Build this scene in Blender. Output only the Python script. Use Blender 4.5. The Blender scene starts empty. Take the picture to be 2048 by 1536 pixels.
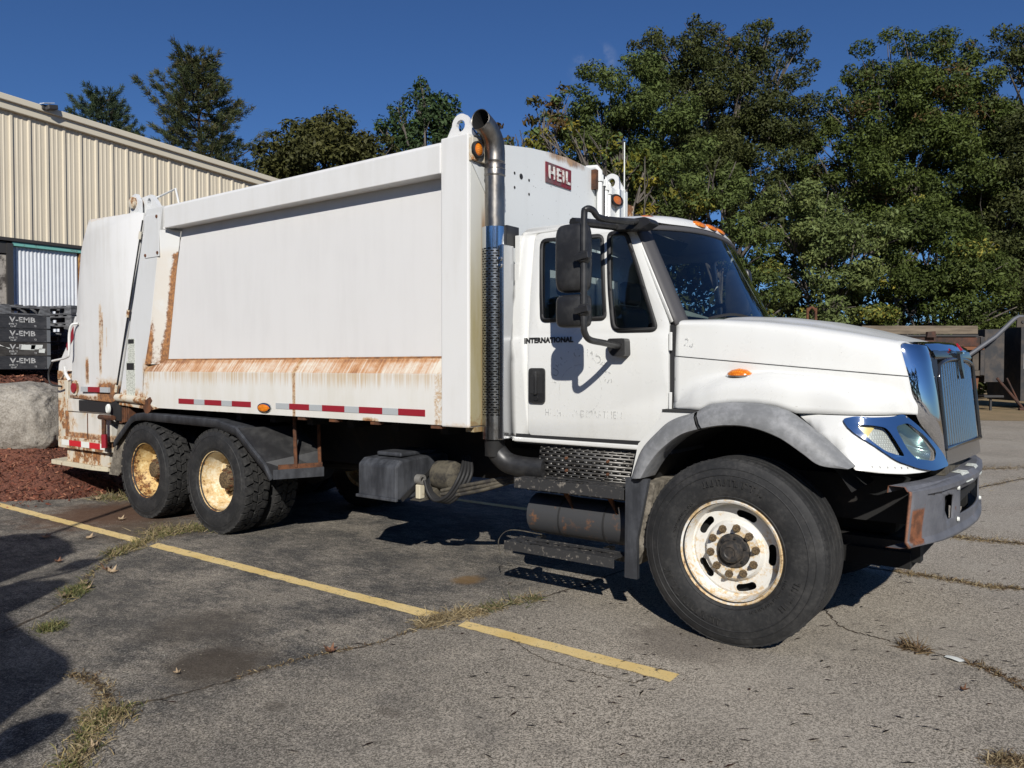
import bpy, bmesh, math, random
import numpy as np
from mathutils import Vector, Matrix, noise as mnoise
from mathutils.geometry import tessellate_polygon

SC = bpy.context.scene
COL = SC.collection
PI = math.pi

# ------------------------------------------------------------------ camera
cam_d = bpy.data.cameras.new("camera")
cam = bpy.data.objects.new("camera", cam_d)
COL.objects.link(cam)
SC.camera = cam
cam_d.sensor_fit = 'HORIZONTAL'
cam_d.sensor_width = 36.0
cam_d.lens = 1560.0 / 2048.0 * 36.0
cam_d.clip_start = 0.05
cam_d.clip_end = 2000.0
_yaw = math.radians(53.241)
_pit = math.radians(1.322)
_F = Vector((-math.cos(_yaw) * math.cos(_pit), math.sin(_yaw) * math.cos(_pit), -math.sin(_pit)))
cam.location = (1.67, -5.70, 1.68)
cam.rotation_euler = _F.to_track_quat('-Z', 'Y').to_euler()

# ------------------------------------------------------------------ sky, sun, exposure
SUN_TO = Vector((1.0, -1.32, 1.0)).normalized()          # towards the sun
sun_el = math.asin(SUN_TO.z)
sun_az = math.atan2(SUN_TO.x, SUN_TO.y)
world = bpy.data.worlds.new("World")
SC.world = world
world.use_nodes = True
wn = world.node_tree
for n in list(wn.nodes):
    wn.nodes.remove(n)
w_out = wn.nodes.new('ShaderNodeOutputWorld')
w_bg = wn.nodes.new('ShaderNodeBackground')
w_sky = wn.nodes.new('ShaderNodeTexSky')
w_sky.sky_type = 'NISHITA'
w_sky.sun_disc = False
w_sky.sun_elevation = sun_el
w_sky.sun_rotation = sun_az
w_sky.altitude = 300.0
w_sky.air_density = 0.9
w_sky.dust_density = 0.15
w_sky.ozone_density = 3.0
w_hs = wn.nodes.new('ShaderNodeVectorMath'); w_hs.operation = 'MULTIPLY'
w_hs.inputs[1].default_value = (0.57, 0.85, 1.24)
wn.links.new(w_sky.outputs[0], w_hs.inputs[0])
# one small wisp of cloud low over the trees
w_tc = wn.nodes.new('ShaderNodeTexCoord')
def w_math(op, *a):
    n = wn.nodes.new('ShaderNodeMath'); n.operation = op
    for i, v in enumerate(a):
        if hasattr(v, 'is_linked'): wn.links.new(v, n.inputs[i])
        else: n.inputs[i].default_value = v
    return n.outputs[0]
def w_spot(d, c0, c1):
    n = wn.nodes.new('ShaderNodeVectorMath'); n.operation = 'DOT_PRODUCT'; wn.links.new(w_tc.outputs['Generated'], n.inputs[0]); n.inputs[1].default_value = d
    r = wn.nodes.new('ShaderNodeMapRange'); r.interpolation_type = 'SMOOTHSTEP'; wn.links.new(n.outputs['Value'], r.inputs['Value']); r.inputs['From Min'].default_value = c0; r.inputs['From Max'].default_value = c1
    return r.outputs[0]
w_n = wn.nodes.new('ShaderNodeTexNoise'); w_n.inputs['Scale'].default_value = 26.0; w_n.inputs['Detail'].default_value = 7.0; w_n.inputs['Roughness'].default_value = 0.62
wn.links.new(w_tc.outputs['Generated'], w_n.inputs['Vector'])
w_mask = w_math('MAXIMUM', w_spot((-0.478, 0.803, 0.356), 0.99955, 0.99998), w_spot((-0.494, 0.797, 0.347), 0.99965, 0.99999))
w_r = wn.nodes.new('ShaderNodeMapRange'); w_r.interpolation_type = 'SMOOTHSTEP'; wn.links.new(w_n.outputs[0], w_r.inputs['Value']); w_r.inputs['From Min'].default_value = 0.38; w_r.inputs['From Max'].default_value = 0.75
w_fac = w_math('MULTIPLY', w_math('MULTIPLY', w_mask, w_r.outputs[0]), 0.42)
w_mx = wn.nodes.new('ShaderNodeMix'); w_mx.data_type = 'RGBA'
wn.links.new(w_fac, w_mx.inputs[0]); wn.links.new(w_hs.outputs[0], w_mx.inputs[6]); w_mx.inputs[7].default_value = (9.0, 9.4, 10.5, 1)
w_bg.inputs['Strength'].default_value = 0.06
wn.links.new(w_mx.outputs[2], w_bg.inputs['Color'])
wn.links.new(w_bg.outputs[0], w_out.inputs[0])

sun_d = bpy.data.lights.new("sun", 'SUN')
sun_d.energy = 5.0
sun_d.angle = math.radians(0.55)
sun_d.color = (1.0, 0.955, 0.88)
sun = bpy.data.objects.new("sun", sun_d)
COL.objects.link(sun)
sun.location = (20, -26, 20)
sun.rotation_euler = (-SUN_TO).to_track_quat('-Z', 'Y').to_euler()

SC.view_settings.view_transform = 'Standard'
SC.view_settings.look = 'None'
SC.view_settings.exposure = 0.0
SC.view_settings.gamma = 1.0
SC.view_settings.use_curve_mapping = False
SC.cycles.max_bounces = 8
SC.cycles.transparent_max_bounces = 12
SC.cycles.caustics_reflective = False
SC.cycles.caustics_refractive = False

rng = random.Random(7)
nrng = np.random.default_rng(11)

# ------------------------------------------------------------------ shader toolkit
class Sk:
    """socket with arithmetic"""
    def __init__(s, T, k): s.T = T; s.k = k
    def _m(s, op, b=None, c=None):
        n = s.T.nt.nodes.new('ShaderNodeMath'); n.operation = op
        for i, v in enumerate((s, b, c)):
            if v is None: continue
            if isinstance(v, Sk): s.T.nt.links.new(v.k, n.inputs[i])
            else: n.inputs[i].default_value = v
        return Sk(s.T, n.outputs[0])
    def __add__(s, o): return s._m('ADD', o)
    __radd__ = __add__
    def __sub__(s, o): return s._m('SUBTRACT', o)
    def __rsub__(s, o): return (s * -1.0) + o
    def __mul__(s, o): return s._m('MULTIPLY', o)
    __rmul__ = __mul__
    def __truediv__(s, o): return s._m('DIVIDE', o)
    def abs(s): return s._m('ABSOLUTE')
    def max(s, o): return s._m('MAXIMUM', o)
    def min(s, o): return s._m('MINIMUM', o)
    def pow(s, o): return s._m('POWER', o)
    def fract(s): return s._m('FRACT')
    def floor(s): return s._m('FLOOR')
    def sqrt(s): return s._m('SQRT')
    def ss(s, a, b):
        n = s.T.nt.nodes.new('ShaderNodeMapRange'); n.interpolation_type = 'SMOOTHSTEP'
        s.T.nt.links.new(s.k, n.inputs['Value'])
        n.inputs['From Min'].default_value = a; n.inputs['From Max'].default_value = b
        return Sk(s.T, n.outputs[0])

class Tool:
    def __init__(s, m):
        s.m = m; s.nt = m.node_tree
        s.b = s.nt.nodes['Principled BSDF']; s.out = s.nt.nodes['Material Output']
        tc = s.nt.nodes.new('ShaderNodeTexCoord')
        s.co = tc.outputs['Object']
        sp = s.nt.nodes.new('ShaderNodeSeparateXYZ'); s.nt.links.new(s.co, sp.inputs[0])
        s.x, s.y, s.z = (Sk(s, sp.outputs[i]) for i in range(3))
    def vec(s, st, off=(0, 0, 0)):
        n = s.nt.nodes.new('ShaderNodeVectorMath'); n.operation = 'MULTIPLY_ADD'
        s.nt.links.new(s.co, n.inputs[0]); n.inputs[1].default_value = st; n.inputs[2].default_value = off
        return n.outputs[0]
    def noise(s, scale, detail=3.0, rough=0.55, st=None, off=(0, 0, 0), dist=0.0):
        n = s.nt.nodes.new('ShaderNodeTexNoise')
        n.inputs['Scale'].default_value = scale; n.inputs['Detail'].default_value = detail
        n.inputs['Roughness'].default_value = rough; n.inputs['Distortion'].default_value = dist
        s.nt.links.new(s.vec(st or (1, 1, 1), off), n.inputs['Vector'])
        return Sk(s, n.outputs[0])
    def voro(s, scale, st=None, feature='F1', rnd=1.0, out='Distance'):
        n = s.nt.nodes.new('ShaderNodeTexVoronoi'); n.feature = feature
        n.inputs['Scale'].default_value = scale; n.inputs['Randomness'].default_value = rnd
        s.nt.links.new(s.vec(st or (1, 1, 1)), n.inputs['Vector'])
        return Sk(s, n.outputs[out])
    def col(s, v):
        if isinstance(v, Sk): return v
        n = s.nt.nodes.new('ShaderNodeRGB'); n.outputs[0].default_value = (*v, 1); return Sk(s, n.outputs[0])
    def mix(s, f, a, b):
        n = s.nt.nodes.new('ShaderNodeMix'); n.data_type = 'RGBA'
        for v, i in ((f, 0), (a, 6), (b, 7)):
            if isinstance(v, Sk): s.nt.links.new(v.k, n.inputs[i])
            else: n.inputs[i].default_value = v if i == 0 else (*v, 1)
        return Sk(s, n.outputs[2])
    def band(s, v, c, h, soft):
        return 1.0 - (v - c).abs().ss(h, h + soft)
    def attr(s, name):
        n = s.nt.nodes.new('ShaderNodeAttribute'); n.attribute_name = name
        return Sk(s, n.outputs['Color'])
    def set(s, color=None, rough=None, metal=None, bump=None, bstr=0.3, bdist=0.01):
        for v, nm in ((color, 'Base Color'), (rough, 'Roughness'), (metal, 'Metallic')):
            if v is None: continue
            i = s.b.inputs[nm]
            if isinstance(v, Sk): s.nt.links.new(v.k, i)
            else: i.default_value = (*v, 1) if nm == 'Base Color' else v
        if bump is not None:
            n = s.nt.nodes.new('ShaderNodeBump'); n.inputs['Strength'].default_value = bstr
            n.inputs['Distance'].default_value = bdist
            s.nt.links.new(bump.k, n.inputs['Height']); s.nt.links.new(n.outputs[0], s.b.inputs['Normal'])

def mk(name, color=(0.5, 0.5, 0.5), rough=0.5, metal=0.0, fn=None, spec=None, coat=0.0):
    m = bpy.data.materials.new(name); m.use_nodes = True
    b = m.node_tree.nodes['Principled BSDF']
    b.inputs['Base Color'].default_value = (*color, 1)
    b.inputs['Roughness'].default_value = rough
    b.inputs['Metallic'].default_value = metal
    if spec is not None: b.inputs['Specular IOR Level'].default_value = spec
    if coat: b.inputs['Coat Weight'].default_value = coat; b.inputs['Coat Roughness'].default_value = 0.08
    m.diffuse_color = (*color, 1)
    if fn: fn(Tool(m))
    return m

RUST_O, RUST_B, RUST_T = (0.36, 0.145, 0.04), (0.12, 0.045, 0.018), (0.56, 0.37, 0.17)

def rust_paint(name, base, zone, rough=0.42, dirt=0.10, dirtcol=(0.42, 0.40, 0.34)):
    """painted steel: zone(T) in 0..1 says where rust has its chance"""
    def fn(T):
        z = zone(T)
        n1 = T.noise(4.0, 6, 0.65); n2 = T.noise(26.0, 5, 0.7)
        n = n1 * 0.5 + n2 * 0.5
        s = z + (n - 0.5) * 1.35
        stain = s.ss(0.30, 0.75); core = s.ss(0.62, 0.80)
        d = (T.noise(1.3, 5, 0.6) * T.noise(9.0, 4, 0.6, st=(1, 1, 0.12))).ss(0.18, 0.42) * dirt
        c = T.mix(d, base, dirtcol)
        c = T.mix(stain * 0.62, c, RUST_T)
        rc = T.mix(T.noise(17.0, 4, 0.7).ss(0.35, 0.62), RUST_O, RUST_B)
        c = T.mix(core * 0.92, c, rc)
        T.set(color=c, rough=core * 0.4 + rough + (n1 - 0.5) * 0.15, bump=n2 * core + T.noise(1.7, 2, 0.5) * 1.6, bstr=0.30, bdist=0.006)
    return mk(name, base, rough, fn=fn)

# ------------------------------------------------------------------ mesh toolkit
class MB:
    def __init__(s): s.v = []; s.f = []
    def add(s, vs, fs):
        o = len(s.v); s.v += [tuple(p) for p in vs]; s.f += [tuple(i + o for i in f) for f in fs]; return s
    def box(s, x0, x1, y0, y1, z0, z1):
        return s.add([(x0, y0, z0), (x1, y0, z0), (x1, y1, z0), (x0, y1, z0), (x0, y0, z1), (x1, y0, z1), (x1, y1, z1), (x0, y1, z1)],
                     [(0, 3, 2, 1), (4, 5, 6, 7), (0, 1, 5, 4), (1, 2, 6, 5), (2, 3, 7, 6), (3, 0, 4, 7)])
    def obox(s, c, ax, ay, az):
        c, ax, ay, az = Vector(c), Vector(ax), Vector(ay), Vector(az)
        vs = [c + ax * i + ay * j + az * k for k in (-1, 1) for j in (-1, 1) for i in (-1, 1)]
        return s.add(vs, [(0, 2, 3, 1), (4, 5, 7, 6), (0, 1, 5, 4), (1, 3, 7, 5), (3, 2, 6, 7), (2, 0, 4, 6)])
    def prism(s, poly, axis, a, b):
        """poly: 2-D outline; axis 'x' -> (y,z), 'y' -> (x,z), 'z' -> (x,y)"""
        def p(q, t):
            return (t, q[0], q[1]) if axis == 'x' else (q[0], t, q[1]) if axis == 'y' else (q[0], q[1], t)
        n = len(poly)
        vs = [p(q, a) for q in poly] + [p(q, b) for q in poly]
        tri = tessellate_polygon([[Vector((q[0], q[1], 0)) for q in poly]])
        fs = [tuple(t) for t in tri] + [tuple(i + n for i in reversed(t)) for t in tri]
        fs += [(i, (i + 1) % n, (i + 1) % n + n, i + n) for i in range(n)]
        return s.add(vs, fs)
    def tube(s, path, r, n=10, cap=True):
        P = [Vector(p) for p in path]; rs = r if isinstance(r, (list, tuple)) else [r] * len(P)
        o = len(s.v); up = None
        for i, p in enumerate(P):
            t = (P[min(i + 1, len(P) - 1)] - P[max(i - 1, 0)]).normalized()
            if up is None:
                up = Vector((0, 0, 1)) if abs(t.z) < 0.9 else Vector((0, 1, 0))
            a = t.cross(up).normalized(); up = a.cross(t).normalized()
            for k in range(n):
                w = 2 * PI * k / n
                s.v.append(tuple(p + (a * math.cos(w) + up * math.sin(w)) * rs[i]))
        for i in range(len(P) - 1):
            for k in range(n):
                s.f.append((o + i * n + k, o + i * n + (k + 1) % n, o + (i + 1) * n + (k + 1) % n, o + (i + 1) * n + k))
        if cap:
            s.f.append(tuple(o + k for k in reversed(range(n))))
            s.f.append(tuple(o + (len(P) - 1) * n + k for k in range(n)))
        return s
    def lathe(s, prof, c=(0, 0, 0), axis='y', n=48, closed=False, a0=0.0, a1=2 * PI):
        """prof: list of (axial, radius)"""
        o = len(s.v); full = abs(a1 - a0 - 2 * PI) < 1e-6
        m = n if full else n + 1
        for a, r in prof:
            for k in range(m):
                w = a0 + (a1 - a0) * k / n; p, q = r * math.cos(w), r * math.sin(w)
                v = (p, a, q) if axis == 'y' else (a, p, q) if axis == 'x' else (p, q, a)
                s.v.append((v[0] + c[0], v[1] + c[1], v[2] + c[2]))
        L = len(prof)
        for i in range(L if closed else L - 1):
            j = (i + 1) % L
            for k in range(n):
                k2 = (k + 1) % m
                s.f.append((o + i * m + k, o + i * m + k2, o + j * m + k2, o + j * m + k))
        return s
    def grid(s, rows, closed=False):
        o = len(s.v); nr, nc = len(rows), len(rows[0])
        for r in rows: s.v += [tuple(p) for p in r]
        for i in range(nr - 1):
            for j in range(nc - 1 + (1 if closed else 0)):
                j2 = (j + 1) % nc
                s.f.append((o + i * nc + j, o + i * nc + j2, o + (i + 1) * nc + j2, o + (i + 1) * nc + j))
        return s
    def mesh(s, name):
        me = bpy.data.meshes.new(name); me.from_pydata(s.v, [], s.f); me.update(); return me
    def build(s, name, mat, parent=None, **kw):
        return link(name, s.mesh(name), mat, parent, **kw)

def fixn(me):
    bm = bmesh.new(); bm.from_mesh(me)
    bmesh.ops.recalc_face_normals(bm, faces=bm.faces); bm.to_mesh(me); bm.free()

def link(name, me, mat=None, parent=None, smooth=None, bevel=0.0, solid=0.0, soff=-1.0, loc=None, rot=None, norm=True, seg=2, sub=0):
    if norm and me.users == 0: fixn(me)
    if mat and not me.materials: me.materials.append(mat)
    if smooth is not None:
        me.polygons.foreach_set('use_smooth', [True] * len(me.polygons))
        me.set_sharp_from_angle(angle=math.radians(smooth))
    o = bpy.data.objects.new(name, me); COL.objects.link(o)
    if parent: o.parent = parent
    if loc: o.location = loc
    if rot: o.rotation_euler = rot
    if sub:
        m = o.modifiers.new('sub', 'SUBSURF'); m.levels = sub; m.render_levels = sub
    if solid:
        m = o.modifiers.new('solid', 'SOLIDIFY'); m.thickness = solid; m.offset = soff
    if bevel:
        m = o.modifiers.new('bevel', 'BEVEL'); m.width = bevel; m.segments = seg; m.limit_method = 'ANGLE'; m.angle_limit = math.radians(35)
    return o

def tag(o, label=None, cat=None, group=None, kind=None):
    if label: o['label'] = label
    if cat: o['category'] = cat
    if group: o['group'] = group
    if kind: o['kind'] = kind
    return o

def thing(name, label, cat, loc=(0, 0, 0), rz=0.0, group=None):
    o = bpy.data.objects.new(name, None); COL.objects.link(o)
    o.empty_display_size = 0.3; o.location = loc; o.rotation_euler = (0, 0, rz)
    return tag(o, label, cat, group)

def panel(name, outer, holes, to3d, mat, parent, cuts=(), solid=0.0, axis=1, soff=-1.0, smooth=40, bevel=0.0, out=(0, -1, 0)):
    if not cuts: smooth = None
    """flat outline with holes -> cut along lines -> bent by to3d(a,b)"""
    loops = [outer] + list(holes)
    pts = [Vector((p[0], p[1], 0)) for l in loops for p in l]
    tri = tessellate_polygon([[Vector((p[0], p[1], 0)) for p in l] for l in loops])
    bm = bmesh.new(); vs = [bm.verts.new(p) for p in pts]
    for t in tri:
        try: bm.faces.new([vs[i] for i in t])
        except ValueError: pass
    for c, ax in cuts:
        g = bm.verts[:] + bm.edges[:] + bm.faces[:]
        co = (c, 0, 0) if ax == 0 else (0, c, 0); no = (1, 0, 0) if ax == 0 else (0, 1, 0)
        bmesh.ops.bisect_plane(bm, geom=g, plane_co=co, plane_no=no, dist=1e-5)
    for v in bm.verts: v.co = Vector(to3d(v.co.x, v.co.y))
    bmesh.ops.remove_doubles(bm, verts=bm.verts, dist=1e-5)
    bmesh.ops.recalc_face_normals(bm, faces=bm.faces)
    av = Vector()
    for f in bm.faces: av += f.normal * f.calc_area()
    if av.dot(Vector(out)) < 0: bmesh.ops.reverse_faces(bm, faces=bm.faces)
    me = bpy.data.meshes.new(name); bm.to_mesh(me); bm.free()
    return me if mat is None else link(name, me, mat, parent, smooth=smooth, solid=solid, soff=soff, norm=False, bevel=bevel)

def rpoly(pts, r, n=4):
    """round the corners of a polygon; r number or list"""
    out = []; N = len(pts)
    for i, p in enumerate(pts):
        ri = r[i] if isinstance(r, (list, tuple)) else r
        p = Vector(p); a = Vector(pts[i - 1]) - p; b = Vector(pts[(i + 1) % N]) - p
        d = min(ri, a.length * 0.45, b.length * 0.45)
        if d < 1e-4: out.append(tuple(p)); continue
        A = p + a.normalized() * d; B = p + b.normalized() * d
        for k in range(n + 1):
            t = k / n; out.append(tuple(A * (1 - t) ** 2 + p * 2 * t * (1 - t) + B * t * t))
    return out

def inset(poly, d):
    """shrink (d>0) or grow a roughly convex outline"""
    N = len(poly); area = sum(poly[i][0] * poly[(i + 1) % N][1] - poly[(i + 1) % N][0] * poly[i][1] for i in range(N))
    sg = 1 if area > 0 else -1; out = []
    for i in range(N):
        a, p, b = Vector(poly[i - 1]), Vector(poly[i]), Vector(poly[(i + 1) % N])
        e1 = (p - a); e2 = (b - p)
        e1 = e1.normalized() if e1.length > 1e-9 else e2.normalized(); e2 = e2.normalized() if e2.length > 1e-9 else e1
        n1 = Vector((-e1.y, e1.x)) * sg; n2 = Vector((-e2.y, e2.x)) * sg; n = n1 + n2
        n = n.normalized() / max(0.5, n.normalized().dot(n1)) if n.length > 1e-6 else n1
        out.append(tuple(p + n * d))
    return out

def interp(xs, ys, x):
    return float(np.interp(x, xs, ys))

def spline(pts, n):
    """Catmull-Rom resample"""
    P = [Vector(p) for p in pts]; P = [P[0] * 2 - P[1]] + P + [P[-1] * 2 - P[-2]]; out = []
    for i in range(1, len(P) - 2):
        for k in range(n):
            t = k / n; a, b, c, d = P[i - 1], P[i], P[i + 1], P[i + 2]
            out.append(0.5 * ((2 * b) + (c - a) * t + (2 * a - 5 * b + 4 * c - d) * t * t + (3 * b - a - 3 * c + d) * t ** 3))
    out.append(P[-2]); return out

def text_mesh(txt, size, extrude=0.0, bold=0.0, align='CENTER', space=1.0):
    cu = bpy.data.curves.new('txt', 'FONT'); cu.body = txt; cu.size = size; cu.extrude = extrude; cu.offset = bold
    cu.align_x = align; cu.align_y = 'CENTER'; cu.space_character = space; cu.resolution_u = 3
    o = bpy.data.objects.new('txt', cu); COL.objects.link(o)
    dg = bpy.context.evaluated_depsgraph_get()
    me = bpy.data.meshes.new_from_object(o.evaluated_get(dg))
    bpy.data.objects.remove(o); bpy.data.curves.remove(cu)
    return me

def mesh_map(me, M):
    me.transform(M); me.update(); return me

def copy_tree(o, parent=None, loc=None, rot=None):
    c = o.copy(); COL.objects.link(c); c.parent = parent
    if loc is not None: c.location = loc
    if rot is not None: c.rotation_euler = rot
    for ch in o.children: copy_tree(ch, c)
    return c

# ================================================================== SETTING
# ---- asphalt
def fn_asphalt(T):
    fine = T.noise(210, 2, 0.6); mid = T.noise(60, 3, 0.6)
    cell = T.voro(130.0, out='Color')
    cell2 = T.voro(230.0, out='Color')
    big = T.noise(0.8, 5, 0.6); patch = T.noise(2.6, 5, 0.65)
    wear = T.noise(7, 6, 0.7, st=(1.0, 2.2, 1))
    grit = cell * 0.42 + cell2 * 0.38 + mid * 0.2
    # older, darker sealed half lies left of the long crack, worn through in patches
    side = (1.0 - (T.x + (big - 0.5) * 0.6).ss(-2.2, -0.9)).max((1.0 - (T.x + T.y * 0.35 + (big - 0.5) * 1.2).ss(-2.6, -1.0)) * 0.6)
    bare = (wear * 0.45 + patch * 0.35 + T.noise(1.5, 4, 0.6, off=(4, 2, 0)) * 0.45).ss(0.52, 0.76)
    lightc = T.mix(grit.ss(0.28, 0.72), (0.095, 0.083, 0.065), (0.54, 0.48, 0.395))
    darkc = T.mix(grit.ss(0.46, 0.86), (0.034, 0.033, 0.032), (0.28, 0.265, 0.24))
    c = T.mix(side * (1.0 - bare * 0.7) * 0.97, lightc, darkc)
    c = T.mix(big.ss(0.42, 0.7) * 0.28, c, (0.10, 0.092, 0.08))
    c = T.mix(patch.ss(0.60, 0.8) * 0.35, c, (0.085, 0.078, 0.068))
    def blot(px, py, r, col, amt, c, sq=1.0):
        dx = T.x - px; dy = (T.y - py) * sq
        d = (dx * dx + dy * dy).sqrt() + (T.noise(5, 4, 0.6) - 0.5) * r * 0.9
        return T.mix((1.0 - d.ss(r * 0.35, r)) * amt, c, col)
    c = blot(-7.2, -1.25, 1.15, (0.11, 0.055, 0.03), 0.85, c, 0.9)
    c = blot(-6.1, -1.5, 0.8, (0.10, 0.07, 0.045), 0.6, c)
    c = blot(-2.27, -3.2, 0.42, (0.055, 0.043, 0.032), 0.85, c)
    c = blot(-2.9, -2.9, 0.5, (0.06, 0.05, 0.04), 0.6, c)
    c = blot(-2.24, -1.02, 0.17, (0.20, 0.12, 0.045), 0.8, c)
    c = blot(-1.05, -3.05, 0.10, (0.09, 0.075, 0.06), 0.5, c, 1.6)
    c = blot(-0.62, -3.2, 0.08, (0.09, 0.075, 0.06), 0.45, c, 1.4)
    c = blot(-1.55, -3.35, 0.07, (0.06, 0.05, 0.04), 0.5, c)
    # faint tyre tracks and swept bands
    tr = T.band(T.y + (T.noise(1.2, 3, 0.5) - 0.5) * 0.35, -2.9, 0.10, 0.14).max(T.band(T.y + (T.noise(1.2, 3, 0.5) - 0.5) * 0.35, -0.9, 0.10, 0.14))
    c = T.mix(tr * T.noise(5, 5, 0.7).ss(0.4, 0.7) * 0.35, c, (0.085, 0.08, 0.073))
    c = T.mix(T.noise(0.45, 4, 0.6, off=(7, 3, 0)).ss(0.48, 0.62) * (1.0 - side) * 0.30, c, (0.40, 0.365, 0.31))
    c = blot(-0.3, -1.25, 0.5, (0.13, 0.11, 0.09), 0.6, c)
    # brown dust drifted to the far right
    c = T.mix(T.y.ss(14, 26) * 0.5, c, (0.24, 0.20, 0.15))
    T.set(color=c, rough=0.88, bump=fine * 0.3 + grit, bstr=0.6, bdist=0.008)
M_asphalt = mk('asphalt', rough=0.9, fn=fn_asphalt, spec=0.3)
g = MB()
xs = [-400, -60, -30, -15, -9, -6, -4, -2, 0, 2, 6, 15, 60, 400]
ys = [-400, -60, -20, -8, -6, -4, -2, 0, 2, 6, 12, 24, 60, 400]
g.grid([[(x, y, 0.0) for x in xs] for y in ys])
tag(g.build('ground', M_asphalt), kind='structure')

def fn_yellow(T):
    w = T.noise(14, 6, 0.75); b = T.noise(2.5, 4, 0.6); f = T.noise(120, 2, 0.6)
    c = T.mix(b.ss(0.3, 0.7), (0.66, 0.47, 0.17), (0.74, 0.57, 0.27))
    c = T.mix(f.ss(0.52, 0.75) * 0.5, c, (0.45, 0.36, 0.20))
    c = T.mix((w * 0.6 + f * 0.4).ss(0.555, 0.63), c, (0.07, 0.066, 0.06))
    T.set(color=c, rough=0.8, bump=f, bstr=0.4, bdist=0.004)
M_yellow = mk('worn_yellow_paint', rough=0.8, fn=fn_yellow)
def strip(name, top, bot, mat, z=0.004, wob=0.006, step=0.05):
    (xa, ya), (xb, yb) = top[0], top[-1]; m = MB(); rows = []
    n = max(2, int(abs(xb - xa) / step)); tx, ty = zip(*top); bx, by = zip(*bot)
    r = random.Random(3)
    for i in range(n + 1):
        t = i / n; X = xa + (xb - xa) * t; X2 = bot[0][0] + (bot[-1][0] - bot[0][0]) * t
        rows.append([(X, interp(tx, ty, X) + r.uniform(-wob, wob), z), (X2, interp(bx, by, X2) + r.uniform(-wob, wob), z)])
    m.grid(rows); return tag(m.build(name, mat, norm=True), kind='structure')
strip('road_marking', [(-9.6, -1.83), (-5.75, -1.815)], [(-9.6, -1.94), (-5.60, -1.937)], M_yellow)
strip('road_marking', [(-5.42, -1.813), (-2.76, -1.80), (-1.86, -1.775)], [(-5.36, -1.938), (-2.64, -1.91), (-1.92, -1.91)], M_yellow)
strip('road_marking', [(-1.62, -1.80), (-0.118, -1.788)], [(-1.60, -1.908), (-0.114, -1.91)], M_yellow)
strip('road_marking', [(-8.0, 1.80), (-0.5, 1.72)], [(-8.0, 1.68), (-0.5, 1.60)], M_yellow)

# ---- cracks in the asphalt, filled with dirt
M_crack = mk('crack_dirt', (0.045, 0.035, 0.026), 0.95, fn=lambda T: T.set(color=T.mix(T.noise(30, 4, 0.7).ss(0.35, 0.7), (0.016, 0.013, 0.011), (0.13, 0.098, 0.064)), rough=0.95))
CRACKS = dict(
    main=([(-1.722, -4.231), (-1.951, -4.077), (-2.1, -3.941), (-2.122, -3.824), (-2.02, -3.375), (-1.976, -2.998), (-1.901, -2.704), (-1.787, -2.412), (-1.777, -1.881), (-1.658, -1.555), (-1.556, -1.165), (-1.494, -0.934), (-1.42, -0.3), (-1.4, 1.2)], 0.014),
    upl=([(-3.2, -4.6), (-3.734, -3.92), (-3.866, -3.626), (-4.203, -3.142), (-4.905, -2.638), (-5.344, -2.213), (-5.552, -1.871), (-5.899, -1.423), (-5.883, -1.098), (-5.9, 1.0)], 0.017),
    arc=([(-2.772, -3.77), (-2.591, -3.736), (-2.316, -3.79), (-2.117, -3.921)], 0.022),
    r1=([(0.1, 0.1), (0.233, -0.183), (0.412, -0.454), (0.662, -0.528), (0.891, -0.588), (1.154, -0.661), (1.28, -0.743), (1.426, -0.918), (1.9, -1.3)], 0.009),
    r2=([(0.0, 1.25), (0.309, 1.257), (0.535, 1.234), (0.782, 1.236), (1.056, 1.181), (1.304, 1.284), (2.2, 1.3)], 0.028),
    r3=([(0.0, 2.9), (0.467, 2.98), (0.805, 3.011), (1.206, 3.047), (2.2, 3.1)], 0.04),
    r4=([(-0.4, 8.4), (0.291, 9.11), (0.838, 9.674), (2.5, 11)], 0.06),
    r5=([(0.0, 5.6), (0.421, 6.788), (0.911, 8.362)], 0.03),
    sm=([(-1.18, -1.905), (-0.824, -2.045), (-0.524, -2.048), (-0.284, -2.037), (-0.229, -1.913), (-0.237, -1.789)], 0.005))
def crack_path(pts, n=14):
    P = spline([(p[0], p[1], 0) for p in pts], n); r = random.Random(len(pts))
    return [Vector((p.x + r.uniform(-1, 1) * 0.012, p.y + r.uniform(-1, 1) * 0.012, 0)) for p in P]
CPATH = {}
for k, (pts, w) in CRACKS.items():
    P = crack_path(pts); CPATH[k] = P; m = MB(); r = random.Random(k); L = []; R = []
    for i, p in enumerate(P):
        t = (P[min(i + 1, len(P) - 1)] - P[max(i - 1, 0)]).normalized(); nrm = Vector((-t.y, t.x, 0))
        a = w * r.uniform(0.25, 1.1) * (0.25 if i in (0, len(P) - 1) else 1)
        L.append(p + nrm * a + Vector((0, 0, 0.003))); R.append(p - nrm * a * r.uniform(0.5, 1.1) + Vector((0, 0, 0.003)))
    m.grid([L, R]); tag(m.build('ground_crack', M_crack), kind='structure')

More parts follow.
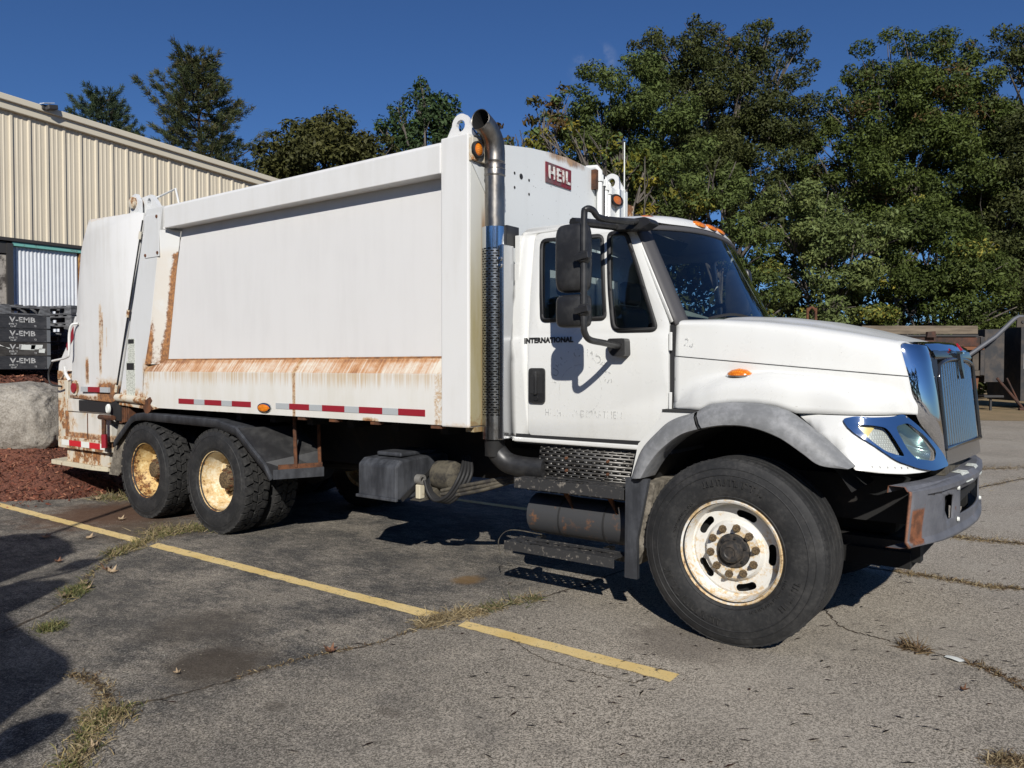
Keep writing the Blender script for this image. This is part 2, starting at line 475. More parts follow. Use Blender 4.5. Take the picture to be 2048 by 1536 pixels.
# ---- bark mulch bank behind the truck
def bank_h(x, y):
    edge = interp([-3, -1.8, -1.14, -0.58, -0.3, 1.0, 4], [-9.9, -9.15, -8.62, -8.72, -9.0, -9.3, -9.4], y)
    d = edge - x
    h = interp([0, 0.35, 1.0, 1.7, 2.3, 3.2, 9], [0.0, 0.12, 0.42, 1.0, 1.52, 1.62, 1.62], d)
    return -0.03 if d <= 0 else h + 0.03 * mnoise.noise(Vector((x * 2.3, y * 2.3, 0))) * min(1, d) + 0.012 * mnoise.noise(Vector((x * 9, y * 9, 3)))
def fn_mulch(T):
    n = T.noise(14, 6, 0.75); n2 = T.noise(45, 5, 0.75, st=(1, 1, 1))
    c = T.mix(n2.ss(0.34, 0.66), (0.05, 0.017, 0.011), (0.25, 0.095, 0.058))
    c = T.mix(n.ss(0.58, 0.78) * 0.55, c, (0.27, 0.15, 0.09))
    T.set(color=c, rough=0.95, bump=n2 + n * 0.5, bstr=0.9, bdist=0.03)
M_mulch = mk('bark_mulch', rough=0.95, fn=fn_mulch)
m = MB(); m.grid([[(x, y, bank_h(x, y)) for y in np.arange(-7, 9, 0.125)] for x in np.arange(-18, -8.3, 0.1)])
tag(m.build('mulch_bank_ground', M_mulch, smooth=60), kind='structure')
# chips
def scatter_mesh(name, P, N, L, W, col=None):
    """P,N: positions & normals; random slim chips (quads)"""
    n = len(P); a = nrng.uniform(0, 2 * PI, n)
    N = N / np.linalg.norm(N, axis=1, keepdims=True)
    t = np.cross(N, np.array([[0.3, 0.9, 0.2]])); t /= np.linalg.norm(t, axis=1, keepdims=True); b = np.cross(N, t)
    u = t * np.cos(a)[:, None] + b * np.sin(a)[:, None]; w = np.cross(N, u)
    tilt = nrng.uniform(-0.5, 0.5, n)[:, None]
    w = w + N * tilt
    V = np.stack([P - u * L[:, None] - w * W[:, None], P + u * L[:, None] - w * W[:, None], P + u * L[:, None] + w * W[:, None], P - u * L[:, None] + w * W[:, None]], 1).reshape(-1, 3)
    return quads(name, V, col)
def quads(name, V, col=None):
    n = len(V) // 4; me = bpy.data.meshes.new(name)
    me.vertices.add(len(V)); me.vertices.foreach_set('co', V.astype(np.float32).ravel())
    me.loops.add(4 * n); me.loops.foreach_set('vertex_index', np.arange(4 * n, dtype=np.int32))
    me.polygons.add(n); me.polygons.foreach_set('loop_start', np.arange(0, 4 * n, 4, dtype=np.int32))
    me.update(calc_edges=True)
    if col is not None:
        at = me.color_attributes.new('tint', 'FLOAT_COLOR', 'POINT')
        c = np.ones((len(V), 4), np.float32); c[:, :3] = np.repeat(col, 4, 0); at.data.foreach_set('color', c.ravel())
    return me
def mat_tint(name, rough=0.7, trans=0.0, spec=0.15):
    m = bpy.data.materials.new(name); m.use_nodes = True; nt = m.node_tree; b = nt.nodes['Principled BSDF']
    a = nt.nodes.new('ShaderNodeAttribute'); a.attribute_name = 'tint'
    nt.links.new(a.outputs['Color'], b.inputs['Base Color'])
    b.inputs['Roughness'].default_value = rough; b.inputs['Specular IOR Level'].default_value = spec
    if trans:
        t = nt.nodes.new('ShaderNodeBsdfTranslucent'); nt.links.new(a.outputs['Color'], t.inputs['Color'])
        mx = nt.nodes.new('ShaderNodeMixShader'); mx.inputs[0].default_value = trans
        nt.links.new(b.outputs[0], mx.inputs[1]); nt.links.new(t.outputs[0], mx.inputs[2])
        nt.links.new(mx.outputs[0], nt.nodes['Material Output'].inputs[0])
    return m
M_tint = mat_tint('tinted_scrap', 0.85)
n = 14000
cx = nrng.uniform(-12.5, -8.4, n); cy = nrng.uniform(-3.2, 2.0, n)
cz = np.array([bank_h(x, y) for x, y in zip(cx, cy)]); ok = cz > 0.0
# stray chips washed onto the asphalt edge
P = np.stack([cx, cy, np.maximum(cz, 0) + 0.008], 1); keep = ok | (nrng.uniform(0, 1, n) < 0.05)
P = P[keep]; n = len(P)
tc = np.array([(0.20, 0.07, 0.045), (0.10, 0.035, 0.022), (0.28, 0.13, 0.08), (0.05, 0.02, 0.015)])[nrng.integers(0, 4, n)] * nrng.uniform(0.7, 1.25, (n, 1))
N = np.tile(np.array([[0.45, 0, 1.0]]), (n, 1)) + nrng.normal(0, 0.35, (n, 3))
o = link('mulch_chips', scatter_mesh('mulch_chips', P, N, nrng.uniform(0.012, 0.04, n), nrng.uniform(0.004, 0.010, n), tc), M_tint, norm=False)
tag(o, kind='stuff')

# ---- dry dirt strip beyond the lot, far right
def fn_dry(T):
    n = T.noise(1.2, 6, 0.7); f = T.noise(25, 4, 0.7)
    T.set(color=T.mix((n * 0.6 + f * 0.4).ss(0.35, 0.65), (0.30, 0.21, 0.11), (0.20, 0.15, 0.075)), rough=0.95, bump=f, bstr=0.8, bdist=0.03)
M_dry = mk('dry_ground', rough=0.95, fn=fn_dry)
m = MB(); rr = random.Random(5)
ya = [22.5 + 0.4 * math.sin(i * 1.7) + rr.uniform(-0.2, 0.2) for i in range(60)]
m.grid([[(-40 + i * 1.2, (ya[i] if j == 0 else ya[i] + j * 6), 0.006 + (0.0 if j == 0 else 0.12)) for i in range(60)] for j in range(8)])
tag(m.build('dry_terrain', M_dry, smooth=60), kind='structure')

# ================================================================== BUILDING
def fn_siding(T):
    d = T.noise(1.1, 4, 0.6); st = T.noise(5, 4, 0.6, st=(1, 1, 0.08))
    c = T.mix((d * 0.5 + st * 0.5).ss(0.35, 0.7) * 0.35, (0.64, 0.57, 0.44), (0.52, 0.455, 0.345))
    T.set(color=c, rough=0.5)
M_siding = mk('beige_siding', rough=0.5, fn=fn_siding)
M_sidingtrim = mk('beige_trim', (0.58, 0.53, 0.42), 0.45)
M_darksteel = mk('dark_steel', (0.035, 0.033, 0.032), 0.6)
M_teal = mk('teal_steel', rough=0.6, fn=lambda T: T.set(color=T.mix(T.noise(9, 5, 0.7).ss(0.55, 0.72), (0.16, 0.42, 0.37), (0.12, 0.10, 0.08)), rough=0.6))
M_whitetin = mk('white_tin', rough=0.45, fn=lambda T: T.set(color=T.mix(T.noise(3, 5, 0.7).ss(0.45, 0.8) * 0.4, (0.66, 0.69, 0.72), (0.45, 0.47, 0.48)), rough=0.45))
M_rustpost = mk('rusty_post', rough=0.8, fn=lambda T: T.set(color=T.mix(T.noise(5, 5, 0.7).ss(0.35, 0.6), (0.50, 0.30, 0.10), (0.16, 0.055, 0.025)), rough=0.85))
M_oldwood = mk('weathered_board', rough=0.9, fn=lambda T: T.set(color=T.mix(T.noise(3.5, 6, 0.75).ss(0.45, 0.6), (0.36, 0.33, 0.29), (0.06, 0.052, 0.046)), rough=0.9))
BX = -14.3
bld = thing('metal_building', 'tall beige ribbed metal warehouse wall behind the tail of the truck', 'building', (BX, 0, 0))
def rake(y): return 6.40 - 0.0697 * (y - 0.17)
PIT = 0.3048
prof = [(0.0, 0.0), (0.012, 0.001), (0.030, 0.026), (0.062, 0.026), (0.080, 0.0), (0.135, 0.0), (0.143, 0.007), (0.162, 0.007), (0.170, 0.0), (0.215, 0.0), (0.223, 0.007), (0.242, 0.007), (0.250, 0.0), (PIT, 0.0)]
for i in range(-9, 34):
    y0 = 0.29 + i * PIT; m = MB()
    m.grid([[(p[1], y0 + p[0], 4.02) for p in prof], [(p[1], y0 + p[0], rake(y0 + p[0]) - 0.02) for p in prof]])
    m.build('wall_panel', M_siding, bld, solid=0.004)
def slopebar(name, x0, x1, zt, zb, mat, ya=-2.6, yb=10.8, par=None):
    m = MB(); m.add([(x, y, rake(y) + dz) for y in (ya, yb) for (x, dz) in ((x0, zb), (x1, zb), (x1, zt), (x0, zt))],
                    [(0, 1, 2, 3), (7, 6, 5, 4), (0, 4, 5, 1), (1, 5, 6, 2), (2, 6, 7, 3), (3, 7, 4, 0)])
    return m.build(name, mat, par or bld, bevel=0.012)
slopebar('rake_trim', 0.0, 0.10, 0.16, -0.06, M_sidingtrim)
slopebar('gutter_lip', 0.085, 0.16, 0.20, 0.085, M_sidingtrim)
slopebar('roof_sheet', -12.0, 0.09, 0.215, 0.19, M_sidingtrim, par=bld)
m = MB(); m.box(-0.05, 0.05, -2.6, 10.8, 3.97, 4.03); m.build('base_flashing', M_darksteel, bld)
m = MB(); m.box(-0.06, 0.02, 0.33, 1.75, 3.89, 3.965); m.build('teal_beam', M_teal, bld, bevel=0.006)
cp = []
for i in range(19):
    y0 = 0.37 + i * 0.0665; cp += [(y0, 0.0), (y0 + 0.026, 0.0), (y0 + 0.036, 0.013), (y0 + 0.056, 0.013)]
cp = [c for c in cp if c[0] < 1.52]
m = MB(); m.grid([[(c[1] - 0.06, c[0], z) for c in cp] for z in (2.3, 3.886)]); m.build('corrugated_panel', M_whitetin, bld, solid=0.003)
m = MB(); m.box(-0.10, 0.0, 1.52, 1.60, 1.6, 3.95); m.build('corner_post', M_rustpost, bld)
m = MB(); m.box(-0.10, 0.03, 0.235, 0.335, 1.6, 3.93); m.build('door_post', M_darksteel, bld)
m = MB(); m.box(-0.10, -0.03, -1.6, 0.235, 1.6, 3.72); m.build('weathered_door', M_oldwood, bld)
m = MB(); m.box(-0.12, 0.0, -2.6, 0.235, 3.74, 3.95); m.build('lintel', M_darksteel, bld)
m = MB(); m.box(-8.0, -1.0, -2.6, 10.8, 1.5, 6.0); m.build('back_wall', M_darksteel, bld)
m = MB(); m.box(-1.0, -0.11, 1.6, 10.8, 1.5, 3.96); m.build('lower_wall', M_darksteel, bld)
fl = MB(); fl.box(0.10, 0.20, 0.80, 0.92, 6.47, 6.56); fl = fl.build('broken_floodlight', M_darksteel, bld, bevel=0.01)
m = MB(); m.obox((0.22, 0.95, 6.53), (0.04, 0.02, 0.01), (-0.02, 0.09, 0.02), (-0.01, 0.0, 0.045)); m.build('lamp_housing', M_darksteel, fl, bevel=0.01)
m = MB(); m.obox((0.20, 0.88, 6.595), (0.05, 0.02, 0.0), (-0.02, 0.10, 0.03), (0.0, 0.0, 0.006)); m.build('broken_cover', M_whitetin, fl)

# ================================================================== TREES
def fol(name, trans=0.14): return mat_tint(name, 0.6, trans, 0.16)
M_leaf = fol('leaf_green')
M_bark = mk('bark', rough=0.95, fn=lambda T: T.set(color=T.mix(T.noise(6, 5, 0.7, st=(1, 1, 0.2)).ss(0.35, 0.65), (0.05, 0.042, 0.036), (0.15, 0.13, 0.11)), rough=0.95, bump=T.noise(14, 4, 0.7, st=(1, 1, 0.2)), bstr=0.8, bdist=0.03))
M_barkp = mk('pine_bark', (0.055, 0.042, 0.034), 0.95)

def leaves(C, R, per, size, pal, up=0.45, flat=0.62, shell=0.55):
    """leaf quads for clumps at C (n,3) radius R (n)"""
    n = len(C); k = np.maximum(30, (per * R * R).astype(int)); idx = np.repeat(np.arange(n), k); N = len(idx)
    d = nrng.normal(0, 1, (N, 3)); d /= np.linalg.norm(d, axis=1, keepdims=True)
    rad = shell + (1.08 - shell) * nrng.uniform(0, 1, N) ** 0.7
    P = C[idx] + d * (R[idx] * rad)[:, None] * np.array([1, 1, flat])
    # ragged sprigs
    P += nrng.normal(0, 0.06, (N, 3))
    nr = d * 0.7 + np.array([0, 0, up]) + nrng.normal(0, 0.55, (N, 3)); nr /= np.linalg.norm(nr, axis=1, keepdims=True)
    t = np.cross(nr, nrng.normal(0, 1, (N, 3))); t /= np.linalg.norm(t, axis=1, keepdims=True); b = np.cross(nr, t)
    s = size * np.exp(nrng.normal(0, 0.32, N)).clip(0.45, 1.9)[:, None]
    V = np.stack([P - t * s, P + b * s * 0.42 + nr * s * 0.12, P + t * s, P - b * s * 0.42 + nr * s * 0.12], 1).reshape(-1, 3)
    pal = np.array(pal); base = pal[nrng.integers(0, len(pal), n)][idx]
    alt = pal[nrng.integers(0, len(pal), N)]
    col = (base * 0.65 + alt * 0.35) * nrng.uniform(0.6, 1.25, (N, 1)) * np.array([0.97, 0.90, 0.76])
    return V, col

PAL = dict(
    green=[(0.072, 0.106, 0.028), (0.087, 0.123, 0.033), (0.061, 0.089, 0.028), (0.096, 0.128, 0.037)],
    dark=[(0.056, 0.076, 0.028), (0.068, 0.088, 0.032), (0.076, 0.092, 0.034), (0.056, 0.068, 0.028)],
    maple=[(0.085, 0.124, 0.040), (0.104, 0.147, 0.049), (0.075, 0.107, 0.035), (0.096, 0.132, 0.044)],
    pale=[(0.135, 0.185, 0.075), (0.118, 0.162, 0.062), (0.150, 0.190, 0.070)],
    yellow=[(0.21, 0.20, 0.04), (0.15, 0.17, 0.035), (0.10, 0.13, 0.03), (0.26, 0.22, 0.04)],
    rust=[(0.12, 0.075, 0.03), (0.09, 0.09, 0.03), (0.15, 0.09, 0.035), (0.07, 0.075, 0.028)],
    olive=[(0.080, 0.088, 0.032), (0.065, 0.075, 0.028), (0.09, 0.095, 0.034), (0.055, 0.062, 0.026)],
    teal=[(0.05, 0.09, 0.04), (0.06, 0.105, 0.045), (0.045, 0.075, 0.035)])

def limb(mb, a, b, r0, r1, bend=0.3, n=6, seed=0):
    a, b = Vector(a), Vector(b); r = random.Random(seed); d = b - a
    off = Vector((r.uniform(-1, 1), r.uniform(-1, 1), r.uniform(0.1, 0.6))) * bend * d.length * 0.25
    path = [a + d * t + off * math.sin(PI * t) for t in [i / n for i in range(n + 1)]]
    mb.tube(path, [r0 + (r1 - r0) * i / n for i in range(n + 1)], 6)
    return path

def tree(label, lobes, pal, size=0.13, per=330, base_r=0.22, dens=1.0, accent=None, group='trees behind the lot', seed=1, trunk_off=(0, 0), stuff=False, trunk=True, name='broadleaf_tree', flat=0.62):
    r = random.Random(seed); L = [(Vector(l[:3]), l[3]) for l in lobes]
    wsum = sum(l[1] ** 2 for l in L); c = sum((l[0] * (l[1] ** 2) for l in L), Vector()) / wsum
    bx, by = c.x + trunk_off[0], c.y + trunk_off[1]
    root = thing(name, label, 'tree', (bx, by, 0), group=group)
    C = []; R = []
    for p, rad in L:
        k = max(5, int(dens * (rad / 0.62) ** 2 * 1.75))
        for i in range(k):
            d = Vector((r.gauss(0, 1), r.gauss(0, 1), r.gauss(0, 1))).normalized()
            q = p + d * rad * (r.uniform(0.30, 1.0) ** 0.45) * 1.0
            C.append(tuple(q)); R.append(min(0.85, max(0.28, rad * r.uniform(0.22, 0.44))))
    C = np.array(C) - np.array([bx, by, 0]); R = np.array(R)
    V, col = leaves(C, R, per, size, PAL[pal], flat=flat)
    if accent:
        pa, frac = accent; ci = np.repeat(np.arange(len(C)), np.maximum(30, (per * R * R).astype(int)))
        sel = nrng.uniform(0, 1, len(C)) < frac
        a = np.array(PAL[pa]); mk_ = sel[ci] & (nrng.uniform(0, 1, len(ci)) < 0.7)
        col[mk_] = a[nrng.integers(0, len(a), mk_.sum())] * nrng.uniform(0.7, 1.2, (mk_.sum(), 1))
    cr = link('crown', quads('crown', V, col), M_leaf, root, norm=False)
    if trunk:
        mb = MB(); top = max(l[0].z for l in L); zc = c.z
        tp = limb(mb, (0, 0, -0.2), (c.x - bx, c.y - by, zc + (top - zc) * 0.5), base_r, base_r * 0.3, 0.12, 8, seed)
        for i, (p, rad) in enumerate(L):
            st = min(tp, key=lambda q: abs(q.z - max(1.5, (p.z - rad) * 0.62)))
            q = p - Vector((bx, by, 0)); limb(mb, st, q, base_r * 0.42, 0.035, 0.5, 6, seed + i)
            for j in range(4):
                e = q + Vector((r.gauss(0, 1), r.gauss(0, 1), r.gauss(0.2, 0.8))).normalized() * rad * 0.8
                limb(mb, st.lerp(q, 0.7), e, 0.05, 0.015, 0.6, 4, seed + 7 * i + j)
        mb.build('trunk', M_bark, root, smooth=60)
    return root

def pine(label, loc, H, spread, z0, seed, tint, dens=1.0, prof=None, per=26):
    r = random.Random(seed); root = thing('pine_tree', label, 'tree', loc, group='trees behind the lot')
    tr = MB(); tr.tube([(0, 0, -0.2), (0.1, 0, H * 0.4), (0.0, 0.1, H * 0.75), (0, 0, H * 0.985)], [0.30, 0.22, 0.11, 0.02], 8)
    br = MB(); Q = []; D = []
    z = z0
    while z < H * 0.985:
        t = (z - z0) / (H - z0); wmax = spread * (prof(t) if prof else (1 - t) ** 0.8 + 0.05)
        nb = r.randint(4, 6); a0 = r.uniform(0, 2 * PI)
        for i in range(nb):
            a = a0 + 2 * PI * i / nb + r.uniform(-0.35, 0.35); ln = wmax * r.uniform(0.55, 1.12)
            if ln < 0.25: ln = 0.25
            rise = r.uniform(0.1, 0.5) + 0.7 * t
            dv = Vector((math.cos(a), math.sin(a), 0)); path = []
            for k in range(6):
                s = k / 5; path.append(Vector((0, 0, z)) + dv * ln * s + Vector((0, 0, ln * (rise * s * s * 0.75 - 0.10 * s))))
            br.tube(path, [0.055 * (1 - 0.8 * k / 5) for k in range(6)], 5)
            nt = int(max(5, ln * 11.0 * dens))
            for k in range(nt):
                s = 0.30 + 0.72 * (k + r.random()) / nt; s = min(s, 1.02); j = min(4, int(s * 5)); f = s * 5 - j
                p = path[j].lerp(path[j + 1], min(f, 1.1)); w = 0.38 * ln * (1 - 0.55 * s)
                p = p + Vector((-dv.y, dv.x, 0)) * r.uniform(-w, w) + Vector((0, 0, r.uniform(-0.05, 0.16)))
                Q.append(tuple(p)); D.append(tuple((dv + Vector((r.uniform(-.5, .5), r.uniform(-.5, .5), r.uniform(0.15, 0.9)))).normalized()))
        z += r.uniform(0.42, 0.80) * (1.0 if t < 0.7 else 0.6)
    Q = np.array(Q); D = np.array(D); n = len(Q); idx = np.repeat(np.arange(n), per); N = len(idx)
    d = D[idx] + nrng.normal(0, 0.55, (N, 3)); d /= np.linalg.norm(d, axis=1, keepdims=True)
    P = Q[idx] + nrng.normal(0, 0.07, (N, 3)); t = np.cross(d, nrng.normal(0, 1, (N, 3))); t /= np.linalg.norm(t, axis=1, keepdims=True)
    ln = nrng.uniform(0.14, 0.30, (N, 1)); w = 0.017
    V = np.stack([P - t * w, P + t * w, P + d * ln + t * w * 0.4, P + d * ln - t * w * 0.4], 1).reshape(-1, 3)
    pal = np.array(tint); col = pal[nrng.integers(0, len(pal), n)][idx] * nrng.uniform(0.6, 1.35, (N, 1))
    link('crown', quads('crown', V, col), M_leaf, root, norm=False)
    tr.build('trunk', M_barkp, root, smooth=60); br.build('branches', M_barkp, root, smooth=60)
    return root
PT = [(0.080, 0.090, 0.036), (0.066, 0.082, 0.034), (0.105, 0.100, 0.040), (0.055, 0.070, 0.030)]
pine('tall ragged white pine rising above the beige building roof', (-38.77, 19.03, 0), 18.9, 5.6, 7.5, 3, PT, 0.62, lambda t: 0.16 + 0.98 * (1 - t) ** 0.8 * (0.78 + 0.22 * math.cos(t * 26)), 34)
pine('small distant pine peeking over the beige roof left of the tall pine', (-53.2, 20.7, 0), 20.2, 4.3, 13.0, 9, [(0.055, 0.080, 0.040), (0.065, 0.090, 0.045)], 0.75, lambda t: 0.22 + 0.85 * (1 - t) ** 0.75, 34)
LOBES = {
'maple': [(-19.08, 26.59, 13.78, 1.1), (-17.82, 27.56, 14.51, 1.71), (-16.56, 28.51, 15.12, 1.95), (-18.76, 26.78, 12.2, 1.46), (-17.5, 27.74, 12.57, 2.19), (-15.65, 29.13, 12.93, 2.44), (-16.6, 28.36, 10.98, 1.95), (-15.03, 29.52, 10.25, 2.19), (-19.57, 26.23, 14.03, 0.61)],
'oak_tall': [(-10.2, 38.3, 12.6, 1.5), (-10.6, 38.0, 11.0, 1.6), (-16.99, 33.28, 18.29, 1.88), (-17.75, 32.72, 18.83, 0.94), (-15.82, 34.18, 19.23, 1.35), (-14.72, 34.96, 17.88, 1.88), (-13.44, 35.95, 19.09, 1.35), (-13.02, 36.28, 19.77, 0.81), (-12.13, 36.89, 17.88, 1.62), (-11.5, 37.4, 18.96, 0.67), (-14.47, 35.07, 15.19, 2.69), (-12.1, 36.84, 15.19, 2.15), (-13.35, 35.83, 12.5, 2.96), (-15.77, 34.12, 16.0, 2.42), (-11.0, 37.63, 14.12, 1.62), (-15.51, 34.22, 12.5, 2.69)],
'oak_green': [(-9.6, 36.1, 12.0, 1.3), (-9.2, 36.4, 10.4, 1.5), (-6.14, 38.87, 17.75, 1.54), (-7.37, 37.93, 17.11, 1.54), (-8.19, 37.32, 16.86, 0.9), (-4.7, 39.93, 17.37, 1.54), (-3.66, 40.68, 16.34, 1.54), (-6.93, 38.2, 14.8, 2.56), (-4.86, 39.72, 14.04, 2.82), (-8.56, 36.96, 14.29, 1.54), (-8.99, 36.68, 15.83, 0.77), (-5.85, 38.9, 11.47, 3.08), (-7.91, 37.37, 11.47, 2.31), (-3.79, 40.43, 11.22, 2.56), (-9.37, 36.33, 13.27, 1.03), (-3.47, 40.86, 17.62, 0.64)],
'oak_dark': [(-1.45, 41.13, 17.73, 1.38), (-1.93, 40.72, 16.23, 1.5), (-0.71, 41.6, 14.98, 2.5), (-2.09, 40.52, 13.48, 2.0), (-1.06, 41.23, 11.23, 3.0), (-2.44, 40.15, 9.48, 2.5), (-0.61, 41.47, 7.98, 3.25), (-1.79, 40.53, 5.98, 2.75), (-0.34, 41.94, 17.48, 1.75)],
'under_a': [(-7.83, 29.81, 7.17, 1.74), (-6.6, 30.71, 6.52, 1.74), (-8.68, 29.13, 5.43, 1.31), (-7.27, 30.16, 4.77, 1.53), (-9.41, 28.65, 7.82, 1.31), (-8.9, 29.07, 9.13, 1.31), (-5.91, 31.25, 7.39, 1.09), (-8.02, 29.71, 8.48, 1.09), (-8.0, 29.7, 3.2, 1.3), (-9.3, 28.6, 3.6, 1.1)],
'under_b': [(-4.33, 33.67, 6.88, 2.47), (-3.58, 34.17, 4.87, 2.02), (-5.38, 32.83, 4.87, 1.79), (-2.7, 34.87, 6.21, 1.57), (-4.88, 33.29, 8.23, 1.57), (-6.09, 32.28, 4.19, 1.35), (-2.13, 35.23, 4.19, 1.35), (-4.1, 33.74, 3.52, 1.12), (-5.6, 32.6, 2.8, 1.2), (-1.6, 35.6, 2.6, 1.4)],
'under_c': [(-13.51, 24.37, 8.91, 0.95), (-12.14, 25.37, 8.28, 1.27), (-10.96, 26.26, 8.28, 1.48), (-10.08, 26.86, 6.59, 1.48), (-9.55, 27.21, 4.89, 1.27), (-12.84, 24.9, 9.76, 1.06), (-11.48, 25.91, 9.76, 1.48), (-9.03, 27.57, 4.05, 1.06)],
'yellow': [(-14.29, 23.83, 10.6, 0.85), (-15.23, 23.15, 11.03, 0.85), (-13.69, 24.27, 9.97, 0.95), (-14.53, 23.63, 9.55, 1.06), (-13.33, 24.5, 8.7, 0.85), (-16.08, 22.52, 11.34, 0.63), (-17.27, 21.64, 11.45, 0.53)],
'rust_tip': [(-19.49, 25.04, 13.7, 0.71), (-19.95, 24.66, 12.63, 0.66), (-18.83, 25.55, 14.41, 0.66), (-19.0, 25.38, 12.87, 1.07), (-20.7, 24.09, 12.28, 0.59)],
'fill': [(-12.0, 31.0, 4.2, 1.8), (-8.0, 33.5, 4.0, 1.8), (-4.0, 36.5, 3.6, 1.8), (-14.5, 30.0, 6.5, 2.0), (-10.0, 33.0, 7.5, 2.0), (-16.0, 33.0, 2.2, 2.2), (-12.5, 34.0, 2.2, 2.2), (-9.5, 35.0, 2.2, 2.2), (-6.5, 37.0, 2.0, 2.2), (-3.0, 38.5, 2.0, 2.2), (0.5, 40.0, 2.0, 2.4), (-18.73, 41.75, 10.72, 3.85), (-14.86, 44.6, 9.11, 4.17), (-11.03, 47.5, 10.72, 3.85), (-7.15, 50.35, 9.11, 4.17), (-3.3, 53.23, 9.11, 4.17), (-22.59, 38.89, 11.68, 3.21), (-12.24, 46.44, 5.27, 3.53), (-7.09, 50.27, 4.63, 3.53), (-1.95, 54.09, 3.99, 3.53), (-17.38, 42.62, 5.91, 3.85), (-0.78, 55.2, 12.32, 3.85), (2.0, 56.0, 4.5, 3.8)],
'round': [(-31.82, 22.08, 14.12, 1.35), (-30.63, 22.96, 13.85, 1.35), (-32.78, 21.34, 13.31, 1.48), (-33.63, 20.69, 12.77, 1.21), (-29.76, 23.6, 13.31, 1.08), (-31.69, 22.13, 12.5, 2.15), (-33.41, 20.83, 11.96, 1.35), (-30.17, 23.25, 11.96, 1.62), (-34.29, 20.21, 13.31, 0.81), (-29.11, 24.08, 13.31, 0.81)],
'poplar': [(-28.81, 26.9, 16.68, 0.85), (-29.47, 26.37, 15.55, 1.13), (-28.12, 27.39, 15.84, 0.99), (-30.04, 25.96, 16.26, 0.62), (-27.56, 27.82, 16.26, 0.56), (-28.89, 26.78, 14.71, 1.69), (-30.14, 25.85, 14.71, 0.99), (-30.71, 25.44, 15.27, 0.56), (-27.65, 27.71, 14.71, 0.99), (-29.22, 26.51, 13.58, 1.41), (-28.93, 26.83, 17.39, 0.45)],
'small': [(-23.75, 25.59, 13.52, 0.64), (-23.24, 25.98, 13.65, 0.51), (-22.72, 26.35, 13.01, 0.64), (-24.05, 25.35, 13.01, 0.64)]}
tree('bushy maple with layered mid green boughs behind the packer body', LOBES['maple'], 'maple', 0.08, 1150, 0.24, seed=2, dens=1.05)
tree('tallest dark green oak with two peaks behind the cab roof', LOBES['oak_tall'], 'dark', 0.082, 900, 0.3, seed=3, dens=1.0, accent=('rust', 0.06))
tree('broad bright green oak with rounded top above the hood', LOBES['oak_green'], 'green', 0.082, 900, 0.32, seed=4, dens=1.0, accent=('rust', 0.08))
tree('dark oak cut off by the right edge of the picture', LOBES['oak_dark'], 'dark', 0.082, 860, 0.3, seed=5, dens=0.9)
tree('pale green low maple behind the windshield', LOBES['under_a'], 'pale', 0.08, 1100, 0.13, seed=6, dens=1.2, accent=('yellow', 0.03), name='understory_tree')
tree('low olive tree with yellowing tips above the dump body', LOBES['under_b'], 'green', 0.08, 1000, 0.14, seed=7, dens=1.2, accent=('yellow', 0.06), name='understory_tree')
tree('low leafy tree just above the cab roof lamps', LOBES['under_c'], 'maple', 0.08, 1100, 0.12, seed=8, dens=1.2, accent=('yellow', 0.10), name='understory_tree')
tree('small yellowing tree beside the hydraulic tubes of the packer body', LOBES['yellow'], 'yellow', 0.13, 430, 0.10, seed=9, accent=('maple', 0.4), name='understory_tree')
tree('reddish brown tipped tree right of the exhaust stack', LOBES['rust_tip'], 'rust', 0.12, 420, 0.12, seed=10, dens=1.6, accent=('maple', 0.35), name='understory_tree')
tree('round topped olive oak above the body top rail', LOBES['round'], 'olive', 0.12, 430, 0.25, seed=11, dens=2.6)
tree('upright spiky green tree left of the lifting eye', LOBES['poplar'], 'teal', 0.12, 430, 0.2, seed=12, dens=1.9, flat=1.25)
tree('small dark treetop showing beside the exhaust elbow', LOBES['small'], 'rust', 0.12, 380, 0.1, seed=13, accent=('olive', 0.5), name='understory_tree')
L = LOBES['fill']; C = []; R = []
r = random.Random(77)
for x, y, z, rad in L:
    for i in range(int(14 * (rad / 3) ** 2)):
        d = Vector((r.gauss(0, 1), r.gauss(0, 1), r.gauss(0, 1))).normalized() * rad * r.uniform(0.4, 1)
        C.append((x + d.x, y + d.y, z + d.z)); R.append(r.uniform(0.7, 1.1))
V, col = leaves(np.array(C), np.array(R), 150, 0.2, PAL['dark'])
tag(link('far_woods', quads('far_woods', V, col), M_leaf, norm=False), 'dense dark woods behind the nearer trees', 'woods', kind='stuff')

# ================================================================== TRUCK
truck = thing('garbage_truck', 'white rear loading garbage truck with rust streaked packer body, parked on the lot', 'truck')
W0 = (0.74, 0.745, 0.74)
def fn_white(T):
    d = (T.noise(1.6, 5, 0.6) * 0.6 + T.noise(14, 4, 0.6, st=(1, 1, 0.15)) * 0.4).ss(0.42, 0.75)
    low = 1.0 - T.z.ss(1.1, 1.9)
    sp = T.noise(75, 2, 0.5).ss(0.70, 0.76)
    c = T.mix(d * 0.10 + low * d * 0.16, (0.695, 0.70, 0.68), (0.48, 0.46, 0.40))
    c = T.mix(sp * 0.35, c, (0.25, 0.22, 0.18))
    T.set(color=c, rough=T.noise(5, 4, 0.6) * 0.12 + 0.22)
M_white = mk('white_cab_paint', rough=0.28, fn=fn_white, coat=0.25)
M_soot_shade = mk('soot_and_shade', (0.006, 0.006, 0.006), 0.95)  # soot in the exhaust bore; stands in for shade on engine, housings and mounts
M_blackp = mk('black_plastic', rough=0.4, fn=lambda T: T.set(color=T.mix(T.noise(6, 5, 0.7).ss(0.4, 0.75), (0.018, 0.018, 0.019), (0.045, 0.045, 0.045)), rough=0.4))
M_rubber = mk('rubber', (0.018, 0.018, 0.019), 0.65)
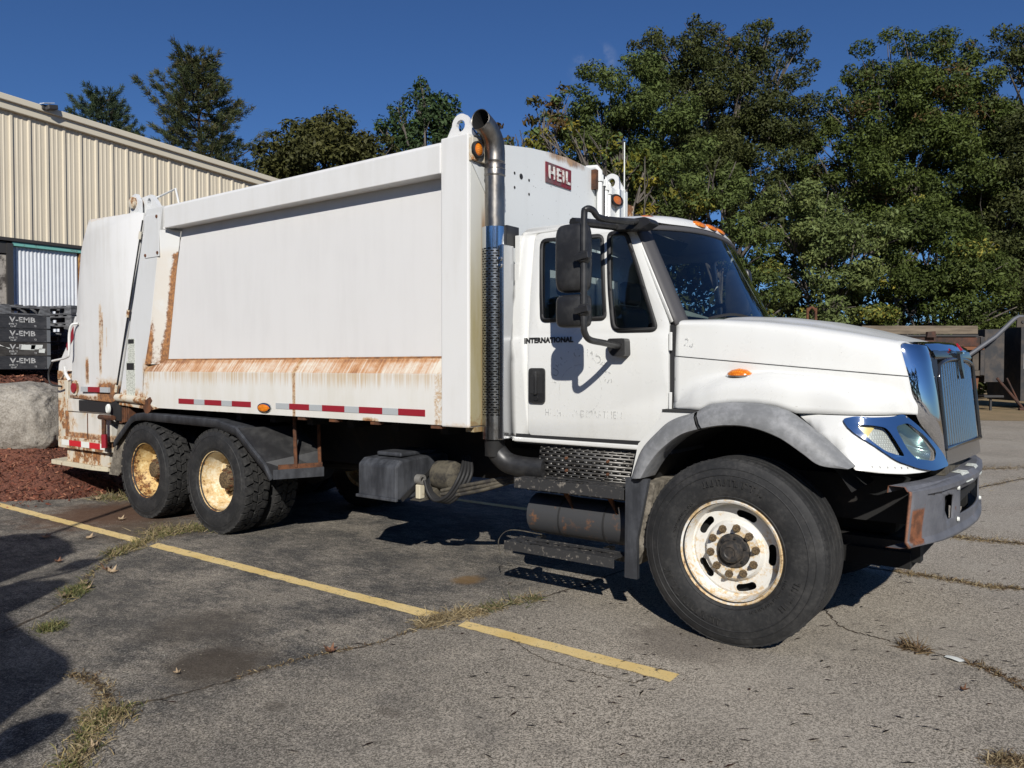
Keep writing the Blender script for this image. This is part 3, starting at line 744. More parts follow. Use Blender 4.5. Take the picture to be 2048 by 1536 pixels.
M_black = mk('chassis_black', rough=0.8, fn=lambda T: T.set(color=T.mix(T.noise(5, 5, 0.7).ss(0.5, 0.75), (0.007, 0.007, 0.007), (0.026, 0.020, 0.016)), rough=0.8))
M_chrome = mk('chrome', (0.78, 0.80, 0.84), 0.06, 1.0, fn=lambda T: T.set(rough=T.noise(22, 4, 0.7).ss(0.55, 0.8) * 0.22 + 0.04))
M_shield = mk('heat_shield_steel', rough=0.2, fn=lambda T: T.set(color=T.mix((T.z - 2.54).ss(0.0, 0.03), T.mix(T.noise(14, 4, 0.7).ss(0.4, 0.7), (0.42, 0.42, 0.41), (0.22, 0.21, 0.19)), (0.70, 0.72, 0.76)), metal=1.0, rough=0.24 - (T.z - 2.54).ss(0.0, 0.03) * 0.12))
M_chromed = mk('dull_chrome', (0.55, 0.56, 0.58), 0.22, 1.0)
M_darkchrome = mk('dark_gloss', (0.02, 0.021, 0.023), 0.1, 0.0, spec=0.9)
M_steel = mk('stack_steel', rough=0.33, fn=lambda T: T.set(color=T.mix(T.noise(6, 5, 0.7, st=(1, 1, 0.3)).ss(0.35, 0.7), (0.30, 0.285, 0.265), (0.14, 0.125, 0.11)), metal=0.95, rough=T.noise(18, 4, 0.6) * 0.3 + 0.22))
M_amber = mk('amber_lens', (0.85, 0.26, 0.012), 0.22, fn=lambda T: T.set(color=T.mix(T.voro(70, rnd=0.1).ss(0.1, 0.5), (0.95, 0.36, 0.03), (0.62, 0.15, 0.006)), rough=0.2), coat=0.6)
M_red = mk('red_reflector', rough=0.35, fn=lambda T: T.set(color=T.mix(T.voro(110, rnd=0.0).ss(0.25, 0.45) * 0.5 + T.noise(8, 4, 0.6).ss(0.5, 0.8) * 0.3, (0.33, 0.022, 0.035), (0.20, 0.012, 0.02)), rough=0.35))
M_silver = mk('silver_reflector', rough=0.4, fn=lambda T: T.set(color=T.mix(T.voro(110, rnd=0.0).ss(0.25, 0.45), (0.50, 0.53, 0.55), (0.36, 0.38, 0.39)), rough=0.4))
M_flare = mk('grey_flare', rough=0.55, fn=lambda T: T.set(color=T.mix((T.noise(3, 5, 0.7) * 0.6 + T.noise(22, 4, 0.7) * 0.4).ss(0.38, 0.66), (0.17, 0.175, 0.18), (0.30, 0.305, 0.315)), rough=0.55))
M_olddark = mk('faded_black_plastic', rough=0.6, fn=lambda T: T.set(color=T.mix((T.noise(4, 5, 0.7) * 0.5 + T.noise(16, 4, 0.65, st=(1, 1, 0.15)) * 0.5).ss(0.38, 0.68), (0.024, 0.026, 0.031), (0.072, 0.077, 0.088)), rough=0.6))
M_tank = mk('tank_grey', rough=0.5, fn=lambda T: T.set(color=T.mix((T.noise(5, 6, 0.75)).ss(0.53, 0.66), (0.045, 0.046, 0.049), (0.19, 0.088, 0.04)), rough=0.55))
M_stepm = mk('step_steel', rough=0.65, fn=lambda T: T.set(color=T.mix(T.noise(25, 5, 0.75).ss(0.55, 0.68), (0.030, 0.030, 0.031), (0.21, 0.19, 0.165)), rough=0.6))
M_rusty = mk('rusty_steel', rough=0.9, fn=lambda T: T.set(color=T.mix(T.noise(9, 6, 0.7).ss(0.35, 0.65), (0.15, 0.058, 0.024), (0.05, 0.024, 0.015)), rough=0.9, bump=T.noise(40, 4, 0.7), bstr=0.5, bdist=0.005))
M_interior = mk('cab_interior', (0.075, 0.077, 0.082), 0.8)
M_seat = mk('seat_vinyl', (0.13, 0.14, 0.155), 0.6)
M_paper = mk('paper', (0.72, 0.74, 0.70), 0.7)
def glass(name, tint, refl=0.9):
    m = bpy.data.materials.new(name); m.use_nodes = True; nt = m.node_tree
    nt.nodes.remove(nt.nodes['Principled BSDF'])
    tr = nt.nodes.new('ShaderNodeBsdfTransparent'); tr.inputs[0].default_value = (*tint, 1)
    gl = nt.nodes.new('ShaderNodeBsdfGlossy'); gl.inputs['Roughness'].default_value = 0.02; gl.inputs['Color'].default_value = (refl, refl, refl, 1)
    fr = nt.nodes.new('ShaderNodeFresnel'); fr.inputs[0].default_value = 1.52
    ad = nt.nodes.new('ShaderNodeMath'); ad.operation = 'MULTIPLY_ADD'; ad.inputs[1].default_value = 1.6; ad.inputs[2].default_value = 0.02; ad.use_clamp = True
    nt.links.new(fr.outputs[0], ad.inputs[0])
    mx = nt.nodes.new('ShaderNodeMixShader'); nt.links.new(ad.outputs[0], mx.inputs[0])
    nt.links.new(tr.outputs[0], mx.inputs[1]); nt.links.new(gl.outputs[0], mx.inputs[2])
    nt.links.new(mx.outputs[0], nt.nodes['Material Output'].inputs[0]); return m
M_glass = glass('cab_glass', (0.36, 0.43, 0.43))
M_wsglass = glass('windshield_glass', (0.46, 0.53, 0.52))
M_clear = glass('lens_glass', (0.88, 0.92, 0.92))

# ---------------- packer body
def fn_low(T):
    st = T.noise(1.0, 3, 0.6, st=(42, 1.0, 0.9)); st2 = T.noise(1.0, 3, 0.6, st=(95, 1.0, 1.6)); blot = T.noise(1.3, 5, 0.65); f = T.noise(38, 5, 0.75); md = T.noise(8, 5, 0.7)
    base = T.mix((blot * 0.5 + T.noise(10, 4, 0.6, st=(1, 1, 0.12)) * 0.5).ss(0.40, 0.68) * 0.45, (0.70, 0.69, 0.655), (0.58, 0.55, 0.46))
    left = 1.0 - (T.x + 6.80).ss(0.1, 1.0)
    # streaked ledge
    ledge = T.band(T.z, 1.688, 0.064, 0.012)
    sr = st * 0.55 + st2 * 0.30 + blot * 0.55 + f * 0.15
    sr = sr + (T.noise(6, 5, 0.75) - 0.5) * 0.55 - 0.02 + T.band(T.z, 1.735, 0.008, 0.03) * 0.10 + left * 0.10
    lc = T.mix(sr.ss(0.58, 0.92), (0.68, 0.635, 0.54), (0.50, 0.235, 0.085))
    lc = T.mix((sr + left * 0.12).ss(0.82, 1.05), lc, (0.235, 0.095, 0.038))
    c = T.mix(ledge * 0.96, base, lc)
    # drips below it
    fall = (1.0 - (1.622 - T.z).ss(0.0, 0.30)) * (1.0 - T.z.ss(1.61, 1.63))
    dr = fall * (st * 0.7 + st2 * 0.5 + blot * 0.35 - 0.35)
    c = T.mix(dr.ss(0.24, 0.56) * 0.72, c, (0.50, 0.34, 0.165))
    s = T.band(T.z, 1.752, 0.009, 0.014) * (f * 0.6 + 0.48)
    s = s.max((1.0 - T.z.ss(1.222, 1.31)) * (T.noise(2.4, 4, 0.6, st=(1, 1, 0.25)).ss(0.46, 0.66)) * (f * 0.5 + 0.55))
    s = s.max(T.band(T.x, -4.14, 0.012, 0.035) * (f * 0.5 + 0.42))
    s = s.max((1.0 - (T.x + 6.80).ss(0.0, 0.55)) * (md * 0.7 + f * 0.45))
    s = s.max((T.x + 2.50).ss(0.0, 0.10) * (T.noise(20, 5, 0.8, dist=1.5) * 1.1) * (1.0 - T.z.ss(1.55, 1.75) * 0.4))
    c = T.mix(s.ss(0.46, 0.62) * 0.75, c, (0.50, 0.33, 0.16))
    c = T.mix(s.ss(0.60, 0.74) * 0.92, c, T.mix(md.ss(0.35, 0.62), RUST_O, RUST_B))
    T.set(color=c, rough=s.ss(0.5, 0.7) * 0.3 + 0.45)
M_blow = mk('lower_body_paint', rough=0.45, fn=fn_low)
def zone_main(T):
    s = (1.0 - (T.z - 1.742).ss(0.0, 0.05)) * T.noise(6, 5, 0.7, st=(1, 1, 0.4)).ss(0.35, 0.7) * 0.75
    s = s.max((1.0 - (T.x + 6.47 + (1.75 - T.z) * -0.2).ss(0.0, 0.10)) * 0.3)
    return s
M_bmain = rust_paint('body_side_paint', (0.69, 0.685, 0.675), zone_main, rough=0.5, dirt=0.22, dirtcol=(0.56, 0.55, 0.54))
def zone_post(T):
    cx = T.x - (T.z - 2.2) * 0.185 + 6.50
    s = (1.0 - (T.x * -1.0 - 6.745).ss(0.0, 0.10)) * (1.0 - T.z.ss(1.6, 2.0)) * (T.noise(5, 5, 0.7) * 0.8 + 0.35)
    s = s.max((1.0 - T.z.ss(1.28, 1.55)) * T.noise(4.0, 5, 0.7).ss(0.38, 0.62) * 0.9)
    return s
M_bpost = rust_paint('rear_column_paint', (0.65, 0.66, 0.66), zone_post, dirt=0.2)
def fn_slope(T):
    f = T.noise(30, 5, 0.75); n = T.noise(5, 5, 0.7); b = T.noise(2.4, 4, 0.6)
    lowz = 1.0 - T.z.ss(2.86, 2.98)
    ex = (T.x - (T.z - 1.70) * 0.1944 + 6.44).abs()      # distance from the inner bend
    eo = (T.y + 1.222).abs()
    tan = lowz * (n * 0.5 + b * 0.5).ss(0.28, 0.52)
    c = T.mix(tan * 0.30, (0.66, 0.665, 0.65), (0.60, 0.47, 0.30))
    s = (1.0 - ex.ss(0.0, 0.12)) * 0.36 + (1.0 - eo.ss(0.0, 0.03)) * (1.0 - T.z.ss(1.9, 2.4)) * 0.25 + (n * 0.45 + f * 0.35) + (1.0 - T.z.ss(1.7, 2.2)) * 0.14
    c = T.mix((s * lowz).ss(0.50, 0.62) * 0.95, c, T.mix(f.ss(0.4, 0.6), (0.40, 0.175, 0.05), (0.17, 0.07, 0.025)))
    T.set(color=c, rough=0.6, bump=f * s, bstr=0.3, bdist=0.005)
M_slope = mk('rusted_slope_paint', rough=0.6, fn=fn_slope)
def zone_gate(T):
    sp = T.noise(7.0, 3, 0.6).ss(0.70, 0.76) * 0.95
    v = T.noise(1.0, 3, 0.6, st=(26, 26, 0.5), off=(3, 0, 0)).ss(0.64, 0.72) * (1.0 - T.z.ss(2.2, 2.6)) * 0.62
    v = v.max(T.band(T.x, -7.70, 0.012, 0.03) * (1.0 - T.z.ss(2.30, 2.34)) * T.z.ss(1.5, 2.1) * 0.72).max(T.band(T.x, -7.60, 0.006, 0.02) * (1.0 - T.z.ss(2.12, 2.16)) * T.z.ss(1.7, 2.0) * 0.62)
    bl = T.band(T.x, -7.56, 0.18, 0.25) * (1.0 - T.z.ss(1.38, 1.66)) * 1.05
    bl = bl.max(T.band(T.x, -8.1, 0.02, 0.07) * T.band(T.z, 1.62, 0.12, 0.12) * 0.8)
    bl = bl.max(T.band(T.x, -7.75, 0.015, 0.05) * T.band(T.z, 2.0, 0.35, 0.2) * 0.7)
    ed = (1.0 - T.z.ss(1.30, 1.375)) * 0.78
    ed = ed.max((T.z - 3.36).ss(0.0, 0.05) * 0.45)
    return sp.max(v).max(bl).max(ed)
M_gate = rust_paint('tailgate_paint', (0.69, 0.69, 0.68), zone_gate, dirt=0.25)
M_gatelow = rust_paint('tailgate_low_paint', (0.66, 0.645, 0.60), lambda T: (T.noise(2.2, 5, 0.7).ss(0.40, 0.66) * 0.62).max((1.0 - (T.x + 8.80).ss(0.0, 0.30)) * 1.05).max(T.band(T.z, 0.80, 0.04, 0.05) * 0.75), dirt=0.5)
M_rustpanel = rust_paint('rusted_white', (0.62, 0.58, 0.49), lambda T: T.noise(5, 5, 0.7).ss(0.30, 0.60) * 0.85, dirt=0.6)
M_cornerp = rust_paint('corner_post_paint', (0.70, 0.70, 0.69), lambda T: (1.0 - T.z.ss(1.22, 1.30)) * 0.5, dirt=0.15)
def fn_frontwall(T):
    near = 1.0 - (T.y + 1.06).ss(0.0, 0.30)
    moss = near * (1.0 - T.z.ss(1.6, 3.1)) * (T.noise(2.2, 5, 0.7, st=(1, 1, 0.3)) * 1.2 + 0.25)
    rs = T.band(T.y, -1.035, 0.015, 0.03) * (T.noise(9, 4, 0.6, st=(1, 1, 0.2)) + 0.1)
    rs = rs.max(T.band(T.y, -0.98, 0.03, 0.05) * (1.0 - T.z.ss(2.5, 2.78)) * (T.noise(7, 5, 0.7, st=(1, 1, 0.2)) * 1.3 + 0.2))
    rs = rs.max((T.z - 3.40).ss(0.0, 0.1) * T.band(T.y, 0.15, 0.2, 0.25) * T.noise(12, 4, 0.7, st=(1, 1, 0.3)) * 1.4)
    sp = T.noise(42, 2, 0.5).ss(0.70, 0.735) * T.band(T.y, 0.05, 0.3, 0.3) * T.band(T.z, 3.1, 0.15, 0.15)
    c = T.mix(moss.ss(0.2, 0.9) * 0.75, (0.66, 0.68, 0.675), (0.38, 0.33, 0.17))
    c = T.mix(T.noise(6, 4, 0.6, st=(1, 1, 0.1)).ss(0.5, 0.75) * 0.12, c, (0.45, 0.45, 0.42))
    c = T.mix(rs.ss(0.30, 0.75) * 0.85, c, T.mix(T.noise(11, 4, 0.7).ss(0.35, 0.65), (0.36, 0.19, 0.06), (0.14, 0.065, 0.025)))
    c = T.mix(sp * 0.8, c, (0.12, 0.10, 0.09))
    T.set(color=c, rough=0.45)
M_fwall = mk('front_wall_paint', rough=0.45, fn=fn_frontwall)
def fn_olive(T):
    f = T.noise(7, 5, 0.7, st=(1, 1, 0.15)); g = T.noise(30, 4, 0.7)
    c = T.mix(((1.0 - T.z.ss(1.9, 3.1)) * (f * 1.1 + 0.35)).min(1.0) * 0.9, (0.64, 0.645, 0.61), (0.34, 0.285, 0.13))
    c = T.mix(T.band(T.y, -1.065, 0.006, 0.03) * (1.0 - T.z.ss(2.7, 2.95)) * (f + 0.25), c, (0.30, 0.15, 0.045))
    c = T.mix((g * 0.6 + f * 0.4 + (1.0 - T.z.ss(1.2, 1.4)) * 0.2).ss(0.62, 0.70) * 0.6, c, (0.24, 0.13, 0.05))
    T.set(color=c, rough=0.55)
M_olivepost = mk('olive_stained_paint', rough=0.5, fn=fn_olive)

# main recessed side panel
side = panel('side_panel', [(-6.50, 1.72), (-2.34, 1.72), (-2.34, 3.20), (-6.12, 3.20)], [], lambda a, b: (a, -1.12, b), M_bmain, truck, solid=0.02)
# lower panel with sloping ledge
m = MB(); NX = 80
X0, X1 = -6.80, -2.34
rows = []
for (y, z) in ((-1.121, 1.757), (-1.13, 1.745), (-1.222, 1.622), (-1.225, 1.605), (-1.225, 1.30), (-1.225, 1.225), (-1.16, 1.222)):
    rows.append([(X0 + 0.05 * (z - 1.2) / 0.5 + (X1 - X0 - 0.05 * (z - 1.2) / 0.5) * i / NX, y, z) for i in range(NX + 1)])
m.grid(rows); low = m.build('lower_panel', M_blow, truck, smooth=25)
for x in (-2.42, -3.1, -3.62, -4.05):
    m = MB(); m.box(x - 0.05, x + 0.05, -1.215, -1.15, 1.195, 1.224); m.build('bottom_tab', M_rusty, low)
# top rail
m = MB(); m.prism([(-1.245, 3.145), (-1.245, 3.36), (-1.225, 3.385), (-1.02, 3.385), (-1.02, 3.145)], 'x', -6.27, -2.34)
m.build('top_rail', M_cornerp, truck, bevel=0.006)
m = MB(); m.add([(-6.29, -1.246, 3.143), (-6.29, -1.246, 3.386), (-6.29, -1.05, 3.386), (-6.22, -1.125, 3.143), (-6.13, -1.122, 3.10)], [(0, 1, 2, 3), (0, 3, 4)])
m.build('rail_end', M_cornerp, truck)
# rear slanted column between side panel and tailgate seam
col_o = [(-7.33, 1.27), (-6.79, 1.27), (-6.735, 1.735), (-6.46, 2.05), (-6.16, 3.14), (-6.30, 3.40), (-6.655, 3.40), (-6.69, 3.37)]
col_o = [(-7.315, 1.27), (-6.79, 1.27), (-6.735, 1.70), (-6.62, 2.05), (-6.335, 3.39), (-6.66, 3.395)]
rc = panel('rear_column', col_o, [], lambda a, b: (a, -1.225, b), M_bpost, truck, solid=0.05, bevel=0.004)
m = MB(); rr_ = []
for k in range(30):
    t = k / 29; z = 1.70 + (3.14 - 1.70) * t; xo = interp([1.70, 2.05, 3.39], [-6.735, -6.62, -6.335], z); xi = interp([1.70, 3.14], [-6.44, -6.16], z)
    rr_.append([(xo - 0.004, -1.224, z), (xo + (xi - xo) * 0.15, -1.215, z), (xi, -1.122, z)])
m.grid(rr_); m.build('column_slope', M_slope, truck, smooth=40)
# corner posts, front wall, roof
def post(s):
    m = MB(); a, b = sorted((s * 1.235, s * 1.045)); m.box(-2.345, -2.07, a, b, 1.215, 3.41)
    return m.build('corner_post', M_cornerp if s < 0 else M_fwall, truck, bevel=0.012)
post(-1); post(1)
m = MB(); m.box(-2.069, -2.064, -1.215, -1.05, 1.23, 3.39); m.build('stained_post_face', M_olivepost, truck)
m = MB(); m.box(-2.10, -2.035, -1.043, -1.02, 1.30, 3.36); m.build('post_flange', M_fwall, truck)
arch = [(-1.03, 1.24), (-1.03, 3.385), (-0.80, 3.425), (-0.4, 3.485), (-0.1, 3.512), (0.21, 3.525), (0.6, 3.505), (0.85, 3.455), (1.03, 3.40), (1.03, 1.24)]
m = MB(); m.prism(arch, 'x', -2.16, -2.10); fw = m.build('front_wall', M_fwall, truck)
for y, z, r in ((-0.62, 3.235, 0.012), (-0.53, 3.225, 0.024), (-0.42, 3.215, 0.012), (-0.62, 3.12, 0.012), (-0.42, 3.10, 0.012)):
    m = MB(); m.lathe([(-2.099, 0.0), (-2.0975, r)], (0, y, z), 'x', 10); m.build('drilled_hole', M_rubber, fw)
m = MB(); m.prism([(-1.02, 3.2)] + [(y, z - 0.02) for y, z in arch[1:-1]] + [(1.02, 3.2)], 'x', -6.6, -2.17); m.build('body_roof', M_cornerp, truck, smooth=30)
m = MB(); m.box(-6.7, -2.2, 1.12, 1.225, 1.22, 3.38); m.build('far_side_panel', M_cornerp, truck)
m = MB(); m.box(-6.9, -2.15, -1.10, 1.11, 1.23, 1.30); m.build('body_floor', M_black, truck)
m = MB(); m.box(-2.16, -2.075, -1.16, 1.16, 1.18, 1.30); m.build('front_sill', M_olivepost, truck)
# lifting eyes
def eye(s):
    m = MB(); out = [(-0.125, 0.0), (-0.085, 0.13)] ; 
    o2 = [(-0.15, 0.0)] + [(0.0 + 0.085 * math.cos(a), 0.10 + 0.085 * math.sin(a)) for a in [PI - PI * k / 10 for k in range(11)]] + [(0.15, 0.0)]
    hole = [(0.045 * math.cos(2 * PI * k / 12), 0.095 + 0.045 * math.sin(2 * PI * k / 12)) for k in range(12)]
    return panel('lifting_eye', [(-2.205 + p[0], 3.405 + p[1]) for p in o2], [[(-2.205 + p[0], 3.405 + p[1]) for p in hole]], lambda a, b: (a, s * 1.15, b), M_cornerp, truck, solid=0.03, soff=0.0)
eye(-1); eye(1)
# amber lamp bracket near corner
br = MB(); br.box(-2.069, -2.03, -1.23, -1.06, 3.205, 3.375); br = br.build('lamp_bracket', M_rustpanel, truck, bevel=0.004)
m = MB(); m.add([(-2.06, -1.22, 3.203), (-2.06, -1.02, 3.203), (-2.06, -1.02, 2.96)], [(0, 1, 2)]); m.build('bracket_gusset', M_fwall, br, solid=0.006)
def lamp_round(c, r, par, name='marker_lamp'):
    m = MB(); m.lathe([(0, r * 1.35), (0.022, r * 1.35), (0.028, r * 1.12), (0.02, r)], c, 'x', 28); o = m.build(name, M_rubber, par, smooth=40)
    m = MB(); m.lathe([(0.02, r), (0.028, r * 0.8), (0.032, 0.0)], c, 'x', 28); m.build('amber_lens', M_amber, o, smooth=60); return o
lamp_round((-2.03, -1.185, 3.285), 0.046, truck)
# oval lamp far corner
m = MB(); m.lathe([(0, 0.05), (0.02, 0.05), (0.026, 0.04), (0.02, 0.035)], (0, 0, 0), 'x', 28)
ol = m.mesh('oval'); mesh_map(ol, Matrix.Translation((-2.07, 0.99, 3.285)) @ Matrix.Diagonal((1, 2.3, 1.1, 1))); o = link('oval_lamp', ol, M_rubber, truck, smooth=40)
m = MB(); m.lathe([(0.02, 0.036), (0.026, 0.0)], (0, 0, 0), 'x', 28); ol = m.mesh('ovl'); mesh_map(ol, Matrix.Translation((-2.07, 0.99, 3.285)) @ Matrix.Diagonal((1, 2.3, 1.1, 1))); link('amber_lens', ol, M_amber, o)
m = MB(); m.box(-2.2, -2.1, 1.24, 1.42, 3.12, 3.30); m.build('side_box', M_rustpanel, truck, bevel=0.005)
# hydraulic tubes on the front wall
for i, (y, r, mt) in enumerate(((0.66, 0.028, M_white), (0.725, 0.02, M_blackp), (0.775, 0.024, M_white), (0.83, 0.024, M_white))):
    zt = 3.50 - 0.03 * i; m = MB(); m.tube([(-2.06, y, 1.3), (-2.06, y, zt), (-2.09, y, zt + 0.035), (-2.2, y, zt + 0.045)], r, 10); t_ = m.build('hydraulic_tube', mt, truck, smooth=50)
    m = MB(); m.tube([(-2.06, y, zt - 0.10), (-2.06, y, zt - 0.04)], r * 1.45, 8); m.build('tube_fitting', M_white, t_, smooth=30)
m = MB(); m.box(-2.10, -2.05, 0.575, 0.62, 3.32, 3.50); m.build('tube_clamp', M_rusty, truck)
# maker's plate
m = MB(); m.box(-2.099, -2.088, -0.185, 0.215, 3.245, 3.42)
M_maroon = mk('maroon_plate', rough=0.55, fn=lambda T: T.set(color=T.mix(T.noise(7, 5, 0.7).ss(0.45, 0.65), (0.17, 0.018, 0.028), (0.13, 0.09, 0.09)), rough=0.55))
pl = m.build('maker_plate', M_maroon, truck, bevel=0.003)
M_let = mk('worn_white_letters', rough=0.6, fn=lambda T: T.set(color=T.mix(T.noise(28, 5, 0.75).ss(0.50, 0.58), (0.68, 0.67, 0.63), (0.22, 0.10, 0.09)), rough=0.6))
me = text_mesh('HEIL', 0.150, 0.003, 0.0045, space=1.22)
mesh_map(me, Matrix.Translation((-2.083, 0.015, 3.332)) @ Matrix(((0, 0, 1, 0), (1, 0, 0, 0), (0, 1, 0, 0), (0, 0, 0, 1))))
link('raised_letters', me, M_let, pl, norm=False)
# reflective strips
tx = [(-6.033, -5.741, 'r'), (-5.741, -5.55, 's'), (-5.55, -5.252, 'r'), (-5.252, -5.075, 's'), (-5.075, -4.766, 'r'), (-4.382, -4.184, 's'), (-4.184, -3.903, 'r'), (-3.903, -3.727, 's'), (-3.727, -3.435, 'r'), (-3.435, -3.255, 's'), (-3.255, -2.975, 'r'), (-2.975, -2.793, 's'), (-2.793, -2.498, 'r')]
for a, b, k in tx:
    m = MB(); m.box(a - 0.02, b - 0.022, -1.2285, -1.225, 1.285, 1.338); m.build('reflective_strip', M_red if k == 'r' else M_silver, truck)
# side marker
def oval_y(c, rx, rz, d, mat, name, par, n=24):
    m = MB(); m.lathe([(0, 1.0), (-d * 0.6, 1.0), (-d, 0.8), (-d * 0.9, 0.0)], (0, 0, 0), 'y', n); me = m.mesh(name)
    mesh_map(me, Matrix.Translation(c) @ Matrix.Diagonal((rx, 1, rz, 1))); return link(name, me, mat, par, smooth=40)
sm_ = oval_y((-4.57, -1.225, 1.287), 0.105, 0.047, 0.018, M_chromed, 'side_marker', truck)
oval_y((-4.565, -1.243, 1.287), 0.082, 0.034, 0.014, M_amber, 'amber_lens', sm_)
# stickers on the column
M_stick = mk('sticker', rough=0.5, fn=lambda T: T.set(color=T.mix((T.noise(60, 3, 0.7, st=(1, 1, 2.2))).ss(0.5, 0.56) * 0.7, (0.62, 0.64, 0.58), (0.20, 0.22, 0.18)), rough=0.5))
for (x, z, w, h) in ((-7.02, 1.86, 0.075, 0.13), (-7.04, 1.52, 0.095, 0.21)):
    m = MB(); m.box(x - w, x + w, -1.2285, -1.2255, z - h, z + h); st_ = m.build('warning_sticker', M_stick, truck)
    m = MB(); m.box(x - w * 0.85, x + w * 0.85, -1.230, -1.2287, z + h * 0.55, z + h * 0.92); m.build('sticker_header', M_rubber, st_)
# bolted inspection cover at the column top
m = MB(); m.box(-6.70, -6.40, -1.232, -1.226, 2.86, 3.32); cv = m.build('inspection_cover', M_bpost, truck, bevel=0.002)
for x, z in ((-6.68, 2.89), (-6.43, 2.90), (-6.44, 3.29)):
    m = MB(); m.lathe([(-1.232, 0.018), (-1.24, 0.018), (-1.241, 0)], (x, 0, z), 'y', 8); m.build('bolt', M_rusty, cv)

# ---------------- tailgate
gate_o = [(-6.735, 3.365), (-6.93, 3.39), (-8.0, 3.43), (-8.148, 3.226), (-8.229, 3.077), (-8.333, 2.592), (-8.381, 2.288), (-8.475, 2.045), (-8.545, 1.549), (-8.61, 1.285), (-7.49, 1.255), (-7.375, 1.29)]
gp = panel('tailgate_side', gate_o, [], lambda a, b: (a, -1.22 + (0.035 * max(0, (-7.9 - a)) if a < -7.9 else 0), b), M_gate, truck, cuts=[(-7.9, 0), (-8.15, 0)], solid=0.04, bevel=0.004)
panel('tailgate_far_side', gate_o, [], lambda a, b: (a, 1.20, b), M_gate, truck, solid=0.04)
m = MB(); m.prism([(p[0] + (0.01 if p[0] < -8 else -0.01), p[1] - 0.01) for p in gate_o], 'y', -1.16, 1.16); m.build('tailgate_core', M_gate, truck)
# seam rod
m = MB(); m.tube([(-6.725, -1.235, 3.28), (-7.06, -1.235, 2.28), (-7.37, -1.235, 1.36)], 0.008, 8); sr = m.build('gate_hose', M_rubber, truck)
for z in (3.12, 2.27, 1.42):
    x = interp([1.36, 2.28, 3.28], [-7.37, -7.06, -6.725], z); m = MB(); m.tube([(x - 0.012, -1.236, z - 0.04), (x + 0.012, -1.236, z + 0.04)], 0.019, 8); m.build('hose_clamp', M_rustpanel, sr)
# hinge pivot on top
m = MB(); m.lathe([(-1.25, 0.0), (-1.25, 0.035), (-1.24, 0.065), (-1.20, 0.065), (-1.20, 0.05), (-1.0, 0.05)], (-6.955, 0, 3.50), 'y', 20); hp = m.build('hinge_pin', M_rustpanel, truck, smooth=40)
panel('hinge_ear', [(-7.05, 3.36), (-6.86, 3.36), (-6.865, 3.52), (-6.93, 3.60), (-7.0, 3.585)], [], lambda a, b: (a, -1.185, b), M_bpost, truck, solid=0.05, soff=0.0)
panel('hinge_arm', [(-7.05, 3.40), (-6.60, 3.38), (-6.58, 3.41), (-6.66, 3.50), (-6.76, 3.585), (-6.98, 3.57)], [[(-6.79 + 0.04 * math.cos(2 * PI * k / 12), 3.50 + 0.05 * math.sin(2 * PI * k / 12)) for k in range(12)]], lambda a, b: (a, -1.10, b), M_bpost, truck, solid=0.05, soff=0.0)
m = MB(); m.tube([(-6.85, -1.05, 3.56), (-6.78, -1.0, 3.59), (-6.46, -1.0, 3.63), (-6.36, -1.0, 3.36)], 0.011, 6); m.build('cable_guard', M_white, truck)
m = MB(); m.tube([(-7.6, -0.9, 3.40), (-7.45, -0.9, 3.50)], 0.02, 6); m.tube([(-7.5, -0.9, 3.40), (-7.38, -0.9, 3.49)], 0.015, 6); m.build('top_fitting', M_rusty, truck)
# gate reflective strips, tail reflector
for a, b, k in ((-8.20, -8.02, 's'), (-8.02, -7.72, 'r'), (-7.72, -7.52, 's')):
    m = MB(); m.box(a, b, -1.246, -1.2215, 1.37, 1.43); m.build('reflective_strip', M_red if k == 'r' else M_silver, truck)
m = MB(); m.lathe([(-1.20, 0.06), (-1.235, 0.06), (-1.24, 0.0)], (-8.43, 0, 1.41), 'y', 20); m.build('round_reflector', M_red, truck, smooth=40)
m = MB(); m.lathe([(-1.19, 0.095), (-1.215, 0.095), (-1.216, 0.055)], (-8.43, 0, 1.41), 'y', 20); m.build('reflector_ring', M_rustpanel, truck, smooth=40)
# lower hopper
m = MB(); m.box(-8.70, -7.60, -1.19, 1.19, 1.115, 1.27); m.build('hopper_channel', M_gatelow, truck, bevel=0.006)
m = MB(); m.box(-8.35, -7.55, -1.205, -1.15, 1.128, 1.262); m.build('tail_lamp_bar', M_rubber, truck, bevel=0.006)
m = MB(); m.box(-8.80, -7.62, -1.17, 1.17, 0.78, 1.115); hs = m.build('hopper_sill', M_gatelow, truck, bevel=0.006)
m = MB(); m.box(-8.20, -8.185, -1.176, -1.17, 0.79, 1.10); m.build('weld_seam', M_rusty, hs)
m = MB(); m.box(-8.91, -7.66, -1.21, 1.21, 0.65, 0.79); bb = m.build('rear_bar', M_rustpanel, truck, bevel=0.006)
for a, b, k in ((-8.80, -8.60, 'w'), (-8.60, -8.28, 'r'), (-8.28, -8.07, 'w'), (-8.07, -7.80, 'r'), (-7.80, -7.69, 'w')):
    m = MB(); m.box(a, b, -1.2135, -1.21, 0.685, 0.755); m.build('reflective_strip', mk('bright_red', (0.55, 0.02, 0.03), 0.4) if k == 'r' else M_paper, truck)
m = MB(); m.box(-8.80, -7.72, -1.15, 1.15, 0.47, 0.65); m.build('step_riser', M_rustpanel, truck, bevel=0.006)
m = MB(); m.prism([(-9.30, 0.0), (-9.30, -0.95), (-9.16, -1.19), (-8.10, -1.19), (-7.76, -1.15), (-7.76, 0.0), (-9.30, 0.0)][:6], 'z', 0.415, 0.47)
M_cream = mk('cream_step_paint', rough=0.6, fn=lambda T: T.set(color=T.mix(T.noise(12, 6, 0.75).ss(0.55, 0.68), (0.58, 0.53, 0.40), (0.22, 0.12, 0.06)), rough=0.6))
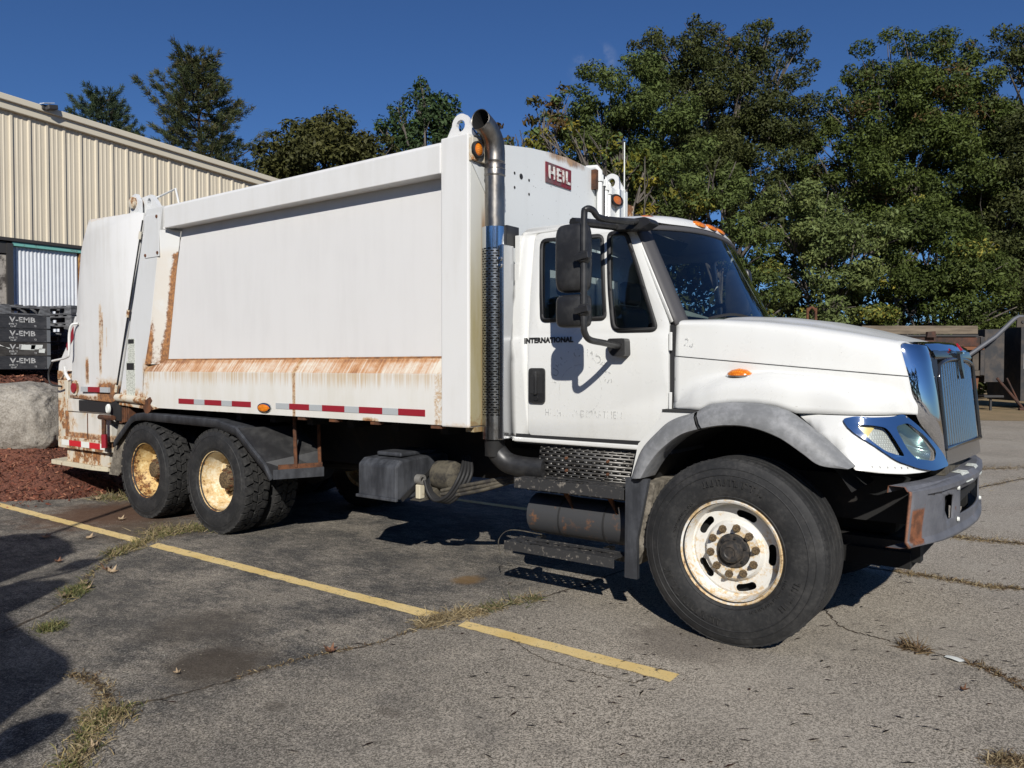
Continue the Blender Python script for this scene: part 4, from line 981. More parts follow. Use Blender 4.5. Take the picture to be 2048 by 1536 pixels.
m.build('rear_step', M_cream, truck, bevel=0.004)
m = MB(); m.box(-9.06, -8.80, -1.14, -1.05, 0.66, 1.50); m.build('rear_corner_post', M_rustpanel, truck, bevel=0.008)
LIP = [(-8.762, 2.311), (-9.009, 1.933), (-9.23, 1.706), (-9.25, 1.60), (-8.6, 1.60), (-8.5, 2.0), (-8.42, 2.31)]
STRIPE = [(-8.80, 2.19), (-8.80, 2.03), (-8.985, 1.88), (-9.0, 1.95)]
m = MB(); m.prism(LIP, 'y', -1.05, -1.0); m.build('hopper_lip', M_gate, truck)
m = MB(); m.box(-9.24, -8.60, -1.07, 1.0, 1.50, 1.62); m.build('hopper_edge', M_rustpanel, truck, bevel=0.01)
def arr(n): return None
m = MB(); m.add([(x, -1.054, z) for x, z in STRIPE], [(0, 1, 2, 3)]); m.build('red_stripe', M_red, truck, solid=0.004)
m = MB(); m.tube(spline([(-8.30, -1.22, 2.20), (-8.36, -1.27, 2.18), (-8.405, -1.28, 2.06), (-8.417, -1.28, 1.846), (-8.485, -1.28, 1.785), (-8.871, -1.28, 1.743)], 6), 0.015, 8); gh = m.build('grab_handle', M_white, truck, smooth=60)
m = MB(); m.tube(spline([(-8.86, -1.28, 1.745), (-8.944, -1.28, 1.661), (-8.99, -1.28, 1.566), (-8.95, -1.27, 1.452), (-8.81, -1.2, 1.42)], 6), 0.012, 8); m.build('drain_hose', M_rubber, gh, smooth=60)
m = MB(); m.tube([(-8.72, -1.2, 1.66), (-8.58, -1.25, 1.58), (-8.50, -1.24, 1.50)], 0.02, 8); m.build('latch_lever', M_white, truck)
# dark recess + latch post by the gate bottom
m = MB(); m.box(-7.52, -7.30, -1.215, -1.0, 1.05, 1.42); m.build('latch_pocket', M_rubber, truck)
m = MB(); m.tube([(-7.62, -1.25, 1.06), (-7.62, -1.25, 0.74)], 0.028, 8); lp = m.build('reflector_post', M_rusty, truck)
m = MB(); m.tube([(-7.62, -1.25, 0.88), (-7.62, -1.25, 0.72)], 0.033, 8); m.build('red_band', M_red, lp)
m = MB(); m.tube([(-7.72, -1.25, 1.08), (-7.40, -1.25, 1.08)], 0.03, 8); m.build('latch_tube', M_rusty, truck)
oval_y((-7.47, -1.26, 1.185), 0.035, 0.055, 0.03, M_paper, 'backup_lamp', truck)
m = MB(); m.tube([(-7.33, -1.235, 1.318), (-6.72, -1.235, 1.298)], 0.045, 10); m.build('hinge_tube', M_rustpanel, truck, smooth=40)
m = MB(); m.prism([(-7.30, 1.265), (-6.60, 1.255), (-6.45, 1.22), (-6.6, 1.2), (-7.3, 1.235)], 'y', -1.23, -1.1); m.build('hinge_bar', M_rustpanel, truck)
panel('hook_plate', [(-6.79, 1.27), (-6.62, 1.34), (-6.58, 1.30), (-6.62, 1.26), (-6.56, 1.22), (-6.62, 1.18), (-6.70, 1.13), (-6.75, 1.2)], [], lambda a, b: (a, -1.235, b), M_rusty, truck, solid=0.03)
m = MB()
for i in range(5): m.box(-7.36 + i * 0.05, -7.335 + i * 0.05, -1.20, -1.05, 1.02 + 0.01 * i, 1.26)
m.box(-7.4, -7.0, -1.05, -0.9, 0.98, 1.26); m.build('spring_stack', M_rusty, truck)
m = MB(); m.prism([(-7.42, 1.0), (-7.12, 1.0), (-7.16, 0.60), (-7.44, 0.40), (-7.66, 0.40)], 'y', -1.18, -1.15)
M_mudflap = mk('muddy_flap', rough=0.9, fn=lambda T: T.set(color=T.mix(T.noise(14, 6, 0.75).ss(0.40, 0.62), (0.10, 0.088, 0.07), (0.24, 0.215, 0.175)), rough=0.9))
m.build('mud_flap', M_mudflap, truck)

# ---------------- chassis
m = MB()
for s in (-1, 1): m.box(-8.4, 0.9, s * 0.46 - 0.04, s * 0.46 + 0.04, 0.72, 1.0)
for x in (-7.6, -6.0, -4.2, -3.0, -1.6, 0.2): m.box(x - 0.06, x + 0.06, -0.46, 0.46, 0.76, 0.96)
m.build('chassis_frame', M_black, truck)
m = MB()
for s in (-1, 1): m.box(-7.8, -2.2, s * 0.46 - 0.06, s * 0.46 + 0.06, 1.0, 1.23)
for x in np.arange(-7.4, -2.2, 0.55): m.box(x - 0.04, x + 0.04, -1.08, 1.08, 1.14, 1.225)
m.build('sub_frame', M_black, truck)
m = MB(); m.tube([(-5.2, 0, 0.6), (-2.6, 0, 0.72), (-1.0, 0, 0.8)], 0.06, 10); m.build('drive_shaft', M_black, truck)
for x in (-5.36, -6.72):
    m = MB(); m.tube([(x, -0.95, 0.525), (x, -0.3, 0.525), (x, 0.3, 0.525), (x, 0.95, 0.525)], 0.085, 12); ax_ = m.build('rear_axle', M_black, truck, smooth=50)
    m = MB(); m.lathe([(-0.22, 0.02), (-0.18, 0.14), (0, 0.21), (0.18, 0.14), (0.22, 0.02)], (x, 0, 0.56), 'x', 16); m.build('differential', M_black, ax_, smooth=50)
m = MB(); m.tube([(-0.065, -0.9, 0.5), (-0.065, -0.4, 0.42), (-0.065, 0.4, 0.42), (-0.065, 0.9, 0.5)], 0.06, 8)
m.box(-0.95, 0.85, -0.52, -0.42, 0.50, 0.62); m.box(-0.95, 0.85, 0.42, 0.52, 0.50, 0.62)
m.tube([(0.3, -0.75, 0.45), (0.3, 0.75, 0.45)], 0.03, 8)
m.build('front_axle', M_black, truck)
m = MB(); m.box(-0.6, 0.70, -0.38, 0.38, 0.62, 1.62); m.build('engine', M_soot_shade, truck, bevel=0.05)
for s in (-1, 1):
    m = MB(); m.box(-6.5, -5.6, s * 0.52 - 0.05, s * 0.52 + 0.05, 0.52, 0.70); m.build('leaf_spring', M_black, truck)

# ---------------- wheels
def fn_tyre(T):
    n = T.noise(6, 5, 0.7); f = T.noise(40, 4, 0.7)
    c = T.mix((n * 0.6 + f * 0.4).ss(0.42, 0.70), (0.012, 0.0125, 0.0135), (0.042, 0.041, 0.040))
    T.set(color=c, rough=0.72, bump=f, bstr=0.25, bdist=0.004)
M_tyre = mk('tyre_rubber', rough=0.72, fn=fn_tyre)
M_tread = mk('tread_rubber', rough=0.85, fn=lambda T: T.set(color=T.mix(T.noise(25, 4, 0.7).ss(0.35, 0.7), (0.011, 0.011, 0.0115), (0.038, 0.037, 0.035)), rough=0.85))
def rim_rust(base, lo, hi, seed=0):
    def fn(T):
        rad = (T.x * T.x + T.z * T.z).sqrt()
        n = T.noise(9, 6, 0.75, off=(seed, seed, 0)); f = T.noise(45, 4, 0.7)
        m = (n * 0.65 + f * 0.35 + rad.ss(0.27, 0.315) * 0.10 + (1 - rad.ss(0.12, 0.16)) * 0.06 - T.z * 0.10)
        c = T.mix(m.ss(lo, hi) * 0.8, base, (0.58, 0.38, 0.14))
        c = T.mix(m.ss(hi, hi + 0.10), c, T.mix(f.ss(0.4, 0.6), (0.30, 0.13, 0.035), (0.10, 0.04, 0.016)))
        T.set(color=c, rough=0.5)
    return mk('wheel_paint', base, 0.5, fn=fn)
M_rimf = rim_rust((0.70, 0.69, 0.65), 0.50, 0.625)
M_rimr1 = rim_rust((0.76, 0.69, 0.52), 0.42, 0.56, 3)
M_rimr2 = rim_rust((0.78, 0.66, 0.38), 0.34, 0.49, 8)
M_nut = mk('rusty_nut', rough=0.8, fn=lambda T: T.set(color=T.mix(T.noise(60, 3, 0.7).ss(0.4, 0.6), (0.16, 0.11, 0.055), (0.055, 0.036, 0.02)), rough=0.8))
def nut(mb, x, z, y0, r=0.017, h=0.03):
    mb.lathe([(y0, r * 1.5), (y0 - h * 0.25, r * 1.5), (y0 - h * 0.3, r), (y0 - h, r * 0.92), (y0 - h * 1.02, r * 0.5), (y0 - h * 1.35, r * 0.48), (y0 - h * 1.36, 0)], (x, 0, z), 'y', 8)
def ring2(r, n, ph=0): return [(r * math.cos(2 * PI * k / n + ph), r * math.sin(2 * PI * k / n + ph)) for k in range(n)]

M_hubd = mk('oily_hub', rough=0.55, fn=lambda T: T.set(color=T.mix(T.noise(25, 5, 0.7).ss(0.4, 0.65), (0.022, 0.022, 0.023), (0.075, 0.062, 0.05)), rough=0.5))
def front_wheel(side):
    # local: outer face towards -y
    prof = [(0.155, 0.293), (0.178, 0.31), (0.197, 0.36), (0.203, 0.42), (0.196, 0.485), (0.186, 0.515), (0.182, 0.530), (0.170, 0.548)]
    tread = []
    for a, b in ((-0.165, -0.108), (-0.096, -0.038), (-0.026, 0.026), (0.038, 0.096), (0.108, 0.165)):
        tread += [(a, 0.549), (a + 0.002, 0.563), (b - 0.002, 0.563), (b, 0.549)]
    full = [(-a, r) for a, r in prof] + tread + [(a, r) for a, r in reversed(prof)]
    rim = MB()
    rim.lathe([(-0.185, 0.300), (-0.19, 0.312), (-0.18, 0.318), (-0.165, 0.312), (-0.16, 0.295), (-0.12, 0.283), (-0.085, 0.278), (0.16, 0.278), (0.18, 0.31)], n=64)
    rim.lathe([(-0.085, 0.281), (-0.078, 0.272), (-0.088, 0.255)], n=64)
    rim.lathe([(-0.088, 0.187), (-0.096, 0.182), (-0.115, 0.175), (-0.124, 0.165), (-0.124, 0.106), (-0.10, 0.104)], n=64)
    me = rim.mesh('wheel')
    # disc ring with five oblong hand holes
    slots = []
    for k in range(5):
        a0 = math.radians(90 - 18 + 72 * k); pts = []
        for q in range(9): w = a0 + math.radians(-10.5 + 21 * q / 8); pts.append((0.250 * math.cos(w), 0.250 * math.sin(w)))
        for q in range(1, 7):                      # rounded end
            f_ = PI / 2 - PI * q / 7; w = a0 + math.radians(10.5) + 0.022 / 0.228 * math.cos(f_); r_ = 0.228 + 0.022 * math.sin(f_); pts.append((r_ * math.cos(w), r_ * math.sin(w)))
        for q in range(9): w = a0 + math.radians(10.5 - 21 * q / 8); pts.append((0.206 * math.cos(w), 0.206 * math.sin(w)))
        for q in range(1, 7):
            f_ = -PI / 2 + PI * q / 7; w = a0 - math.radians(10.5) - 0.022 / 0.228 * math.cos(f_); r_ = 0.228 + 0.022 * math.sin(f_); pts.append((r_ * math.cos(w), r_ * math.sin(w)))
        slots.append(pts)
    disc = panel('disc', ring2(0.255, 64), [ring2(0.187, 64)] + slots, lambda a, b: (a, -0.088, b), None, None)
    bm = bmesh.new(); bm.from_mesh(me); bm.from_mesh(disc); bmesh.ops.recalc_face_normals(bm, faces=bm.faces); bm.to_mesh(me); bm.free()
    w = link('wheel', me, M_rimf, truck, smooth=40, loc=(-0.065, side * 1.02, 0.563), rot=(0, 0, 0 if side < 0 else PI), norm=False)
    t = MB(); t.lathe(full, n=96); t.build('tyre', M_tyre, w, smooth=40)
    rg = MB()
    for r0, y in ((0.335, 0.1915), (0.465, 0.2), (0.505, 0.191)):
        rg.lathe([(-y + 0.004, r0 - 0.006), (-y - 0.0025, r0), (-y + 0.004, r0 + 0.006)], n=96)
    rg.build('sidewall_rib', M_tyre, w, smooth=60)
    # sipes along the shoulder
    sp = MB()
    for k in range(72):
        a = 2 * PI * k / 72; c, s_ = math.cos(a), math.sin(a); r = 0.5625
        sp.obox((r * c, -0.150, r * s_), (c * 0.0035, 0, s_ * 0.0035), (0, 0.016, 0), (-s_ * 0.0035, 0, c * 0.0035))
    sp.build('shoulder_sipe', M_rubber, w)['kind'] = 'stuff'
    bk = MB(); bk.lathe([(0.0, 0.276), (0.0, 0.05)], n=32); bk.build('brake_drum', M_black, w)
    hub = MB(); hub.lathe([(-0.09, 0.105), (-0.130, 0.102), (-0.138, 0.096), (-0.140, 0.070), (-0.172, 0.064), (-0.184, 0.056), (-0.187, 0.036), (-0.181, 0.030), (-0.181, 0.0)], n=32)
    h = hub.build('hub', M_hubd, w, smooth=35)
    for k in range(6):
        a = 2 * PI * k / 6 + 0.3; bb_ = MB(); nut(bb_, 0.083 * math.cos(a), 0.083 * math.sin(a), -0.139, 0.007, 0.010); bb_.build('hub_bolt', M_blackp, h)
    nm = None
    for k in range(10):
        a = 2 * PI * k / 10 + 0.16
        if nm is None:
            nb = MB(); nut(nb, 0, 0, 0, 0.0165, 0.034); nm = nb.mesh('lug_nut'); fixn(nm); nm.materials.append(M_nut)
        q = link('lug_nut', nm, None, w, loc=(0.1425 * math.cos(a), -0.124, 0.1425 * math.sin(a)), norm=False)
    return w
front_wheel(-1); front_wheel(1)

# drive-tyre tread blocks (shared)
def tread_blocks(R, hw):
    mb = MB(); r = random.Random(4); n = 34
    rowsY = [(-hw, -hw * 0.46), (-hw * 0.42, -0.006), (0.006, hw * 0.42), (hw * 0.46, hw)]
    for ri, (ya, yb) in enumerate(rowsY):
        for k in range(n):
            a0 = (k + (0.5 if ri % 2 else 0.0)) * 2 * PI / n; a1 = a0 + 2 * PI / n * 0.80; sk = (0.05 if ri in (0, 2) else -0.05)
            pts = []
            zig = 0.010 * (1 if k % 2 else -1)
            outl = [(a0, ya), (a0 + sk * 0.5, (ya + yb) / 2 + zig), (a0 + sk, yb), (a1 + sk, yb + zig * 0.6), (a1 + sk * 0.5, (ya + yb) / 2), (a1, ya)]
            for rr2 in (R - 0.03, R + 0.002):
                for a, y in outl:
                    ro = rr2 - (0.008 if abs(y) > hw * 0.95 else 0)
                    pts.append((ro * math.cos(a), y, ro * math.sin(a)))
            m6 = 6
            fs = [tuple(range(6, 12))] + [(i, (i + 1) % m6, (i + 1) % m6 + m6, i + m6) for i in range(m6)]
            mb.add(pts, fs)
        if ri in (0, 3):
            pass
    return mb.mesh('tread_blocks')
ME_tread = tread_blocks(0.532, 0.128); fixn(ME_tread); ME_tread.materials.append(M_tread)
def tyre_prof(hw, R): return [(-hw + 0.03, 0.290), (-hw + 0.006, 0.308), (-hw - 0.006, 0.36), (-hw - 0.010, 0.415), (-hw - 0.004, 0.462), (-hw + 0.006, 0.492), (-hw + 0.014, 0.512), (-hw + 0.03, 0.508), (hw - 0.03, 0.508), (hw - 0.014, 0.512), (hw - 0.006, 0.492), (hw + 0.004, 0.462), (hw + 0.010, 0.415), (hw + 0.006, 0.36), (hw - 0.006, 0.308), (hw - 0.03, 0.290)]
tb = MB(); tb.lathe(tyre_prof(0.135, 0.532), n=80)
for r0, y in ((0.335, 0.136), (0.455, 0.141)): tb.lathe([(-y + 0.004, r0 - 0.006), (-y - 0.003, r0), (-y + 0.004, r0 + 0.006)], n=80)
ME_rt = tb.mesh('tyre'); fixn(ME_rt); ME_rt.materials.append(M_tyre)
ME_rt.polygons.foreach_set('use_smooth', [True] * len(ME_rt.polygons)); ME_rt.set_sharp_from_angle(angle=math.radians(45))
def rear_wheel(x, side, mat):
    rim = MB()
    rim.lathe([(-0.118, 0.296), (-0.126, 0.308), (-0.118, 0.317), (-0.105, 0.312), (-0.102, 0.292), (-0.05, 0.276), (0.0, 0.268), (0.02, 0.252), (0.05, 0.245), (0.075, 0.235), (0.085, 0.215), (0.085, 0.11)], n=64)
    w = rim.build('wheel', mat, truck, smooth=40, loc=(x, side * 1.115, 0.527), rot=(0, 0, 0 if side < 0 else PI))
    link('tyre', ME_rt, None, w, norm=False); link('tread', ME_tread, None, w, norm=False)['kind'] = 'stuff'
    h = MB(); h.lathe([(0.09, 0.118), (0.02, 0.115), (0.01, 0.10), (-0.035, 0.085), (-0.04, 0.075), (-0.042, 0)], n=32); hb = h.build('hub', M_nut, w, smooth=35)
    for k in range(10):
        a = 2 * PI * k / 10; nb = MB(); nut(nb, 0.143 * math.cos(a), 0.143 * math.sin(a), 0.084, 0.019, 0.045); nb.build('lug_nut', M_nut, w)
    for k in range(8):
        a = 2 * PI * k / 8 + 0.2; nb = MB(); nut(nb, 0.092 * math.cos(a), 0.092 * math.sin(a), 0.008, 0.012, 0.028); nb.build('axle_nut', M_rusty, w)
    # inner twin tyre
    r2 = MB(); r2.lathe([(-0.10, 0.29), (-0.09, 0.25), (0.1, 0.25), (0.11, 0.31)], n=40); w2 = r2.build('inner_wheel', mat, truck, smooth=40, loc=(x, side * 0.775, 0.527), rot=(0, 0, 0 if side < 0 else PI))
    link('tyre', ME_rt, None, w2, norm=False); t2 = link('tread', ME_tread, None, w2, norm=False); t2['kind'] = 'stuff'; t2.rotation_euler = (0, 0.07, 0)
for s in (-1, 1):
    rear_wheel(-5.36, s, M_rimr1); rear_wheel(-6.72, s, M_rimr2)

# ---------------- rear mudguard
gpts = [(-7.43, 0.76), (-7.40, 0.83), (-7.02, 1.115), (-6.93, 1.15), (-6.76, 1.165), (-5.36, 1.148), (-5.02, 1.085), (-4.56, 0.76), (-4.46, 0.63)]
P = [(x, z) for x, z in gpts]; rows = [[], [], [], []]
for x, z in P:
    rows[0].append((x, -1.24, z - 0.085)); rows[1].append((x, -1.245, z - 0.01)); rows[2].append((x, -1.225, z)); rows[3].append((x, -0.62, z))
rows[0][0] = (-7.43, -1.24, 0.74); rows[0][-1] = (-4.50, -1.24, 0.60)
m = MB(); m.grid(rows); mg = m.build('rear_mudguard', M_olddark, truck, smooth=20, solid=0.01)
m = MB(); m.add([(-4.46, -1.235, 0.63), (-5.02, -1.22, 1.08), (-4.35, -0.55, 1.16), (-3.82, -0.55, 0.80)], [(0, 1, 2, 3)])
m = MB(); sk_ = [(-5.0, -1.22, 1.07), (-4.56, -1.225, 0.77), (-4.46, -1.225, 0.66)]; sk2 = [(-4.62, -0.78, 1.09), (-4.33, -0.78, 0.86), (-4.27, -0.78, 0.66)]
m.grid([sk_, [tuple((Vector(a) + Vector(b)) / 2) for a, b in zip(sk_, sk2)], sk2]); m.build('guard_apron', M_blackp, truck, solid=0.01)  # darker plastic than the guard, its tone stands in for shade on the apron
m = MB(); m.obox((-4.365, -1.0, 0.665), (0.095, 0.22, 0.0), (-0.010, 0.005, 0), (0, 0, 0.045)); m.build('apron_rail', M_olddark, truck)
m = MB(); m.obox((-4.365, -0.98, 0.73), (0.085, 0.19, 0.0), (-0.010, 0.005, 0), (0, 0, 0.022)); m.build('apron_strap', M_rusty, truck)
for x, y in ((-4.38, -1.02), (-4.30, -0.80)):
    m = MB(); m.tube([(x, y, 0.72), (x - 0.02, y, 1.2)], 0.018, 6); m.build('guard_hanger', M_rusty, truck)
m = MB(); m.tube([(-4.0, -0.30, 0.62), (-3.6, -0.30, 0.62)], 0.11, 14); m.build('air_tank', M_black, truck, smooth=40)

# ---------------- battery / tool box with hoses
bo = [(-1.2, 0.585), (-1.2, 0.86), (-1.14, 0.905), (-0.62, 0.93), (-0.55, 0.90), (-0.55, 0.585)]
m = MB(); m.prism(bo, 'x', -3.32, -2.865); bx_ = m.build('battery_box', M_olddark, truck, bevel=0.018)
m = MB(); m.box(-3.24, -2.95, -1.06, -0.62, 0.92, 0.955); m.build('box_lid', M_olddark, bx_, bevel=0.012)
m = MB(); m.box(-3.335, -2.855, -1.215, -1.19, 0.575, 0.60); m.build('box_flange', M_olddark, bx_, bevel=0.004)
m = MB(); m.obox((-2.855, -0.95, 0.70), (0.004, 0, 0), (0, 0.20, 0.115), (0, -0.010, 0.017)); m.build('box_edge', M_rubber, bx_)
M_grime = mk('grimy_steel', rough=0.85, fn=lambda T: T.set(color=T.mix(T.noise(9, 6, 0.75).ss(0.4, 0.6), (0.10, 0.088, 0.065), (0.03, 0.027, 0.024)), rough=0.85))
M_guardg = mk('zinc_fitting', (0.30, 0.29, 0.27), 0.5, 0.5)
m = MB(); m.prism([(-1.05, 0.57), (-0.95, 0.60), (-0.62, 0.78), (-0.50, 0.70), (-0.50, 0.58)], 'x', -2.86, -2.74); m.build('valve_bracket', M_grime, truck)
m = MB(); m.lathe([(-2.78, 0.0), (-2.78, 0.12), (-2.70, 0.13), (-2.58, 0.13), (-2.55, 0.1), (-2.54, 0.0)], (0, -0.78, 0.76), 'x', 20); m.build('brake_chamber', M_grime, truck, smooth=40)
m = MB(); m.box(-2.815, -2.765, -1.03, -0.97, 0.585, 0.70); fb = m.build('fitting_block', M_cream, truck, bevel=0.006)
m = MB(); m.lathe([(-2.82, 0.022), (-2.82, 0.042), (-2.76, 0.042), (-2.76, 0.022)], (0, -1.0, 0.742), 'x', 18, closed=True); m.build('hose_eye', M_guardg, fb, smooth=40)
for i in range(4):
    d = 0.022 * i
    m = MB(); m.tube(spline([(-2.74, -1.0 + d, 0.74 - d), (-2.70, -1.0 + d, 0.64 - d * 0.3), (-2.62 + d, -1.0 + d, 0.585 - d * 0.3), (-2.50 + d, -0.98 + d, 0.64), (-2.42 + d, -0.93 + d, 0.80), (-2.52 + d, -0.75, 0.93)], 5), 0.015, 7); m.build('air_hose', M_rubber, truck, smooth=60)
for i in range(3):
    d = 0.03 * i; m = MB(); m.tube(spline([(-2.60, -0.95, 0.60 + d), (-2.2, -0.9, 0.70 + d), (-1.85, -0.8, 0.80 + d * 0.5), (-1.6, -0.72, 0.74 + d), (-1.2, -0.6, 0.76)], 6), 0.016, 7); m.build('brake_line', M_grime, truck, smooth=60)

# ---------------- exhaust
SX, SY = -1.965, -1.05
m = MB(); m.lathe([(2.70, 0.074), (3.10, 0.074), (3.105, 0.079), (3.20, 0.079), (3.205, 0.075)], (SX, SY, 0), 'z', 32)
st_ = m.build('exhaust_stack', M_steel, truck, smooth=40)
el = MB(); path = spline([(SX, SY, 3.20), (SX, SY, 3.29), (SX, SY - 0.02, 3.37), (SX - 0.004, SY - 0.075, 3.44), (SX - 0.008, SY - 0.165, 3.49)], 6)
def mitre(mb, nn):
    d = (path[-1] - path[-2]).normalized(); pn = Vector((0.12, -0.98, 0.12)).normalized(); c0 = path[-1]
    for i in range(len(mb.v) - nn, len(mb.v)):
        v = Vector(mb.v[i]); mb.v[i] = tuple(v + d * ((c0 - v).dot(pn) / d.dot(pn)))
el.tube(path, 0.077, 28, cap=False); mitre(el, 28); eb = el.build('curved_tip', M_steel, truck, smooth=50, solid=0.004)
inn = MB(); inn.tube([p for p in path[10:]], 0.071, 24, cap=False); mitre(inn, 24); inn.f.append(tuple(range(24))); inn.build('sooty_bore', M_soot_shade, eb)
for z in (3.11, 3.155, 3.195):
    m = MB(); m.lathe([(z - 0.004, 0.078), (z, 0.0815), (z + 0.004, 0.078)], (SX, SY, 0), 'z', 28); m.build('weld_ring', M_steel, st_, smooth=60)
# perforated heat shield: rows of slots left open between bands
sh = MB(); R0 = 0.097
a0, a1 = math.radians(-205), math.radians(25)
def arc(z0, z1, w0, w1, n=20):
    rows = [[(SX + R0 * math.cos(w0 + (w1 - w0) * k / n), SY + R0 * math.sin(w0 + (w1 - w0) * k / n), z) for k in range(n + 1)] for z in (z0, z1)]; sh.grid(rows)
arc(2.56, 2.72, a0, a1, 28); arc(1.13, 1.30, a0, a1, 28)
nrow = 66; dz = (2.56 - 1.30) / nrow
for i in range(nrow):
    z = 1.30 + i * dz; arc(z, z + dz * 0.55, a0, a1, 28)
    nseg = 9; ofs = 0.5 if i % 2 else 0.0
    for k in range(nseg + 1):
        c = a0 + (a1 - a0) * (k + ofs) / nseg; w0, w1 = max(a0, c - 0.065), min(a1, c + 0.065)
        if w1 > w0: arc(z + dz * 0.55, z + dz, w0, w1, 2)
shield = sh.build('heat_shield', M_shield, truck, smooth=50)
m = MB(); m.lathe([(1.0, 0.076), (2.72, 0.076)], (SX, SY, 0), 'z', 28); m.build('muffler_pipe', M_black, truck, smooth=40)
m = MB(); m.box(-1.875, -1.835, -1.12, -0.98, 1.13, 2.58); pb = m.build('stack_bracket', M_chromed, truck, bevel=0.01)
m = MB(); m.box(-1.90, -1.85, -1.05, -0.9, 2.58, 2.73); m.build('upper_clamp', M_blackp, truck)
for z in (2.47, 2.42):
    m = MB(); m.lathe([(-1.12, 0.018), (-1.135, 0.015), (-1.136, 0)], (-1.855, 0, z), 'y', 10); m.build('bolt', M_chromed, pb)
m = MB(); m.tube(spline([(SX, SY, 1.14), (SX, SY + 0.01, 1.05), (SX + 0.08, SY + 0.04, 0.955), (SX + 0.22, SY + 0.07, 0.925), (-1.55, -0.97, 0.925)], 6), 0.078, 20); m.build('exhaust_elbow', M_blackp, truck, smooth=50)
# horizontal muffler guard, perforated with slots
mg_ = MB(); ys_, zc, Rg = -0.86, 0.975, 0.13
def arcx(x0, x1, w0, w1, n=4):
    def pt(x, w):
        w_ = w; return (x, ys_ - 0.10 - 0.03 * math.cos(w), zc + 0.105 * math.sin(w) if False else zc + 0.118 * math.sin(w))
    mg_.grid([[pt(x, w0 + (w1 - w0) * k / n) for k in range(n + 1)] for x in (x0, x1)])
nr = 12; x0g, x1g = -1.60, -0.80
for i in range(nr):
    wa = -PI / 2 + PI * i / nr; wb = -PI / 2 + PI * (i + 1) / nr; mid = wa + (wb - wa) * 0.55
    arcx(x0g, x1g, wa, mid, 2)
    ns = 12; off = 0.5 if i % 2 else 0
    for k in range(ns + 1):
        c = x0g + (x1g - x0g) * (k + off) / ns; xa, xb = max(x0g, c - 0.013), min(x1g, c + 0.013)
        if xb > xa: arcx(xa, xb, mid, wb, 1)
    if i in (0, nr - 1): arcx(x0g, x1g, mid, wb, 1)
M_guard = mk('grimy_guard', rough=0.4, fn=lambda T: T.set(color=T.mix(T.noise(9, 5, 0.7).ss(0.4, 0.7), (0.20, 0.195, 0.185), (0.06, 0.053, 0.045)), metal=0.7, rough=0.5))
gd = mg_.build('muffler_guard', M_guard, truck, smooth=50, solid=0.003)
m = MB(); m.tube([(-1.6, -0.80, 0.975), (-0.75, -0.80, 0.975)], 0.10, 20); m.build('muffler', M_black, truck, smooth=40)
for x, z in ((-1.36, 1.02), (-1.36, 0.93), (-1.02, 1.02), (-1.02, 0.93)):
    m = MB(); m.lathe([(-0.985, 0.012), (-1.0, 0.010), (-1.0, 0)], (x, 0, z), 'y', 8); m.build('bolt', M_rusty, gd)

# ---------------- steps and tank
def stepb(x0, x1, ya, yb, z, h, name):
    holes = []
    nx, ny = 20, 4
    for i in range(nx):
        for j in range(ny):
            if (i + j) % 2: continue
            cx = x0 + (x1 - x0) * (i + 0.8) / (nx + 0.6); cy = ya + (yb - ya) * (j + 0.7) / (ny + 0.4)
            holes.append([(cx - 0.011, cy - 0.009), (cx + 0.011, cy - 0.009), (cx + 0.011, cy + 0.009), (cx - 0.011, cy + 0.009)])
    s_ = panel(name, [(x0, ya), (x1, ya), (x1, yb), (x0, yb)], holes, lambda a, b: (a, b, z), M_stepm, truck, solid=0.004, out=(0, 0, 1))
    e = MB(); e.box(x0, x1, ya - 0.006, ya, z - h, z + 0.006); e.build('step_lip', M_stepm, s_, bevel=0.002)
    e = MB(); e.box(x0, x1, yb, yb + 0.006, z - h, z + 0.006); e.build('step_back', M_stepm, s_)
    return s_
stepb(-1.70, -0.80, -1.16, -0.99, 0.868, 0.07, 'upper_step')
stepb(-1.76, -0.85, -1.20, -1.01, 0.405, 0.06, 'lower_step')
m = MB(); m.tube([(-1.73, -0.86, 0.572), (-1.70, -0.86, 0.572), (-0.86, -0.86, 0.572), (-0.83, -0.86, 0.572)], [0.10, 0.148, 0.148, 0.12], 32); tk = m.build('air_reservoir', M_tank, truck, smooth=40)
for x in (-1.42, -1.05):
    m = MB(); m.lathe([(x - 0.008, 0.149), (x - 0.006, 0.153), (x + 0.006, 0.153), (x + 0.008, 0.149)], (0, -0.86, 0.572), 'x', 32); m.build('tank_strap', M_rubber, tk, smooth=30)
for x in (-1.36, -1.0):
    m = MB(); m.add([(x - 0.03, -1.0, 0.80), (x + 0.02, -1.0, 0.80), (x + 0.05, -0.97, 0.66)], [(0, 1, 2)]); m.build('tank_gusset', M_rusty, truck, solid=0.02)
m = MB(); m.box(-1.70, -0.82, -1.0, -0.98, 0.76, 0.86); m.build('step_bracket', M_stepm, truck)
m = MB(); m.box(-1.62, -1.58, -1.0, -0.92, 0.36, 0.42); m.box(-1.05, -1.0, -1.0, -0.92, 0.36, 0.42); m.build('step_mount', M_chromed, truck)
m = MB(); m.tube(spline([(-1.60, -0.95, 0.43), (-1.85, -1.0, 0.44), (-1.95, -1.02, 0.36), (-1.93, -1.03, 0.25)], 6), 0.004, 5); m.build('loose_wire', M_grime, truck)

